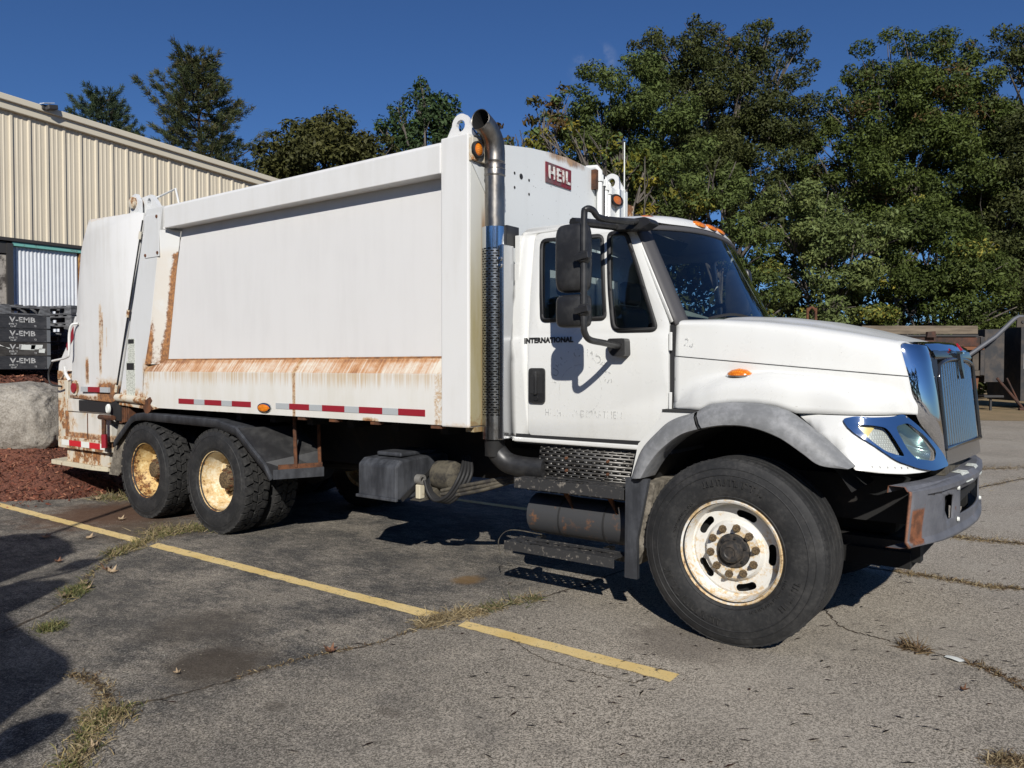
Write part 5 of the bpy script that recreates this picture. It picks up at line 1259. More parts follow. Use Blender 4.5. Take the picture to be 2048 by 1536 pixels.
# ---------------- cab
def ycab(z): return -interp([1.1, 1.3, 1.55, 1.70, 1.735, 1.86, 1.888, 1.92, 2.2, 2.45, 2.62, 2.72], [1.000, 1.012, 1.020, 1.022, 1.016, 1.020, 1.010, 1.006, 0.985, 0.955, 0.93, 0.905], z)
CUTS = [(z, 1) for z in (1.3, 1.55, 1.70, 1.735, 1.86, 1.888, 1.92, 2.06, 2.2, 2.32, 2.45, 2.54, 2.62)]
win = rpoly([(-1.622, 2.615), (-1.09, 2.600), (-1.026, 2.0), (-1.572, 2.002)], [0.06, 0.05, 0.045, 0.05], 5)
vent = rpoly([(-1.056, 2.610), (-0.905, 2.606), (-0.784, 2.323), (-0.628, 1.91), (-0.975, 1.912), (-1.02, 2.22)], [0.05, 0.06, 0.2, 0.06, 0.07, 0.3], 5)
door_o = rpoly([(-1.68, 1.172), (-1.68, 2.66), (-0.93, 2.675), (-0.845, 2.60), (-0.557, 1.96), (-0.552, 1.40), (-0.62, 1.27), (-0.725, 1.178)], [0.03, 0.05, 0.06, 0.05, 0.03, 0.05, 0.05, 0.02], 4)
door = panel('door', door_o, [win, vent], lambda a, b: (a, ycab(b) - 0.004, b), M_white, truck, cuts=CUTS, solid=0.04, soff=-1.0, bevel=0.003)
# rear pillar + roof rail + A-pillar (cab side)
cabs = rpoly([(-1.835, 1.16), (-1.845, 2.05), (-1.835, 2.40), (-1.825, 2.66), (-1.76, 2.715), (-0.93, 2.705), (-0.855, 2.645), (-0.53, 1.973), (-0.553, 1.965), (-0.852, 2.61), (-0.932, 2.683), (-1.688, 2.668), (-1.688, 1.16)], [0.02, 0.02, 0.02, 0.07, 0.03, 0.04, 0.03, 0.0, 0, 0.03, 0.04, 0.03, 0.0], 4)
cab = panel('cab_side', cabs, [], lambda a, b: (a, ycab(b), b), M_white, truck, cuts=CUTS + [(-1.79, 0)], solid=0.05, soff=-1.0)
panel('cab_far_side', rpoly([(-1.84, 1.16), (-1.835, 2.66), (-1.76, 2.71), (-0.93, 2.70), (-0.53, 1.97), (-0.55, 1.2)], 0.03, 3), [win, vent], lambda a, b: (a, -ycab(b), b), M_white, truck, cuts=CUTS, solid=0.05)
m = MB(); m.box(-1.845, -1.80, -0.99, 0.99, 1.12, 2.05); m.box(-1.84, -1.80, -0.96, 0.96, 2.45, 2.66); m.box(-1.84, -1.80, -0.97, -0.55, 2.05, 2.45); m.box(-1.84, -1.80, 0.55, 0.97, 2.05, 2.45); m.build('cab_back', M_white, truck)
m = MB(); m.box(-1.82, -0.70, -1.012, -0.95, 1.115, 1.150); m.build('cab_sill', M_white, truck, bevel=0.01)
m = MB(); m.box(-1.80, -0.72, -1.006, -0.955, 1.150, 1.176); m.build('sill_seal', M_rubber, truck)
m = MB(); m.box(-1.82, -0.55, -0.97, 0.97, 1.10, 1.16); m.box(-0.62, -0.55, -0.97, 0.97, 1.16, 1.90); m.build('cab_floor', M_interior, truck)
def ringpanel(name, poly, d_out, d_in, off, mat, par, cuts=CUTS, ys=1):
    return panel(name, inset(poly, -d_out), [inset(poly, d_in)], lambda a, b: (a, ys * (ycab(b) - off), b), mat, par, cuts=cuts, solid=0.012, soff=0.0)
ringpanel('window_gasket', win, 0.004, 0.022, 0.0075, M_rubber, door)
ringpanel('vent_gasket', vent, 0.004, 0.024, 0.0075, M_rubber, door)
panel('window_pane', inset(win, 0.012), [], lambda a, b: (a, ycab(b) + 0.004, b), M_glass, door, cuts=CUTS)
panel('vent_pane', inset(vent, 0.012), [], lambda a, b: (a, ycab(b) + 0.004, b), M_glass, door, cuts=CUTS)
# door handle
hd = panel('door_handle', rpoly([(-1.662, 1.41), (-1.662, 1.665), (-1.518, 1.665), (-1.518, 1.41)], 0.028, 4), [], lambda a, b: (a, -1.026, b), M_blackp, door, solid=0.014, soff=1.0, bevel=0.006)
m = MB(); m.box(-1.645, -1.535, -1.0425, -1.0405, 1.48, 1.60); m.build('handle_recess', M_rubber, hd)
m = MB(); m.box(-1.603, -1.577, -1.062, -1.042, 1.47, 1.64); m.build('grip', M_blackp, hd, bevel=0.008)
m = MB(); m.lathe([(-1.041, 0.02), (-1.048, 0.018), (-1.048, 0)], (-1.59, 0, 1.445), 'y', 16); m.build('lock_cylinder', M_blackp, hd, smooth=40)
# hinges at the door edge
for z in (1.84, 1.45):
    m = MB(); m.box(-0.548, -0.528, -1.032, -1.015, z - 0.06, z + 0.06); m.build('door_hinge', M_white, truck, bevel=0.004)
m = MB(); m.box(-0.552, -0.515, -1.0, -0.95, 1.38, 1.95); m.build('cowl_gap', M_rubber, truck)
# lettering
MY = Matrix(((1, 0, 0, 0), (0, 0, -1, 0), (0, 1, 0, 0), (0, 0, 0, 1)))
me = text_mesh('INTERNATIONAL', 0.052, 0.002, 0.0022, space=1.06); mesh_map(me, Matrix.Translation((-1.496, -1.026, 1.866)) @ MY)
link('name_badge', me, M_rubber, door, norm=False)
M_ghost = bpy.data.materials.new('ghost_lettering'); M_ghost.use_nodes = True
T = Tool(M_ghost); T.set(color=(0.53, 0.535, 0.52), rough=0.5)
tr = T.nt.nodes.new('ShaderNodeBsdfTransparent'); mx = T.nt.nodes.new('ShaderNodeMixShader')
T.nt.links.new((T.noise(26, 5, 0.75).ss(0.47, 0.56) * 0.75).k, mx.inputs[0]); T.nt.links.new(tr.outputs[0], mx.inputs[1]); T.nt.links.new(T.b.outputs[0], mx.inputs[2]); T.nt.links.new(mx.outputs[0], T.out.inputs[0])
bm = bmesh.new(); cx_, cz_, Rr = -1.223, 1.545, 0.225
for i, ch in enumerate('PUBLIC WORKS'):
    if ch == ' ': continue
    a = math.radians(172 - 164 * i / 11); q = text_mesh(ch, 0.085, 0.0)
    mesh_map(q, Matrix.Translation((cx_ + Rr * math.cos(a), -1.0275, cz_ + Rr * math.sin(a))) @ MY @ Matrix.Rotation(a - PI / 2, 4, 'Z')); bm.from_mesh(q)
q = text_mesh('HIGHWAY DEPARTMENT', 0.072, 0.0, space=1.05); sx = 0.67 / max(v.co.x * 2 for v in q.vertices); mesh_map(q, Matrix.Translation((-1.19, -1.0225, 1.343)) @ MY @ Matrix.Diagonal((sx, 1, 1, 1))); bm.from_mesh(q)
for rr3 in (0.172,):
    n = 48; vs = [[bm.verts.new((cx_ + r_ * math.cos(2 * PI * k / n), -1.0268, cz_ - 0.03 + r_ * math.sin(2 * PI * k / n))) for k in range(n)] for r_ in (rr3, rr3 + 0.003)]
    for k in range(n): bm.faces.new((vs[0][k], vs[0][(k + 1) % n], vs[1][(k + 1) % n], vs[1][k]))
me = bpy.data.meshes.new('ghost_lettering'); bm.to_mesh(me); bm.free(); link('ghost_lettering', me, M_ghost, door, norm=False)

# roof
NS = 24; rows = []
def rz(s): return 2.700 + 0.055 * (1 - s * s) if abs(s) < 0.999 else 2.685
S_ = [-1 + 2 * i / NS for i in range(NS + 1)]
def xf(s): return -0.845 + 0.175 * (1 - s ** 2)
for kx, dzk in ((0, -0.055), (0.012, -0.03), (0.04, 0.0), (0.10, 0.022), (0.22, 0.034), (0.5, 0.040), (0.8, 0.034)):
    rows.append([(xf(s) - kx, 0.915 * s, rz(s) + dzk * (1 - abs(s) ** 6)) for s in S_])
rows.append([(-1.74, 0.915 * s, rz(s) + 0.02 * (1 - abs(s) ** 6)) for s in S_])
rows.append([(-1.81, 0.915 * s, rz(s) - 0.01) for s in S_]); rows.append([(-1.835, 0.915 * s, rz(s) - 0.06) for s in S_])
m = MB(); m.grid(rows); rf = m.build('cab_roof', M_white, truck, smooth=60)
for y, x, z in ((-0.72, -0.845, 2.715), (-0.2, -0.70, 2.735), (0, -0.69, 2.737), (0.2, -0.70, 2.735), (0.72, -0.845, 2.715)):
    m = MB(); m.lathe([(-0.008, 1.0), (0.006, 0.95), (0.018, 0.7), (0.024, 0.0)], (0, 0, 0), 'z', 20); me = m.mesh('roof_lamp')
    mesh_map(me, Matrix.Translation((x, y, z)) @ Matrix.Rotation(math.radians(24 * y / 0.72), 4, 'Z') @ Matrix.Rotation(math.radians(35), 4, 'Y') @ Matrix.Diagonal((0.040, 0.082, 0.62, 1)))
    link('roof_lamp', me, M_amber, rf, smooth=60)
# windshield
def ws(s, t, off=0.0):
    """s across -1..1, t bottom..top"""
    x = (-0.50 + 0.20 * (1 - s * s)) * (1 - t) + (-0.838 + 0.175 * (1 - s * s)) * t
    y = s * (0.965 * (1 - t) + 0.895 * t); z = 1.955 * (1 - t) + (2.640 + 0.045 * (1 - s * s)) * t
    return Vector((x + off * 0.85, y + off * 0.0, z + off * 0.4))
def wsgrid(sa, sb, ta, tb, n=24, k=8, off=0.0):
    m = MB(); m.grid([[ws(sa + (sb - sa) * i / n, ta + (tb - ta) * j / k, off) for i in range(n + 1)] for j in range(k + 1)]); return m
wsgrid(-0.985, 0.985, 0.0, 0.985).build('windshield', M_wsglass, truck, smooth=60)
g1 = MB()
for m_ in (wsgrid(-1.045, -0.925, -0.01, 1.0, 3, 10, 0.010), wsgrid(0.94, 1.03, -0.01, 1.0, 3, 10, 0.010), wsgrid(-1, 1, 0.955, 1.0, 24, 2, 0.010), wsgrid(-1, 1, -0.02, 0.035, 24, 2, 0.010)): g1.add(m_.v, m_.f)
M_gask = mk('grey_gasket', (0.07, 0.068, 0.07), 0.6)
g1.build('windshield_gasket', M_gask, truck, smooth=40, solid=0.02)
# wipers
for ya, yb in ((-0.72, -0.08), (0.05, 0.65)):
    m = MB(); pts = [ws(ya / 0.965 + (yb - ya) / 0.965 * i / 8, 0.045 + 0.055 * math.sin(PI * i / 8), 0.03) for i in range(9)]; m.tube(pts, 0.010, 6); m.build('wiper', M_rubber, truck)
# interior
m = MB(); m.prism([(-0.62, 1.62), (-0.40, 1.93), (-0.55, 1.99), (-0.75, 1.97), (-0.82, 1.80)], 'y', -0.93, 0.93); m.build('dashboard', M_interior, truck, bevel=0.02)
for y in (-0.5, 0.5):
    m = MB(); m.box(-1.60, -1.12, y - 0.25, y + 0.25, 1.50, 1.64); s_ = m.build('cab_seat', M_seat, truck, bevel=0.04)
    m = MB(); m.prism([(-1.66, 1.60), (-1.50, 1.62), (-1.60, 2.20), (-1.70, 2.22)], 'y', y - 0.24, y + 0.24); m.build('seat_back', M_seat, s_, bevel=0.04)
    m = MB(); m.box(-1.70, -1.60, y - 0.14, y + 0.14, 2.22, 2.42); m.build('headrest', M_seat, s_, bevel=0.04)
m = MB(); ring = [(0.22 * math.cos(2 * PI * k / 28), 0.22 * math.sin(2 * PI * k / 28)) for k in range(29)]
tilt = Matrix.Translation((-0.93, 0.5, 2.0)) @ Matrix.Rotation(math.radians(-55), 4, 'Y')
m.tube([tilt @ Vector((a, b, 0)) for a, b in ring], 0.017, 8, cap=False); m.tube([tilt @ Vector((0, -0.2, 0)), tilt @ Vector((0, 0.2, 0))], 0.014, 6); m.tube([tilt @ Vector((0, 0, 0)), tilt @ Vector((0, 0, -0.4))], 0.03, 8); m.build('steering_wheel', M_rubber, truck, smooth=60)
m = MB(); m.obox((-0.60, -0.64, 2.045), (0.09, 0, -0.03), (0, 0.20, 0), (0.001, 0, 0.003)); m.build('dash_paper', M_paper, truck)
m = MB(); m.box(-0.74, -0.56, -0.84, -0.44, 1.98, 2.02); m.build('dash_tray', M_interior, truck)
m = MB(); m.obox((-0.86, -0.45, 2.56), (0.05, 0, 0.045), (0, 0.30, 0), (0.004, 0, -0.004)); m.build('sun_visor', mk('visor', (0.28, 0.27, 0.25), 0.8), truck)
# door mirror
ma = MB(); ma.tube(spline([(-0.74, -0.97, 2.64), (-0.82, -1.20, 2.625), (-0.872, -1.36, 2.625), (-0.86, -1.47, 2.655), (-0.88, -1.515, 2.655), (-0.892, -1.52, 2.60), (-0.892, -1.52, 2.2), (-0.892, -1.52, 1.95), (-0.893, -1.505, 1.885), (-0.888, -1.45, 1.845), (-0.87, -1.30, 1.828), (-0.88, -1.08, 1.81)], 6), 0.021, 10)
marm = ma.build('mirror_arm', M_blackp, truck, smooth=60)
m = MB(); m.prism(rpoly([(-0.965, 1.865), (-0.835, 1.865), (-0.83, 1.745), (-0.93, 1.745), (-0.965, 1.79)], 0.02, 3), 'y', -1.10, -1.02); mb_ = m.build('mirror_foot', M_blackp, truck, bevel=0.01)
m = MB(); m.lathe([(-1.10, 0.014), (-1.106, 0.012), (-1.106, 0)], (-0.865, 0, 1.83), 'y', 10); m.build('screw', M_rubber, mb_)
m = MB(); m.prism(rpoly([(-0.98, 2.60), (-0.74, 2.585), (-0.66, 2.62), (-0.70, 2.66), (-0.88, 2.655)], 0.025, 3), 'y', -1.06, -0.93); m.build('mirror_top_mount', M_blackp, truck, bevel=0.02)
m = MB(); m.tube([(-0.92, -1.0, 2.625), (-1.0, -1.30, 2.615), (-1.02, -1.45, 2.60)], 0.03, 8); m.build('mirror_upper_link', M_blackp, truck, smooth=60)
def head(x0, x1, z0, z1, yo, name):
    # convex shell, mirror face looks back (-x); bulged side towards the camera
    m = MB(); rows = []
    n, k = 14, 14
    cxh, czh, hx, hz = (x0 + x1) / 2, (z0 + z1) / 2, (x1 - x0) / 2, (z1 - z0) / 2
    def sq(a, p): c, s = math.cos(a), math.sin(a); return math.copysign(abs(c) ** p, c), math.copysign(abs(s) ** p, s)
    for j in range(k + 1):
        ph = -PI / 2 + PI * j / k; cz, sz = sq(ph, 0.35); row = []
        for i in range(24):
            cx2, sy = sq(2 * PI * i / 24, 0.5); row.append((cxh + hx * cz * cx2, yo + 0.075 * cz * sy * (1.0 if sy < 0 else 0.5), czh + hz * sz))
        rows.append(row)
    m.grid(rows, closed=True); return m.build(name, M_blackp, truck, smooth=50)
def rotmir(o):
    return o
h1 = head(-1.135, -0.895, 2.150, 2.585, -1.435, 'mirror_head'); h2 = head(-1.13, -0.895, 1.925, 2.135, -1.435, 'convex_mirror_head')
for z in (2.36, 2.03):
    m = MB(); m.lathe([(0, 0.045), (-0.03, 0.042), (-0.045, 0.03), (-0.047, 0)], (-0.892, -1.505, z), 'y', 16); c_ = m.build('mirror_clamp', M_blackp, truck, smooth=40)
    m = MB(); m.obox((-0.892, -1.548, z), (0.05, 0, 0.008), (0, 0.012, 0), (-0.003, 0, 0.02)); m.build('clamp_plate', M_blackp, c_, bevel=0.004)
fm = copy_tree(h1); fm.parent = truck; fm.scale = (1, -1, 1)
# antennas on the far side
for x, z0, z1, mt in ((-1.93, 2.3, 3.80, M_paper), (-1.715, 2.3, 3.63, M_grime)):
    m = MB(); m.tube([(x, 0.9, z0), (x, 0.9, z1)], 0.006, 6); m.build('whip_antenna', mt, truck)

# plan curve of the nose corner
PCX = np.array([0.20, 0.45, 0.6, 0.72, 0.82, 0.9, 0.95, 0.985, 1.0, 1.01]); PCY = np.array([-1.13, -1.16, -1.15, -1.1, -1.0, -0.86, -0.72, -0.55, -0.4, 0.0])
PCS = np.concatenate([[0], np.cumsum(np.hypot(np.diff(PCX), np.diff(PCY)))])
def s_of(x, y): 
    d = (PCX - x) ** 2 + (PCY - y) ** 2; best = None
    for i in range(len(PCX) - 1):
        a = np.array([PCX[i], PCY[i]]); b = np.array([PCX[i + 1], PCY[i + 1]]); t = np.clip(np.dot(np.array([x, y]) - a, b - a) / np.dot(b - a, b - a), 0, 1)
        q = a + (b - a) * t; e = np.hypot(*(q - np.array([x, y])))
        if best is None or e < best[0]: best = (e, PCS[i] + t * (PCS[i + 1] - PCS[i]))
    return float(best[1])
_fs = np.linspace(0, PCS[-1], 60)
def _sm(v):
    k = np.array([1, 2, 3, 2, 1.0]); k /= k.sum(); p = np.pad(np.interp(_fs, PCS, v), 2, 'edge'); return np.convolve(p, k, 'valid')
_sx, _sy = _sm(PCX), _sm(PCY)
LEAN = 0.34
def plan(s, z, off=0.0):
    off = off - LEAN * (z - 1.09)
    x, y = np.interp(s, _fs, _sx), np.interp(s, _fs, _sy); e = 0.01
    tx, ty = np.interp(s + e, _fs, _sx) - np.interp(s - e, _fs, _sx), np.interp(s + e, _fs, _sy) - np.interp(s - e, _fs, _sy)
    l = math.hypot(tx, ty); return (x + ty / l * off, y - tx / l * off, z)
def plan_y(x, z):
    P = [plan(q, z) for q in np.linspace(0, PCS[-1] - 0.02, 70)]; return float(np.interp(x, [p[0] for p in P], [p[1] for p in P]))
# ---------------- hood
ARX, ARZ = [-0.756, -0.687, -0.571, -0.474, -0.317, -0.242, -0.106, 0.035, 0.162, 0.269, 0.4, 0.527, 0.614], [0.948, 1.136, 1.265, 1.343, 1.396, 1.441, 1.46, 1.461, 1.445, 1.408, 1.314, 1.215, 1.138]
def hood_pt(j, t):
    """profile row j, t 0 (cowl)..1 (nose)"""
    xe = [0.82, 0.82, 0.815, 0.805, 0.79, 0.78, 0.792, 0.824, 0.842, 0.858, 0.872, 0.872][j]
    x = -0.52 + (xe + 0.52) * t
    L = lambda xs, v: interp(xs, v, x)
    A = [-0.52, -0.25, 0.0, 0.25, 0.5, 0.7, 0.85]
    top = L(A, [2.02, 2.02, 2.005, 1.968, 1.912, 1.855, 1.812])
    sh = L(A, [1.985, 1.98, 1.962, 1.93, 1.884, 1.842, 1.808])
    ysh = L(A, [0.95, 0.93, 0.90, 0.87, 0.83, 0.79, 0.75])
    ysd = L(A, [1.00, 0.99, 0.97, 0.945, 0.905, 0.86, 0.80])
    seam = 1.745 + (x + 0.515) / 1.383 * (1.618 - 1.745)
    arch = interp(ARX, ARZ, x)
    bot = max(1.405, arch)
    yb = L([-0.52, -0.45, -0.35, -0.2, 0.1, 0.3, 0.45], [1.02, 1.05, 1.085, 1.105, 1.10, 1.08, 1.06])
    if x > 0.2: 
        k = min(1.0, (x - 0.2) / 0.35); k = k * k * (3 - 2 * k); yb = yb * (1 - k) - plan_y(x, 1.405) * k
    bulge = max(0.0, yb - ysd)
    zc = min(seam - 0.045, L([-0.52, -0.35, -0.15, 0.1, 0.35, 0.6, 0.75, 0.86], [1.44, 1.535, 1.60, 1.625, 1.605, 1.55, 1.51, 1.47]))
    zc = max(zc, bot + 0.04)
    if j == 0: return (x, 0.0, top + 0.012)
    if j == 1: return (x, -0.28, top + 0.006)
    if j == 2: return (x, -0.45, top - 0.006)
    if j == 3: return (x, -0.60, (top + sh) / 2 - 0.012)
    if j == 4: return (x, -ysh + 0.06, sh)
    if j == 5: return (x, -ysh - 0.03, sh - 0.022)
    if j == 6: return (x, -ysd + 0.012, sh - 0.075)
    if j == 7: return (x, -ysd, seam)
    up = seam - zc
    z = (seam, zc + up * 0.34, zc + 0.012, zc - (zc - bot) * 0.28, bot)[j - 7]
    return (x, -ysd - bulge * (0, 0.02, 0.40, 0.90, 1.0)[j - 7], z)
NJ, NT = 12, 40
rows = [[Vector(hood_pt(j, i / NT)) for i in range(NT + 1)] for j in range(NJ)]
# smooth between the profile rows
def densify(rows, k=4):
    cols = list(zip(*rows)); out = [spline(c, k) for c in cols]; return [list(r) for r in zip(*out)]
dr = densify(rows, 4)
full = [[Vector((p.x, -p.y, p.z)) for p in r] for r in reversed(dr[1:])] + dr
m = MB(); m.grid(full); hood = m.build('hood', M_white, truck, smooth=50, solid=0.012)
# seam line between hood top and side (thin shut line)
def strip_y(pts, w, off, mat, name, par):
    m = MB(); m.grid([[(p[0], p[1] - off, p[2] + w) for p in pts], [(p[0], p[1] - off, p[2] - w) for p in pts]]); return m.build(name, mat, par)
sl = [dr[7 * 4][i] for i in range(NT + 1)]
M_shut = mk('shut_line', (0.03, 0.03, 0.03), 0.8)
strip_y(sl, 0.0022, 0.0035, M_shut, 'hood_shut_line', hood)
me = text_mesh('26', 0.07, 0.0); mesh_map(me, Matrix.Translation((-0.42, -1.001, 1.83)) @ Matrix.Rotation(math.radians(-3), 4, 'X') @ MY @ Matrix.Rotation(math.radians(-12), 4, 'Z')); link('ghost_number', me, M_ghost, hood, norm=False)
# turn lamp on the fender
m = MB(); m.lathe([(0, 1.0), (0.3, 0.95), (0.75, 0.62), (1.0, 0.0)], (0, 0, 0), 'z', 24); me = m.mesh('turn_lamp'); mesh_map(me, Matrix.Translation((-0.085, -1.005, 1.628)) @ Matrix.Rotation(math.radians(8), 4, 'X') @ Matrix.Diagonal((0.078, 0.05, 0.038, 1)))
tl = link('turn_lamp', me, M_amber, truck, smooth=60)
m = MB(); m.lathe([(-0.25, 1.06), (0.0, 1.08), (0.04, 1.0)], (0, 0, 0), 'z', 24); me = m.mesh('lamp_base'); mesh_map(me, Matrix.Translation((-0.085, -1.005, 1.628)) @ Matrix.Rotation(math.radians(8), 4, 'X') @ Matrix.Diagonal((0.078, 0.05, 0.038, 1))); link('lamp_base', me, M_chrome, tl, smooth=60)

PCUTS = [(c, 0) for c in np.linspace(0.03, PCS[-1] - 0.02, 30)]
def P3(l): return [(s_of(x, y), z) for x, y, z in l]
bez = P3([(0.54, -1.154, 1.384), (0.628, -1.138, 1.4), (0.727, -1.093, 1.393), (0.841, -0.964, 1.396), (0.885, -0.886, 1.411), (0.922, -0.799, 1.357), (0.955, -0.695, 1.273), (0.977, -0.589, 1.182), (0.984, -0.557, 1.103), (0.934, -0.764, 1.09), (0.887, -0.882, 1.11), (0.811, -1.009, 1.158), (0.729, -1.091, 1.237), (0.638, -1.134, 1.293), (0.572, -1.152, 1.34)])
bez = rpoly(bez, 0.03, 3)
l1 = rpoly(P3([(0.628, -1.138, 1.353), (0.734, -1.086, 1.349), (0.797, -1.023, 1.337), (0.825, -0.992, 1.273), (0.848, -0.95, 1.175), (0.777, -1.043, 1.206), (0.701, -1.108, 1.275)]), 0.03, 3)
l2 = rpoly(P3([(0.840, -0.968, 1.342), (0.895, -0.869, 1.36), (0.94, -0.748, 1.284), (0.962, -0.664, 1.193), (0.946, -0.73, 1.141), (0.887, -0.883, 1.163), (0.862, -0.925, 1.216)]), 0.03, 3)
# valance below the hood line
va = P3([(0.262, -1.137, 1.40), (0.5, -1.16, 1.40), (0.727, -1.093, 1.40), (0.841, -0.964, 1.40), (0.885, -0.886, 1.40), (0.955, -0.695, 1.30), (0.99, -0.50, 1.12), (0.97, -0.65, 1.095), (0.915, -0.818, 1.085), (0.84, -0.966, 1.084), (0.736, -1.084, 1.094), (0.625, -1.147, 1.107), (0.527, -1.157, 1.205), (0.4, -1.155, 1.30), (0.285, -1.14, 1.385)])
sgn_y = Matrix.Diagonal((1, -1, 1, 1))
def both(me, name, mat, par, **kw):
    o = link(name, me, mat, par, norm=False, **kw)
    me2 = me.copy(); me2.transform(sgn_y); me2.flip_normals(); link(name, me2, None, par, norm=False, **kw); return o
me = panel('fender_valance', va, [inset(bez, 0.012)], lambda a, b: plan(a, b), None, None, cuts=PCUTS)
valo = both(me, 'fender_valance', M_white, truck, smooth=50, solid=0.012)
me = panel('headlight_bezel', bez, [l1, l2], lambda a, b: plan(a, b, 0.016 + 0.012 * max(0, (a - 0.55))), None, None, cuts=PCUTS)
bezo = both(me, 'headlight_bezel', M_chrome, truck, smooth=60)
def fn_refl(T):
    T.set(color=T.mix(T.voro(95, rnd=0.0).ss(0.2, 0.5), (0.92, 0.90, 0.84), (0.55, 0.53, 0.48)), metal=0.25, rough=0.3)
M_refl = mk('lens_reflector', rough=0.25, fn=fn_refl)
M_bowl = mk('lamp_bowl', (0.42, 0.50, 0.49), 0.22, 0.7)
M_ambc = mk('amber_corner', (0.90, 0.66, 0.22), 0.3)
me = panel('signal_reflector', inset(l1, -0.006), [], lambda a, b: plan(a, b, -0.022), None, None, cuts=PCUTS); both(me, 'signal_reflector', M_refl, bezo, smooth=60)
me = panel('signal_lens', inset(l1, -0.004), [], lambda a, b: plan(a, b, 0.004), None, None, cuts=PCUTS); both(me, 'signal_lens', M_clear, bezo, smooth=60)
c1 = rpoly(P3([(0.634, -1.138, 1.35), (0.76, -1.065, 1.343), (0.715, -1.1, 1.30), (0.70, -1.108, 1.278)]), 0.008, 2)
me = panel('amber_corner', c1, [], lambda a, b: plan(a, b, -0.010), None, None, cuts=PCUTS); both(me, 'amber_corner', M_ambc, bezo, smooth=60)
cs = sum(p[0] for p in l2) / len(l2); cz = sum(p[1] for p in l2) / len(l2)
def bowl():
    m = MB(); n = len(l2); rws = []
    for k, (sc, d) in enumerate(((1.04, -0.012), (1.0, -0.035), (0.85, -0.07), (0.6, -0.095), (0.3, -0.11), (0.02, -0.115))):
        rws.append([plan(cs + (p[0] - cs) * sc, cz + (p[1] - cz) * sc, d) for p in l2])
    m.grid(rws, closed=True); return m.mesh('headlamp_bowl')
me = bowl(); fixn(me); both(me, 'headlamp_bowl', M_bowl, bezo, smooth=60)
me = panel('headlamp_lens', inset(l2, -0.004), [], lambda a, b: plan(a, b, 0.006), None, None, cuts=PCUTS); both(me, 'headlamp_lens', M_clear, bezo, smooth=60)
# rivets along the valance
for i in range(9):
    s_ = s_of(0.70, -1.1) + 0.045 * i; p = plan(s_, 1.125 - 0.002 * i, 0.001); m = MB(); m.lathe([(0, 0.006), (0.003, 0.004), (0.004, 0)], p, 'y', 6); m2 = m.mesh('rivet'); fixn(m2); link('rivet', m2, M_rubber, valo, norm=False)
# rear part of the front fender
panel('cowl_fender', [(-0.562, 1.392), (-0.315, 1.392), (-0.474, 1.338), (-0.571, 1.262), (-0.68, 1.136), (-0.748, 0.945), (-0.785, 0.945), (-0.735, 1.168), (-0.632, 1.272)], [], lambda a, b: (a, -1.09, b), M_white, truck, solid=0.1)
m = MB(); m.box(-0.56, -0.315, -1.10, -1.0, 1.388, 1.402); m.build('fender_gap', M_shut, truck)
# flares
FO = [(-0.756, 0.948), (-0.687, 1.136), (-0.571, 1.265), (-0.474, 1.343), (-0.317, 1.396), (-0.242, 1.441), (-0.106, 1.46), (0.035, 1.461), (0.162, 1.445), (0.269, 1.408), (0.4, 1.314), (0.527, 1.215), (0.622, 1.128)]
FI = [(-0.646, 0.961), (-0.586, 1.056), (-0.507, 1.15), (-0.382, 1.246), (-0.262, 1.290), (-0.14, 1.316), (-0.06, 1.323), (0.02, 1.322), (0.12, 1.303), (0.24, 1.258), (0.36, 1.182), (0.452, 1.125), (0.60, 1.118)]
fo = spline([(a, 0, b) for a, b in FO], 5); fi = spline([(a, 0, b) for a, b in FI], 5)
def flare(i0, i1, name):
    rws = []
    for u, y in ((0.0, -1.10), (0.06, -1.155), (0.3, -1.20), (0.7, -1.225), (0.95, -1.222), (1.0, -1.205), (1.0, -1.02)):
        rws.append([(fo[i].x + (fi[i].x - fo[i].x) * u, y, fo[i].z + (fi[i].z - fo[i].z) * u) for i in range(i0, i1)])
    m = MB(); m.grid(rws); me = m.mesh(name); fixn(me); return both(me, name, M_flare, truck, smooth=50)
flare(0, 21, 'rear_fender_flare'); flare(21, len(fo), 'front_fender_flare')
m = MB(); m.grid([[(fo[i].x + (fi[i].x - fo[i].x) * u, y, fo[i].z + (fi[i].z - fo[i].z) * u) for i in (20, 21)] for u, y in ((0, -1.09), (0.3, -1.19), (0.95, -1.212), (1.0, -1.02))]); m.build('flare_joint', M_shut, truck)
# wheel housing
m = MB(); m.lathe([(-1.04, 0.74), (-0.45, 0.74), (-0.45, 0.3)], (-0.05, 0, 0.58), 'y', 24, a0=0.55, a1=PI + 0.1); me = m.mesh('wheel_housing'); fixn(me); both(me, 'wheel_housing', M_soot_shade, truck, smooth=50)
m = MB(); m.prism([(-0.785, 0.95), (-0.62, 0.95), (-0.70, 0.55), (-0.70, 0.29), (-0.79, 0.29)], 'y', -1.17, -1.135); m.build('mud_flap', M_olddark, truck)
m = MB(); m.prism([(-0.74, 0.92), (-0.60, 0.92), (-0.66, 0.5), (-0.74, 0.36)], 'y', -1.12, -0.6); m.build('splash_guard', M_mudflap, truck)

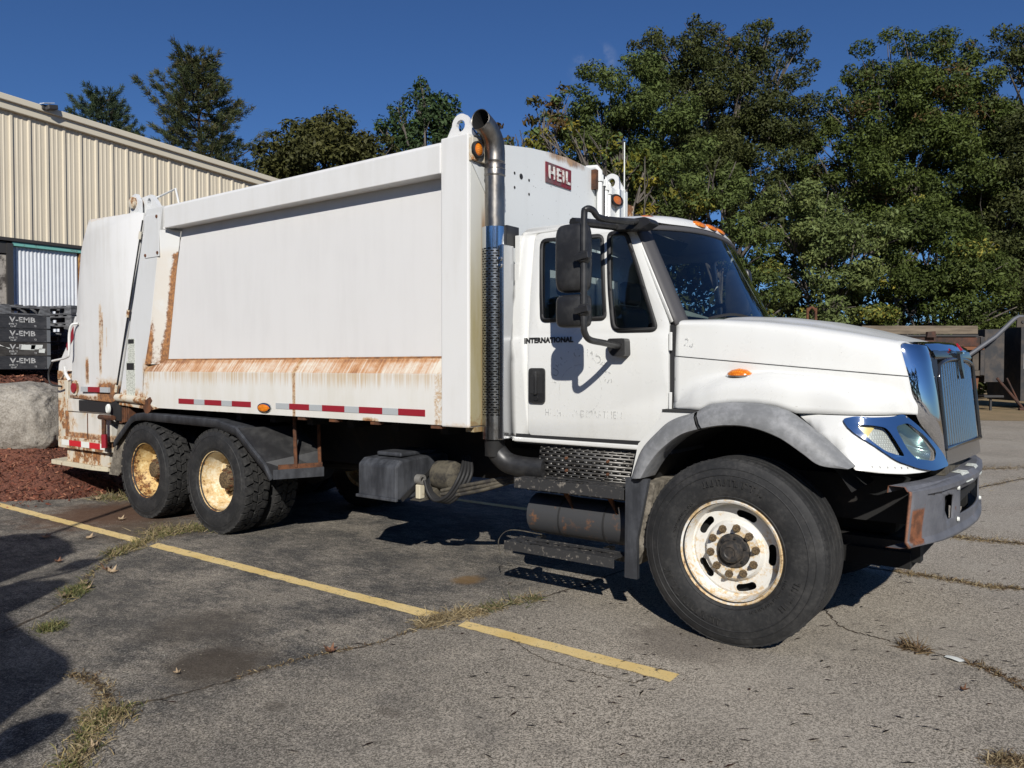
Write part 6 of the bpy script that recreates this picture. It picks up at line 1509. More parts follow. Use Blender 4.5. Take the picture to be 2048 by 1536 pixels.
# ---------------- grille and its chrome surround
Lb = [(0.745, -0.765, 1.812), (0.758, -0.775, 1.77), (0.785, -0.78, 1.70), (0.812, -0.78, 1.615), (0.833, -0.775, 1.52), (0.850, -0.765, 1.43), (0.872, -0.74, 1.357), (0.915, -0.66, 1.273), (0.950, -0.575, 1.182), (0.975, -0.54, 1.103)]
Rb = [(0.872, -0.52, 1.795), (0.885, -0.525, 1.765), (0.900, -0.525, 1.71), (0.914, -0.52, 1.62), (0.928, -0.515, 1.53), (0.940, -0.51, 1.44), (0.950, -0.505, 1.36), (0.960, -0.50, 1.275), (0.970, -0.498, 1.185), (0.978, -0.495, 1.095)]
Ls, Rs = spline(Lb, 4), spline(Rb, 4); rws = []
for k in range(9):
    u = k / 8; row = []
    for a, b in zip(Ls, Rs):
        p = a.lerp(b, u); d = (b - a).length; row.append(p + Vector((0.16, -0.16, 0)) * d * math.sin(PI * u) ** 0.8)
    rws.append(row)
m = MB(); m.grid(rws); me = m.mesh('grille_surround'); fixn(me); both(me, 'grille_surround', M_chrome, truck, smooth=60)
# chrome top cap
def gx(z): return interp([1.09, 1.70, 1.765], [1.008, 0.946, 0.935], z)
NS = 24; rws = []
for dx, z, hw in ((-0.12, 1.822, 0.60), (-0.06, 1.82, 0.58), (-0.02, 1.80, 0.54), (0.0, 1.765, 0.505)):
    rws.append([(0.935 + dx + 0.02 * (1 - (i / 12 - 1) ** 2) + 0.075 * hw * (i / 12 - 1), hw * (i / 12 - 1), z + 0.012 * (1 - (i / 12 - 1) ** 2)) for i in range(25)])
m = MB(); m.grid(rws); m.build('grille_cap', M_chrome, truck, smooth=60)
def gp(y, z, off=0.0):
    return (gx(z) + 0.015 * (1 - (y / 0.5) ** 2) + 0.075 * y + off, y, z)
def gtop(y): return 1.735 - 0.05 * (abs(y) / 0.5) ** 3
# backing
m = MB(); m.grid([[gp(-0.485 + 0.97 * i / 20, 1.09 + (gtop(-0.485 + 0.97 * i / 20) - 1.09) * j / 6, -0.055) for i in range(21)] for j in range(7)]); m.build('radiator', M_rubber, truck)
# frame
fr = [gp(-0.495, 1.19, 0.012)] + [gp(-0.485, z, 0.012) for z in (1.3, 1.4, 1.5, 1.6)] + [gp(y, gtop(y) - 0.012, 0.012) for y in np.linspace(-0.47, 0.47, 15)] + [gp(0.485, z, 0.012) for z in (1.6, 1.5, 1.4, 1.3)] + [gp(0.495, 1.19, 0.012)]
m = MB(); m.tube(fr + [fr[0]], 0.013, 8); m.build('grille_frame', M_darkchrome, truck, smooth=60)
m = MB(); m.grid([[gp(s * 0.52, z, -0.02) for z in np.linspace(1.1, 1.74, 8)] for s in (-1,)] + [[gp(-0.485, z, 0.012) for z in np.linspace(1.1, 1.72, 8)]]); me = m.mesh('grille_side'); fixn(me); both(me, 'grille_side', M_darkchrome, truck)
m = MB(); m.grid([[gp(y, 1.745 + dz, off) for y in np.linspace(-0.5, 0.5, 21)] for dz, off in ((0.03, 0.0), (-0.01, 0.012), (-0.03, 0.0))]); m.build('grille_brow', M_darkchrome, truck, smooth=60)
M_bar = mk('grille_bar_chrome', (0.62, 0.63, 0.65), 0.16, 1.0)
NB = 17
for i in range(NB):
    y = -0.465 + 0.93 * (i + 0.5) / NB; zt = gtop(y) - 0.03
    if abs(y) < 0.05: zt = 1.62
    m = MB(); w = 0.0115
    rw = []
    for z in np.linspace(1.195, zt, 6):
        c = gp(y, z); rw.append([(c[0] - 0.016, y - w, z), (c[0] - 0.002, y - w * 0.8, z), (c[0] + 0.004, y, z), (c[0] - 0.002, y + w * 0.8, z), (c[0] - 0.016, y + w, z)])
    m.grid(rw); m.build('grille_bar', M_bar, truck, smooth=30)
m = MB(); m.grid([[gp(y, z, 0.008) for y in np.linspace(-0.47, 0.47, 13)] for z in (1.095, 1.19)]); m.build('grille_foot', M_chromed, truck, smooth=60)
# emblem
M_emred = mk('emblem_red', (0.35, 0.02, 0.03), 0.35)
em = panel('emblem', [(-0.035, 1.76), (0.035, 1.76), (0.03, 1.66), (0.0, 1.60), (-0.03, 1.66)], [], lambda a, b: gp(a, b, 0.035), M_darkchrome, truck, solid=0.02, out=(1, 0, 0))
m = MB(); m.add([(0.985, -0.03, 1.775), (0.985, 0.03, 1.775), (0.955, 0.0, 1.82)], [(0, 1, 2)]); m.build('emblem_tip', M_emred, em, solid=0.012)
m = MB(); m.box(0.965, 1.0, -0.036, 0.036, 1.757, 1.768); m.build('emblem_band', M_chrome, em)
# front bumper
def fn_bump(T):
    n = T.noise(5, 6, 0.7); f = T.noise(22, 5, 0.75)
    c = T.mix(n.ss(0.35, 0.7), (0.088, 0.091, 0.103), (0.14, 0.143, 0.158))
    r = T.band(T.y, -1.05, 0.055, 0.02) * T.band(T.z, 0.815, 0.085, 0.02)
    r = r.max((f * 0.6 + n * 0.4).ss(0.60, 0.66) * 0.8).max((T.y + 1.145).ss(0.0, 0.02) * -1.0 + 0.9)
    c = T.mix(r, c, T.mix(f.ss(0.4, 0.6), (0.22, 0.085, 0.038), (0.11, 0.045, 0.022)))
    T.set(color=c, rough=0.6, bump=f, bstr=0.2, bdist=0.004)
M_bump = mk('bumper_grey', rough=0.6, fn=fn_bump)
BPX, BPY = [0.88, 0.985, 1.035, 1.06, 1.07], [-1.15, -0.80, -0.45, -0.2, 0.0]
def bpl(y): return interp(BPY, BPX, -abs(y)) + 0.03 * max(0.0, y)
def bface(a, b): # a = y, b = z
    lip = 0.02 if b > 0.985 else (0.018 if b < 0.745 else 0.0); return (bpl(a) + lip - 0.07 * max(0, b - 1.01) / 0.03 * 0.6, a, b)
ho = [[(-0.40, 0.80), (-0.20, 0.80), (0.2, 0.80), (0.40, 0.80), (0.40, 0.95), (-0.40, 0.95)], [(-0.64, 0.80), (-0.56, 0.80), (-0.54, 0.93), (-0.62, 0.945), (-0.70, 0.94), (-0.70, 0.86)]]
ho.append([(-a, b) for a, b in reversed(ho[1])])
zt_ = 1.035
bm_o = [(-1.15, 0.715), (-0.6, 0.70), (0.6, 0.70), (1.15, 0.715), (1.15, zt_ - 0.02), (0.6, zt_), (-0.6, zt_), (-1.15, zt_ - 0.02)]
bp = panel('front_bumper', bm_o, ho, bface, M_bump, truck, cuts=[(c, 0) for c in np.linspace(-1.1, 1.1, 27)] + [(0.745, 1), (0.985, 1), (1.01, 1)], solid=0.012, soff=-1.0, smooth=25, out=(1, 0, 0))
def bz(y, z, dx=0.0): return (bpl(y) + dx, y, z)
m = MB(); ysb = np.linspace(-1.15, 1.15, 31)
m.grid([[bz(y, 1.012 - 0.0 * y, 0.004) for y in ysb], [bz(y, 1.036, -0.012) for y in ysb], [bz(y, 1.038, -0.09) for y in ysb], [bz(y, 1.0, -0.095) for y in ysb]]); m.build('bumper_top', M_bump, bp, smooth=40)
m = MB(); m.grid([[bz(y, 0.715, 0.004) for y in ysb], [bz(y, 0.705, -0.03) for y in ysb], [bz(y, 0.705, -0.10) for y in ysb]]); m.build('bumper_bottom', M_bump, bp, smooth=40)
for y in (-0.36, 0.05):
    m = MB(); m.grid([[bz(y + dy, z, dx) for dy in np.linspace(0, 0.17, 4)] for z, dx in ((0.985, 0.024), (1.0135, 0.0075), (1.0385, -0.010), (1.0405, -0.06))]); m.build('bumper_sticker', M_stick, bp, smooth=60)
for y, z in ((-0.47, 0.965), (-0.47, 0.78), (0.47, 0.965), (0.47, 0.78), (-0.98, 0.965)):
    m = MB(); m.lathe([(0, 0.014), (0.012, 0.012), (0.013, 0)], bz(y, z, 0.002), 'x', 8); m.build('bolt', M_paper, bp)
m = MB(); m.box(0.82, 0.98, -0.5, -0.4, 0.72, 0.98); m.box(0.82, 0.98, 0.4, 0.5, 0.72, 0.98); m.tube([(1.0, -0.42, 0.88), (1.0, 0.42, 0.88)], 0.035, 10); m.build('tow_mount', M_soot_shade, truck)
m = MB(); m.tube([(0.62, -0.3, 0.5), (0.62, 0.3, 0.5)], 0.09, 12); m.box(0.3, 0.8, -0.55, 0.55, 0.46, 0.56); m.build('steering_gear', M_soot_shade, truck, smooth=40)
m = MB(); m.box(0.90, 0.98, -0.55, 0.55, 1.04, 1.09); m.build('bumper_filler', M_grime, truck)
# worn moulded marks on the front tyre sidewalls
for w in [o for o in truck.children if o.name.startswith('wheel')]:
    if not any(c.name.startswith('shoulder_sipe') for c in w.children): continue
    mk_ = MB(); r_ = random.Random(8)
    for (ra, rb, a0, a1, yy) in ((0.405, 0.445, 200, 262, 0.2015), (0.405, 0.445, 60, 112, 0.2015), (0.352, 0.366, 292, 342, 0.1945), (0.352, 0.366, 130, 172, 0.1945), (0.405, 0.44, 318, 344, 0.2015)):
        a = a0
        while a < a1:
            wd = r_.uniform(1.6, 4.2) * (1.0 if rb - ra > 0.03 else 0.5)
            for (p0, p1, q0, q1) in ((a, a + wd * 0.22, ra, rb), (a + wd * 0.22, a + wd * 0.75, r_.choice((ra, rb - 0.008)), None)):
                q1 = q1 or q0 + 0.008
                c0, s0, c1, s1 = math.cos(math.radians(p0)), math.sin(math.radians(p0)), math.cos(math.radians(p1)), math.sin(math.radians(p1))
                mk_.add([(q0 * c0, -yy - 0.0025, q0 * s0), (q0 * c1, -yy - 0.0025, q0 * s1), (q1 * c1, -yy - 0.0025, q1 * s1), (q1 * c0, -yy - 0.0025, q1 * s0)], [(0, 1, 2, 3)])
            a += wd * 1.25
    o_ = mk_.build('moulded_marks', M_tread, w, solid=0.006); o_['kind'] = 'stuff'

# ================================================================== STORE OF CRATES AND PALLETS ON THE BANK
def fn_collar(T):
    n = T.noise(3, 5, 0.7, st=(1, 1, 3)); f = T.noise(30, 4, 0.7, st=(1, 0.3, 2))
    c = T.mix((n * 0.5 + f * 0.5).ss(0.4, 0.65), (0.020, 0.022, 0.027), (0.055, 0.055, 0.06))
    c = T.mix(T.noise(22, 3, 0.6).ss(0.70, 0.73) * 0.6, c, (0.35, 0.35, 0.35)); T.set(color=c, rough=0.8)
M_collar = mk('dark_plywood', rough=0.8, fn=fn_collar)
def fn_collar2(T):
    n = T.noise(3, 5, 0.7, st=(1, 1, 3)); T.set(color=T.mix(n.ss(0.4, 0.65), (0.032, 0.029, 0.027), (0.075, 0.07, 0.065)), rough=0.85)
M_collar2 = mk('faded_plywood', rough=0.85, fn=fn_collar2)
M_stencil = mk('stencil_white', rough=0.8, fn=lambda T: T.set(color=T.mix(T.noise(35, 5, 0.75).ss(0.52, 0.58), (0.50, 0.50, 0.49), (0.10, 0.10, 0.105)), rough=0.8))
MXF = Matrix(((0, 0, 1, 0), (1, 0, 0, 0), (0, 1, 0, 0), (0, 0, 0, 1)))
CH = 0.200
lbl = ['dark collar box lettered in white, lowest of the stack beside the boulder', 'dark collar box with torn white labels, second from the bottom of its stack', 'dark collar box with clean white lettering, third from the bottom of its stack', 'dark collar box with scuffed lettering, topmost of its stack under a pallet']
for k in range(4):
    t = thing('collar_box', lbl[k], 'crate', (-10.97, -1.03, 1.63 + CH * k), group='stacked collar boxes')
    mt = M_collar if k != 1 else M_collar2
    m = MB(); m.box(-0.02, 0.0, -0.6, 0.6, 0.003, CH - 0.003); fb = m.build('front_board', mt, t, bevel=0.002)
    m = MB(); m.box(-0.8, -0.78, -0.6, 0.6, 0.003, CH - 0.003); m.build('back_board', mt, t)
    for s in (-1, 1):
        m = MB(); m.box(-0.78, -0.022, s * 0.59 - 0.01, s * 0.59 + 0.01, 0.003, CH - 0.003); m.build('side_board', mt, t)
    m = MB(); m.box(-0.02, 0.006, 0.555, 0.603, 0.012, CH - 0.012); m.build('corner_hinge', mk('hinge_zinc', (0.20, 0.21, 0.22), 0.6, 0.3) if k == 0 else bpy.data.materials['hinge_zinc'], t)
    me = text_mesh('V-EMB', 0.105, 0.0, 0.003, space=1.05); mesh_map(me, Matrix.Translation((0.0015, 0.225, 0.125)) @ MXF @ Matrix.Diagonal((1.13, 1, 1, 1))); link('stencil', me, M_stencil, fb, norm=False)
    me = text_mesh('EMB 71', 0.036, 0.0, 0.001); mesh_map(me, Matrix.Translation((0.0015, 0.10, 0.062)) @ MXF); link('stencil', me, M_stencil, fb, norm=False)
    me = text_mesh('12-00', 0.034, 0.0, 0.001); mesh_map(me, Matrix.Translation((0.0015, 0.10, 0.030)) @ MXF); link('stencil', me, M_stencil, fb, norm=False)
    me = text_mesh('12', 0.034, 0.0, 0.001); mesh_map(me, Matrix.Translation((0.0015, 0.395, 0.042)) @ MXF); link('stencil', me, M_stencil, fb, norm=False)
    if k == 1:
        for (y0, y1, z0, z1, a) in ((0.20, 0.40, 0.085, 0.165, 0.03), (0.33, 0.50, 0.10, 0.165, -0.02), (0.44, 0.53, 0.045, 0.11, 0.02), (-0.12, 0.06, 0.10, 0.15, 0.4)):
            m = MB(); cy, cz = (y0 + y1) / 2, (z0 + z1) / 2; hy, hz = (y1 - y0) / 2, (z1 - z0) / 2
            m.add([(0.003, cy - hy, cz - hz + a * 0.2), (0.003, cy + hy * 0.8, cz - hz), (0.003, cy + hy, cz + hz - a * 0.1), (0.003, cy - hy * 0.9, cz + hz)], [(0, 1, 2, 3)]); m.build('torn_label', M_paper, fb)
M_pal = mk('grey_pallet_wood', rough=0.9, fn=lambda T: T.set(color=T.mix(T.noise(6, 5, 0.7, st=(1, 1, 3)).ss(0.35, 0.65), (0.055, 0.056, 0.06), (0.16, 0.165, 0.175)), rough=0.9))
def box_mesh(nm, dx, dy, dz):
    m = MB(); m.box(-dx, dx, -dy, dy, -dz, dz); me = m.mesh(nm); fixn(me); me.materials.append(M_pal); return me
ME_deck, ME_str, ME_blk = box_mesh('deck_board', 0.40, 0.05, 0.011), box_mesh('stringer_board', 0.05, 0.60, 0.011), box_mesh('block', 0.05, 0.07, 0.045)
def pallet(label, loc, rz, grp):
    t = thing('pallet', label, 'pallet', loc, rz, grp)
    for i in range(7): link('deck_board', ME_deck, None, t, loc=(0, -0.55 + 1.1 * i / 6, 0.133), norm=False)
    for x in (-0.35, 0, 0.35):
        link('stringer_board', ME_str, None, t, loc=(x, 0, 0.111), norm=False); link('bottom_board', ME_str, None, t, loc=(x, 0, 0.0105), norm=False)
        for y in (-0.53, 0, 0.53): link('block', ME_blk, None, t, loc=(x, y, 0.0605), norm=False)
pallet('grey wooden pallet lying on top of the lettered collar boxes', (-11.38, -1.02, 2.435), 0, 'wooden pallets on the bank')
words = ['lowest', 'second lowest', 'third from the bottom', 'fourth from the bottom', 'fifth from the bottom', 'second from the top', 'topmost']
for k in range(7):
    pallet('grey wooden pallet, %s of the stack between collar boxes and truck tail' % words[k], (-12.0 + rng.uniform(-.02, .02), 0.25 + rng.uniform(-.03, .03), 1.62 + 0.146 * k), PI / 2 + 0.25 + rng.uniform(-.03, .03), 'wooden pallets on the bank')

# ---- boulder
bm = bmesh.new(); bmesh.ops.create_icosphere(bm, subdivisions=6, radius=1.0)
for v in bm.verts:
    p = v.co.copy(); q = Vector((math.copysign(abs(p.x) ** 0.72, p.x), math.copysign(abs(p.y) ** 0.75, p.y), math.copysign(abs(p.z) ** 0.62, p.z)))
    q *= 1.0 + 0.13 * mnoise.noise(p * 1.4 + Vector((3, 1, 7))) + 0.05 * mnoise.noise(p * 4) + 0.018 * mnoise.noise(p * 13) + 0.008 * mnoise.noise(p * 40)
    v.co = Vector((q.x * 0.80, q.y * 0.62, q.z * 0.56))
me = bpy.data.meshes.new('boulder'); bm.to_mesh(me); bm.free()
def fn_rock(T):
    n = T.noise(3, 6, 0.7); f = T.noise(45, 5, 0.75); d = T.noise(9, 5, 0.7)
    c = T.mix((n * 0.5 + f * 0.5).ss(0.35, 0.65), (0.17, 0.15, 0.125), (0.44, 0.41, 0.36))
    c = T.mix(d.ss(0.60, 0.72) * 0.7, c, (0.06, 0.052, 0.042)); c = T.mix((1.0 - T.z.ss(-0.5, -0.1)) * 0.35, c, (0.15, 0.12, 0.085))
    T.set(color=c, rough=0.9, bump=f + d, bstr=0.7, bdist=0.02)
b_ = link('boulder', me, mk('granite', rough=0.9, fn=fn_rock), smooth=60, loc=(-10.55, -1.15, 0.88), rot=(0.03, -0.05, 0.64), norm=False)
tag(b_, 'large pale granite boulder half sunk in the red bark mulch', 'boulder')

# ================================================================== RUSTY DUMP BODY, FAR RIGHT
dump = thing('dump_trailer', 'rusty dump trailer body with wooden top board, under the trees', 'trailer', (-3.21, 25.6, 0), math.radians(36.76))
M_dwood = mk('weathered_timber', rough=0.9, fn=lambda T: T.set(color=T.mix(T.noise(3, 5, 0.7, st=(0.3, 1, 3)).ss(0.3, 0.7), (0.10, 0.078, 0.055), (0.20, 0.16, 0.115)), rough=0.9))  # timber tone lowered to stand in for the shade under the trees
M_drust = mk('dump_rust', rough=0.9, fn=lambda T: T.set(color=T.mix(T.noise(2.2, 6, 0.7).ss(0.35, 0.62), (0.10, 0.042, 0.026), (0.035, 0.024, 0.02)), rough=0.9))
M_dgrey = mk('dump_grey', rough=0.75, fn=lambda T: T.set(color=T.mix(T.noise(2, 5, 0.7).ss(0.4, 0.68), (0.030, 0.031, 0.034), (0.075, 0.062, 0.052)), rough=0.75))  # grey darkened so the colour carries the tree shade over the trailer
M_dbrown = mk('dump_brown', rough=0.85, fn=lambda T: T.set(color=T.mix(T.noise(2, 5, 0.7).ss(0.4, 0.66), (0.06, 0.05, 0.04), (0.10, 0.083, 0.064)), rough=0.85))
M_dorange = mk('primer_orange', rough=0.85, fn=lambda T: T.set(color=T.mix(T.noise(2, 5, 0.7).ss(0.4, 0.66), (0.17, 0.068, 0.03), (0.08, 0.036, 0.02)), rough=0.85))
def db(name, x0, x1, y0, y1, z0, z1, mat, bev=0.012):
    m = MB(); m.box(x0, x1, y0, y1, z0, z1); return m.build(name, mat, dump, bevel=bev)
db('top_board', -2.3, 1.85, -0.06, 0.02, 2.82, 3.12, M_dwood)
db('board_shelf', -2.3, 1.85, -0.10, 0.06, 2.73, 2.80, M_darksteel)
db('upper_rail', -2.6, 2.0, -0.05, 0.06, 2.38, 2.70, M_drust)
db('rail_flange', -2.6, 2.05, -0.12, 0.05, 2.25, 2.37, M_dorange)
db('body_wall', -2.6, 2.1, 0.07, 2.3, 1.30, 2.75, M_dgrey)
db('bottom_rail', -2.6, 2.1, -0.06, 0.06, 1.33, 1.52, M_dbrown)
for x in (-2.4, -1.4, -0.5, 0.62, 1.66):
    db('side_stake', x, x + 0.22, -0.08, 0.06, 1.53, 2.24, M_dbrown)
for x in (-0.2, 0.9): db('sunk_panel', x, x + 0.68, 0.035, 0.069, 1.60, 2.18, M_dgrey)
db('end_post', 1.93, 2.08, -0.10, 0.10, 1.35, 2.72, M_dgrey)
m = MB(); m.add([(x, y, z) for y in (-0.22, 0.3) for x, z in ((-0.05, 2.70), (0.28, 2.70), (0.24, 2.92), (-0.02, 2.90))], [(0, 1, 2, 3), (7, 6, 5, 4), (0, 4, 5, 1), (1, 5, 6, 2), (2, 6, 7, 3), (3, 7, 4, 0)]); m.build('rusty_bracket', M_drust, dump)
m = MB(); m.tube([(1.30, -0.35, 2.02), (2.30, -0.35, 2.72), (2.95, -0.35, 3.34), (3.10, -0.35, 3.42), (3.5, -0.35, 3.40)], 0.075, 8); m.build('tailgate_arm', mk('arm_grey', (0.085, 0.09, 0.105), 0.6), dump, smooth=40)
m = MB(); m.prism([(3.0, 3.05), (3.45, 3.05), (3.45, 3.36), (3.25, 3.45), (3.02, 3.38)], 'y', -0.42, -0.36); pp = m.build('pivot_plate', M_dbrown, dump)
m = MB(); m.lathe([(-0.42, 0.06), (-0.46, 0.05), (-0.46, 0)], (3.2, 0, 3.23), 'y', 6); m.build('pivot_bolt', M_darksteel, pp)
db('tailgate', 2.2, 2.9, 0.1, 2.2, 1.1, 3.0, M_dgrey)
m = MB(); m.prism([(1.0, 1.28), (2.0, 1.28), (1.95, 0.85), (1.1, 0.75)], 'y', 0.1, 1.6); m.build('hoist_frame', M_dorange, dump)
m = MB(); m.prism([(-2.6, 1.28), (1.0, 1.28), (0.9, 1.0), (-2.6, 0.95)], 'y', 0.3, 1.9); m.build('chassis', M_darksteel, dump)
m = MB(); m.tube([(2.4, -0.3, 1.25), (3.35, -0.3, 0.16)], 0.05, 8); m.tube([(2.75, -0.3, 1.25), (3.2, -0.3, 0.35)], 0.03, 8); m.tube([(3.2, -0.3, 0.14), (4.3, -0.3, 0.14)], 0.06, 8); m.build('tongue', M_drust, dump)
m = MB(); m.tube([(3.55, -0.3, 0.2), (3.55, -0.2, 2.5)], 0.09, 8); m.build('prop_post', M_dbrown, dump)
m = MB(); m.tube([(3.33, -0.36, 1.58), (3.33, -0.36, 2.12), (3.6, -0.36, 2.12), (3.6, -0.36, 1.58), (3.33, -0.36, 1.58)], 0.022, 6); m.build('pale_frame', M_paper, dump)
db('jack_plate', 1.9, 2.6, -0.4, 0.0, 0.56, 0.64, M_darksteel); db('jack_leg', 2.2, 2.27, -0.25, -0.18, 0.0, 0.58, M_darksteel)
for x in (-1.6, -0.3):
    m = MB(); m.lathe([(-0.15, 0.1), (-0.16, 0.3), (-0.14, 0.48), (0.14, 0.48), (0.15, 0.1)], (x, 0.45, 0.48), 'y', 24); m.build('wheel', M_rubber, dump, smooth=40)
db('dark_side', 3.7, 6.5, 0.4, 2.4, 0.4, 3.1, M_dgrey)
# rusty hook behind the hood
hk = thing('rusty_hook_frame', 'rusty upright loop of a plow frame showing above the hood', 'plow frame', (-4.15, 14.9, 0))
m = MB(); m.tube(spline([(-0.085, -0.064, 0.0), (-0.085, -0.064, 2.9), (-0.075, -0.056, 3.08), (0.0, 0.0, 3.18), (0.075, 0.056, 3.08), (0.085, 0.064, 2.9), (0.085, 0.064, 0.0)], 6), 0.035, 8); m.build('hook_loop', M_rusty, hk, smooth=60)
m = MB(); m.box(-0.35, 0.35, -0.08, 0.08, 0.0, 0.5); m.build('frame_base', M_rusty, hk, bevel=0.02)

# ================================================================== WEEDS AND LITTER
M_grass = mat_tint('dry_grass_blades', 0.8, 0.2)
DRY = [(0.27, 0.205, 0.11), (0.33, 0.265, 0.15), (0.19, 0.14, 0.08), (0.38, 0.31, 0.19)]
MIXG = [(0.14, 0.15, 0.05), (0.20, 0.19, 0.08), (0.28, 0.23, 0.11), (0.09, 0.11, 0.04)]
GRN = [(0.085, 0.10, 0.04), (0.11, 0.125, 0.05), (0.15, 0.15, 0.075)]
BRN = [(0.12, 0.08, 0.045), (0.18, 0.12, 0.07), (0.08, 0.055, 0.035), (0.24, 0.18, 0.10)]
def blades(C, n, h, spread, pal, lean=0.9, w=0.0022):
    """C (k,2) base points"""
    C = np.atleast_2d(np.array(C, float)); idx = nrng.integers(0, len(C), n)
    B = np.zeros((n, 3)); B[:, :2] = C[idx] + nrng.normal(0, spread, (n, 2)); B[:, 2] = 0.002
    d = nrng.normal(0, lean, (n, 3)); d[:, 2] = nrng.uniform(0.25, 1.1, n); d /= np.linalg.norm(d, axis=1, keepdims=True)
    L = h * nrng.uniform(0.35, 1.15, (n, 1)); side = np.cross(d, nrng.normal(0, 1, (n, 3))); side /= np.linalg.norm(side, axis=1, keepdims=True)
    mid = B + d * L * 0.55; tip = B + d * L; tip[:, 2] -= (L[:, 0] * nrng.uniform(0.0, 0.35, n)); tip[:, 2] = np.maximum(tip[:, 2], 0.004); mid[:, 2] = np.maximum(mid[:, 2], 0.004)
    W = w * nrng.uniform(0.6, 1.4, (n, 1))
    V = np.concatenate([np.stack([B - side * W, B + side * W, mid + side * W * 0.8, mid - side * W * 0.8], 1), np.stack([mid - side * W * 0.8, mid + side * W * 0.8, tip + side * W * 0.2, tip - side * W * 0.2], 1)], 0).reshape(-1, 3)
    p = np.array(pal); c = p[nrng.integers(0, len(p), n)] * nrng.uniform(0.7, 1.25, (n, 1)); return V, np.concatenate([c, c], 0)
def tuft(label, pts, n, h, spread, pal, lean=0.8, w=0.0022):
    c = np.mean(np.atleast_2d(pts), 0); V, col = blades(np.atleast_2d(pts) - c, n, h, spread, pal, lean, w)
    o = link('weed_tuft', quads('weed_tuft', V, col), M_grass, norm=False, loc=(c[0], c[1], 0)); return tag(o, label, 'weed', 'weeds in the asphalt cracks')
def along(k, a, b, n=14):
    P = CPATH[k]; return [(P[int(a + (b - a) * i / n)].x, P[int(a + (b - a) * i / n)].y) for i in range(n + 1)]
tuft('small fresh green tuft beside the dark shadow edge', [(-3.66, -3.50)], 420, 0.07, 0.04, GRN + MIXG)
tuft('matted green and straw tuft with a curled leaf on it', [(-4.37, -3.04), (-4.45, -2.98), (-4.30, -3.08)], 420, 0.075, 0.045, MIXG + GRN)
tuft('tall straw coloured clump at the bottom left crack junction', [(-2.10, -3.90), (-2.06, -3.86), (-2.14, -3.93), (-2.02, -3.95)], 420, 0.075, 0.04, MIXG + DRY + DRY)
tuft('straw coloured clump nearest the bottom edge on the left', [(-1.95, -4.03), (-1.90, -4.065), (-1.85, -4.10), (-1.815, -4.14), (-1.78, -4.18), (-1.74, -4.215), (-1.70, -4.25)], 400, 0.065, 0.045, MIXG + DRY + DRY)
tuft('long dry grass patch beside the rear tyre contact', [(-5.81, -1.40), (-5.70, -1.25), (-5.62, -1.15), (-5.9, -1.55), (-5.72, -1.6)], 900, 0.13, 0.09, DRY + MIXG, 1.1)
tuft('dry grass growing through the gap in the yellow line near the rear wheels', [(-5.57, -1.86), (-5.45, -2.05), (-5.38, -2.15), (-5.3, -2.28)], 650, 0.09, 0.055, DRY + MIXG)
tuft('flattened straw clump breaking the yellow line in the middle', [(-1.79, -1.87), (-1.78, -2.0), (-1.72, -1.75), (-1.70, -1.65)], 800, 0.10, 0.055, DRY, 1.3)
tuft('thin straw trailing from the yellow line towards the steps', [(-1.63, -1.45), (-1.66, -1.55), (-1.60, -1.30), (-1.55, -1.15)], 420, 0.10, 0.035, DRY + GRN, 1.3)
tuft('spiky dark brown weed beside the white paper scrap', [(0.87, -0.605), (0.80, -0.58)], 150, 0.10, 0.03, BRN, 1.1, 0.003)
tuft('brown weed line right of the white paper scrap', [(1.15, -0.66), (1.22, -0.70), (1.28, -0.75), (1.34, -0.80), (1.40, -0.88)], 220, 0.05, 0.02, BRN, 1.2)
tuft('dry clump in the bottom right corner', [(1.39, -1.80), (1.36, -1.86), (1.44, -1.80)], 500, 0.06, 0.03, DRY + BRN, 1.2, 0.0016)
tuft('dry tuft at the mulch edge behind the rear tyre', [(-8.35, -0.93), (-8.2, -0.85), (-8.1, -0.8)], 350, 0.16, 0.09, MIXG + DRY)
for k, a, b, n, h, sp, pal in (('r2', 20, 70, 900, 0.045, 0.04, BRN + DRY), ('r3', 14, 56, 900, 0.06, 0.07, DRY + BRN), ('r4', 8, 40, 500, 0.09, 0.12, DRY + BRN), ('r5', 4, 28, 300, 0.06, 0.08, DRY + BRN), ('main', 60, 130, 300, 0.03, 0.02, DRY + BRN), ('upl', 40, 90, 500, 0.05, 0.03, DRY + MIXG), ('arc', 2, 40, 500, 0.04, 0.03, DRY + BRN), ('main', 0, 45, 600, 0.05, 0.03, DRY + MIXG)):
    b = min(b, len(CPATH[k]) - 1); V, col = blades(along(k, a, b, 40), n, h, sp, pal, 1.2)
    tag(link('dry_grass', quads('dry_grass', V, col), M_grass, norm=False), kind='stuff')
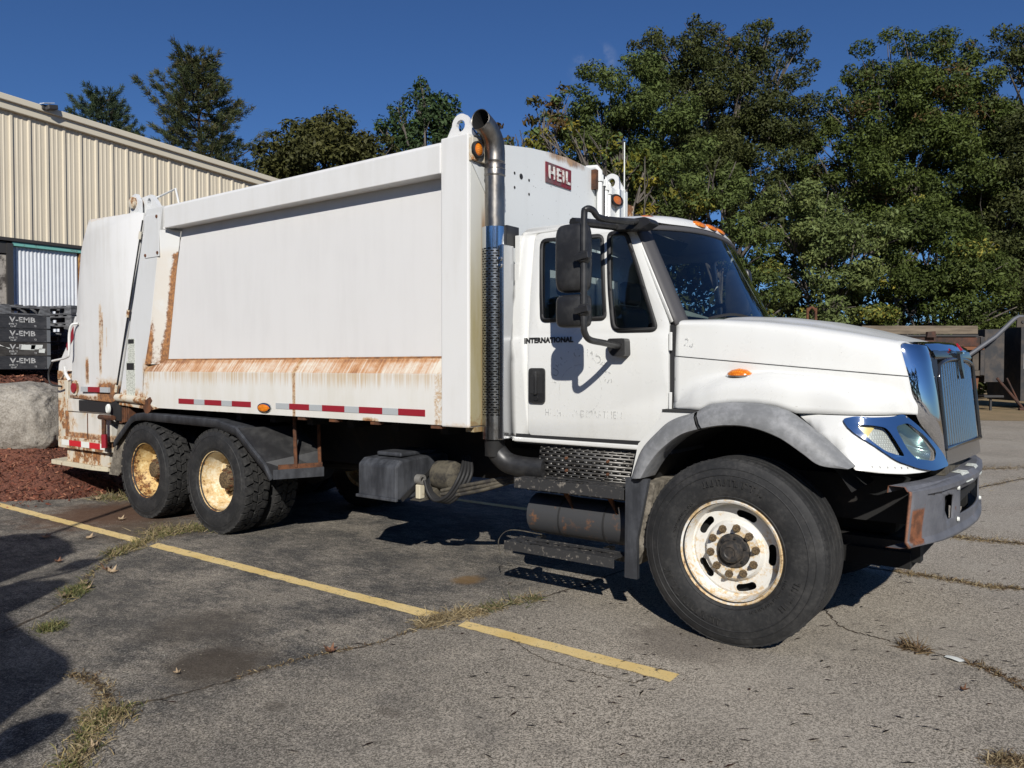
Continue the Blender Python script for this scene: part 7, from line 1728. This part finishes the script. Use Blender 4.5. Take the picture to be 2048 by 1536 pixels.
# fallen leaves that can be told apart
def leaf_mesh(seed, s, curl):
    r = random.Random(seed); n = 5; pts = [(0, -s * 0.9)]
    lob = []
    for k in range(11):
        a = -PI * 0.42 + (PI * 1.84) * k / 10; rad = s * (1.0 if k % 2 == 0 else 0.52) * r.uniform(0.8, 1.15); lob.append((rad * math.sin(a - PI * 0.5 + PI * 0.5), -rad * math.cos(a) * -1.0))
    lob = [(s * (1.0 if k % 2 == 0 else 0.5) * r.uniform(0.8, 1.1) * math.cos(PI * (-0.28 + 1.56 * k / 10)), s * (1.0 if k % 2 == 0 else 0.5) * r.uniform(0.8, 1.1) * math.sin(PI * (-0.28 + 1.56 * k / 10))) for k in range(11)] + [(-s * 0.02, -s * 0.2), (-s * 0.02, -s * 0.8), (s * 0.02, -s * 0.8), (s * 0.02, -s * 0.2)]
    return panel('leaf', lob, [], lambda a, b: (a, b, 0.008 + curl * (a * a + 0.3 * b * b) / s + 0.12 * abs(a) * math.sin(b / s * 3)), None, None, cuts=[(c * s, 0) for c in (-0.5, -0.2, 0, 0.2, 0.5)] + [(c * s, 1) for c in (-0.3, 0.1, 0.5)])
M_leafb = mk('dead_leaf_brown', rough=0.75, fn=lambda T: T.set(color=T.mix(T.noise(30, 4, 0.6).ss(0.4, 0.6), (0.20, 0.095, 0.05), (0.11, 0.05, 0.028)), rough=0.75))
M_leaft = mk('dead_leaf_tan', rough=0.8, fn=lambda T: T.set(color=T.mix(T.noise(30, 4, 0.6).ss(0.4, 0.6), (0.40, 0.30, 0.19), (0.28, 0.20, 0.12)), rough=0.8))
LV = [(-1.88, -2.72, 0.055, 1.1, M_leafb, 'curled red brown leaf on the long crack left of the yellow line gap'), (-6.13, -2.12, 0.07, 0.5, M_leaft, 'flat pale oak leaf between the yellow line and the shadow blob'), (-4.29, -3.14, 0.075, 0.6, M_leaft, 'spotted tan oak leaf lying on the green tuft'), (-4.49, -2.90, 0.06, 0.8, M_leaft, 'tan leaf just above the matted tuft'), (-4.36, -2.95, 0.05, 0.9, M_leaft, 'folded tan leaf touching the matted tuft'), (-4.69, -2.61, 0.07, 0.7, M_leaft, 'tan leaf heap upper leaf beside the crack bend'), (-6.80, -1.48, 0.06, 0.7, M_leaft, 'tan leaf on the rust stain below the rearmost tyre'), (-6.52, -2.35, 0.065, 0.5, M_leafb, 'brown leaf inside the upper shadow blob'), (-5.39, -2.72, 0.05, 0.7, M_leafb, 'brown leaf between the two shadow arms'), (-1.82, -4.09, 0.035, 0.9, M_leaft, 'pale leaf on the straw clump at the bottom left'), (-8.35, -1.02, 0.09, 0.8, M_leaft, 'tan leaf at the mulch edge left of the dry tuft'), (-8.25, -0.74, 0.08, 0.8, M_leaft, 'tan leaf at the mulch edge right of the dry tuft'), (-4.79, -2.59, 0.06, 0.9, M_leafb, 'brown leaf heap lower leaf beside the crack bend'), (1.15, -1.12, 0.03, 1.0, M_leafb, 'small reddish leaf below the white paper scrap'), (-2.30, -3.42, 0.03, 1.0, M_leaft, 'tiny tan leaf on the oil stain')]
for i, (x, y, s, cu, mt, lb) in enumerate(LV):
    o = link('fallen_leaf', leaf_mesh(i, s, cu), mt, loc=(x, y, 0.004), rot=(rng.uniform(-.15, .15), rng.uniform(-.15, .15), rng.uniform(0, 6.28)), norm=False, smooth=60)
    tag(o, lb, 'leaf', 'fallen leaves on the asphalt')
# paper scrap
m = MB(); m.grid([[(-0.042, -0.026, 0.004), (0.0, -0.03, 0.010), (0.05, -0.022, 0.006)], [(-0.05, 0.0, 0.007), (0.0, 0.0, 0.016), (0.06, 0.006, 0.009)], [(-0.045, 0.022, 0.004), (0.0, 0.026, 0.009), (0.04, 0.03, 0.005)]])
tag(m.build('paper_scrap', M_paper, loc=(1.048, -0.646, 0.004), rot=(0, 0, -0.5), smooth=60), 'small white crumpled paper scrap on the right crack', 'paper')
# seed pods and twigs: dark slivers strewn over the lot
n = 520
px = np.concatenate([nrng.normal(0.3, 1.3, 300), nrng.uniform(-7, 3, 220)]); py = np.concatenate([nrng.normal(-1.2, 1.7, 300), nrng.uniform(-4.6, 9, 220)])
P = np.stack([px, py, np.full(n, 0.006)], 1); N = np.tile(np.array([[0.0, 0, 1.0]]), (n, 1)) + nrng.normal(0, 0.08, (n, 3))
tc = np.array([(0.030, 0.016, 0.011), (0.014, 0.010, 0.008), (0.050, 0.022, 0.015)])[nrng.integers(0, 3, n)]
a = nrng.normal(0.65, 0.45, n); t = np.stack([np.cos(a), np.sin(a), nrng.normal(0, 0.06, n)], 1); b = np.stack([-np.sin(a), np.cos(a), np.zeros(n)], 1)
L = nrng.uniform(0.014, 0.040, n)[:, None]; W = nrng.uniform(0.005, 0.0095, n)[:, None]; up = np.array([[0, 0, 1.0]])
V = np.stack([P - t * L, P - b * W + up * 0.004, P + t * L, P + b * W + up * 0.001], 1).reshape(-1, 3)
tag(link('seed_pod_litter', quads('seed_pod_litter', V, tc), M_tint, norm=False), kind='stuff')
# pale straw bits and grit on the sealed half
n = 700; P = np.stack([nrng.uniform(-7, -1.8, n), nrng.uniform(-4.6, -0.8, n), np.full(n, 0.005)], 1)
tc = np.array([(0.42, 0.37, 0.28), (0.30, 0.27, 0.22), (0.5, 0.47, 0.4)])[nrng.integers(0, 3, n)]
a = nrng.uniform(0, PI, n); t = np.stack([np.cos(a), np.sin(a), np.zeros(n)], 1); b = np.stack([-np.sin(a), np.cos(a), np.zeros(n)], 1)
L = (nrng.uniform(0.004, 0.022, n) ** 1.0)[:, None]; W = nrng.uniform(0.0012, 0.003, n)[:, None]
V = np.stack([P - t * L, P - b * W, P + t * L, P + b * W], 1).reshape(-1, 3)
tag(link('straw_litter', quads('straw_litter', V, tc), M_tint, norm=False), kind='stuff')

# ================================================================== NEIGHBOUR TRUCK standing left of the viewpoint, its shadow falls into view
nb_ = thing('parked_truck', 'dark work truck parked beside the viewpoint, only its shadow in view', 'truck', (-2.5, -8.0, 0))
def nbp(name, poly, y0, y1, mat=M_dgrey):
    m = MB(); m.prism([(x + 2.5, z) for x, z in poly], 'y', y0 + 8, y1 + 8); return m.build(name, mat, nb_, bevel=0.02)
nbp('cab', [(-1.95, 0.6), (-1.95, 2.60), (-1.62, 2.645), (-1.24, 2.585), (-0.89, 2.566), (-0.50, 2.55), (-0.37, 2.495), (-0.302, 2.42), (-0.324, 2.20), (-0.20, 1.6), (-0.2, 0.6)], -9.1, -7.0)
nbp('hood', [(-0.2, 0.7), (-0.2, 1.62), (1.0, 1.45), (1.2, 1.2), (1.2, 0.7)], -9.0, -7.1)
nbp('mirror', rpoly([(-0.22, 2.148), (-0.138, 2.225), (-0.021, 2.261), (0.019, 2.223), (0.026, 2.109), (-0.034, 1.982), (-0.2, 1.9)], 0.03, 2), -7.06, -6.95)
nbp('visor', rpoly([(-2.086, 2.762), (-2.108, 2.901), (-1.739, 3.065), (-1.631, 3.043), (-1.61, 2.824), (-1.623, 2.60), (-1.95, 2.5)], 0.04, 2), -7.3, -6.95)
nbp('box_body', [(-2.25, 0.9), (-2.26, 2.83), (-2.20, 3.24), (-2.22, 3.467), (-2.53, 3.573), (-3.096, 3.638), (-3.497, 3.467), (-3.525, 3.308), (-3.6, 3.15), (-7.5, 3.1), (-7.5, 0.9)], -9.2, -7.0)
m = MB(); m.tube([(-0.596, 1.02, 3.55), (-0.548, 1.0, 4.046), (-0.49, 1.0, 4.65)], [0.03, 0.035, 0.045], 8); m.build('stack_rod', M_dgrey, nb_)  # unseen exhaust stack, read from its thin shadow
m = MB(); m.tube(spline([(0.41, 1.0, 2.76), (0.39, 1.0, 2.90), (0.63, 1.0, 3.13), (0.73, 1.0, 3.36), (0.66, 1.0, 3.82)], 5), 0.022, 6); m.build('mirror_bar', M_dgrey, nb_)
nbp('small_mirror', rpoly([(-1.973, 3.177), (-1.994, 3.369), (-1.817, 3.433), (-1.771, 3.32), (-1.859, 3.201)], 0.03, 2), -7.05, -6.95)
for x in (-6.2, -4.9, 0.35):
    for y in (-0.9, 0.9):
        m = MB(); m.lathe([(-0.14, 0.1), (-0.15, 0.3), (-0.13, 0.52), (0.13, 0.52), (0.15, 0.3), (0.14, 0.1)], (x + 2.5, y - 0.05, 0.52), 'y', 24); m.build('wheel', M_rubber, nb_, smooth=40)

# ---- woods behind the viewpoint, seen only mirrored in the chrome and glass
src = bpy.data.objects['far_woods']
for k, (a, sc_, dx, dy) in enumerate(((PI, 1.0, -4.0, 0.0), (PI * 0.72, 1.0, 6.0, 4.0), (-PI * 0.80, 1.0, -6.0, 2.0), (PI * 0.45, 0.95, 12.0, 0.0))):
    c = src.copy(); COL.objects.link(c); c.rotation_euler = (0, 0, a); c.location = (dx, dy, 0); c.scale = (1.0, 1.0, 0.85)
    tag(c, 'line of trees across the road behind the viewpoint', 'woods', kind='stuff')
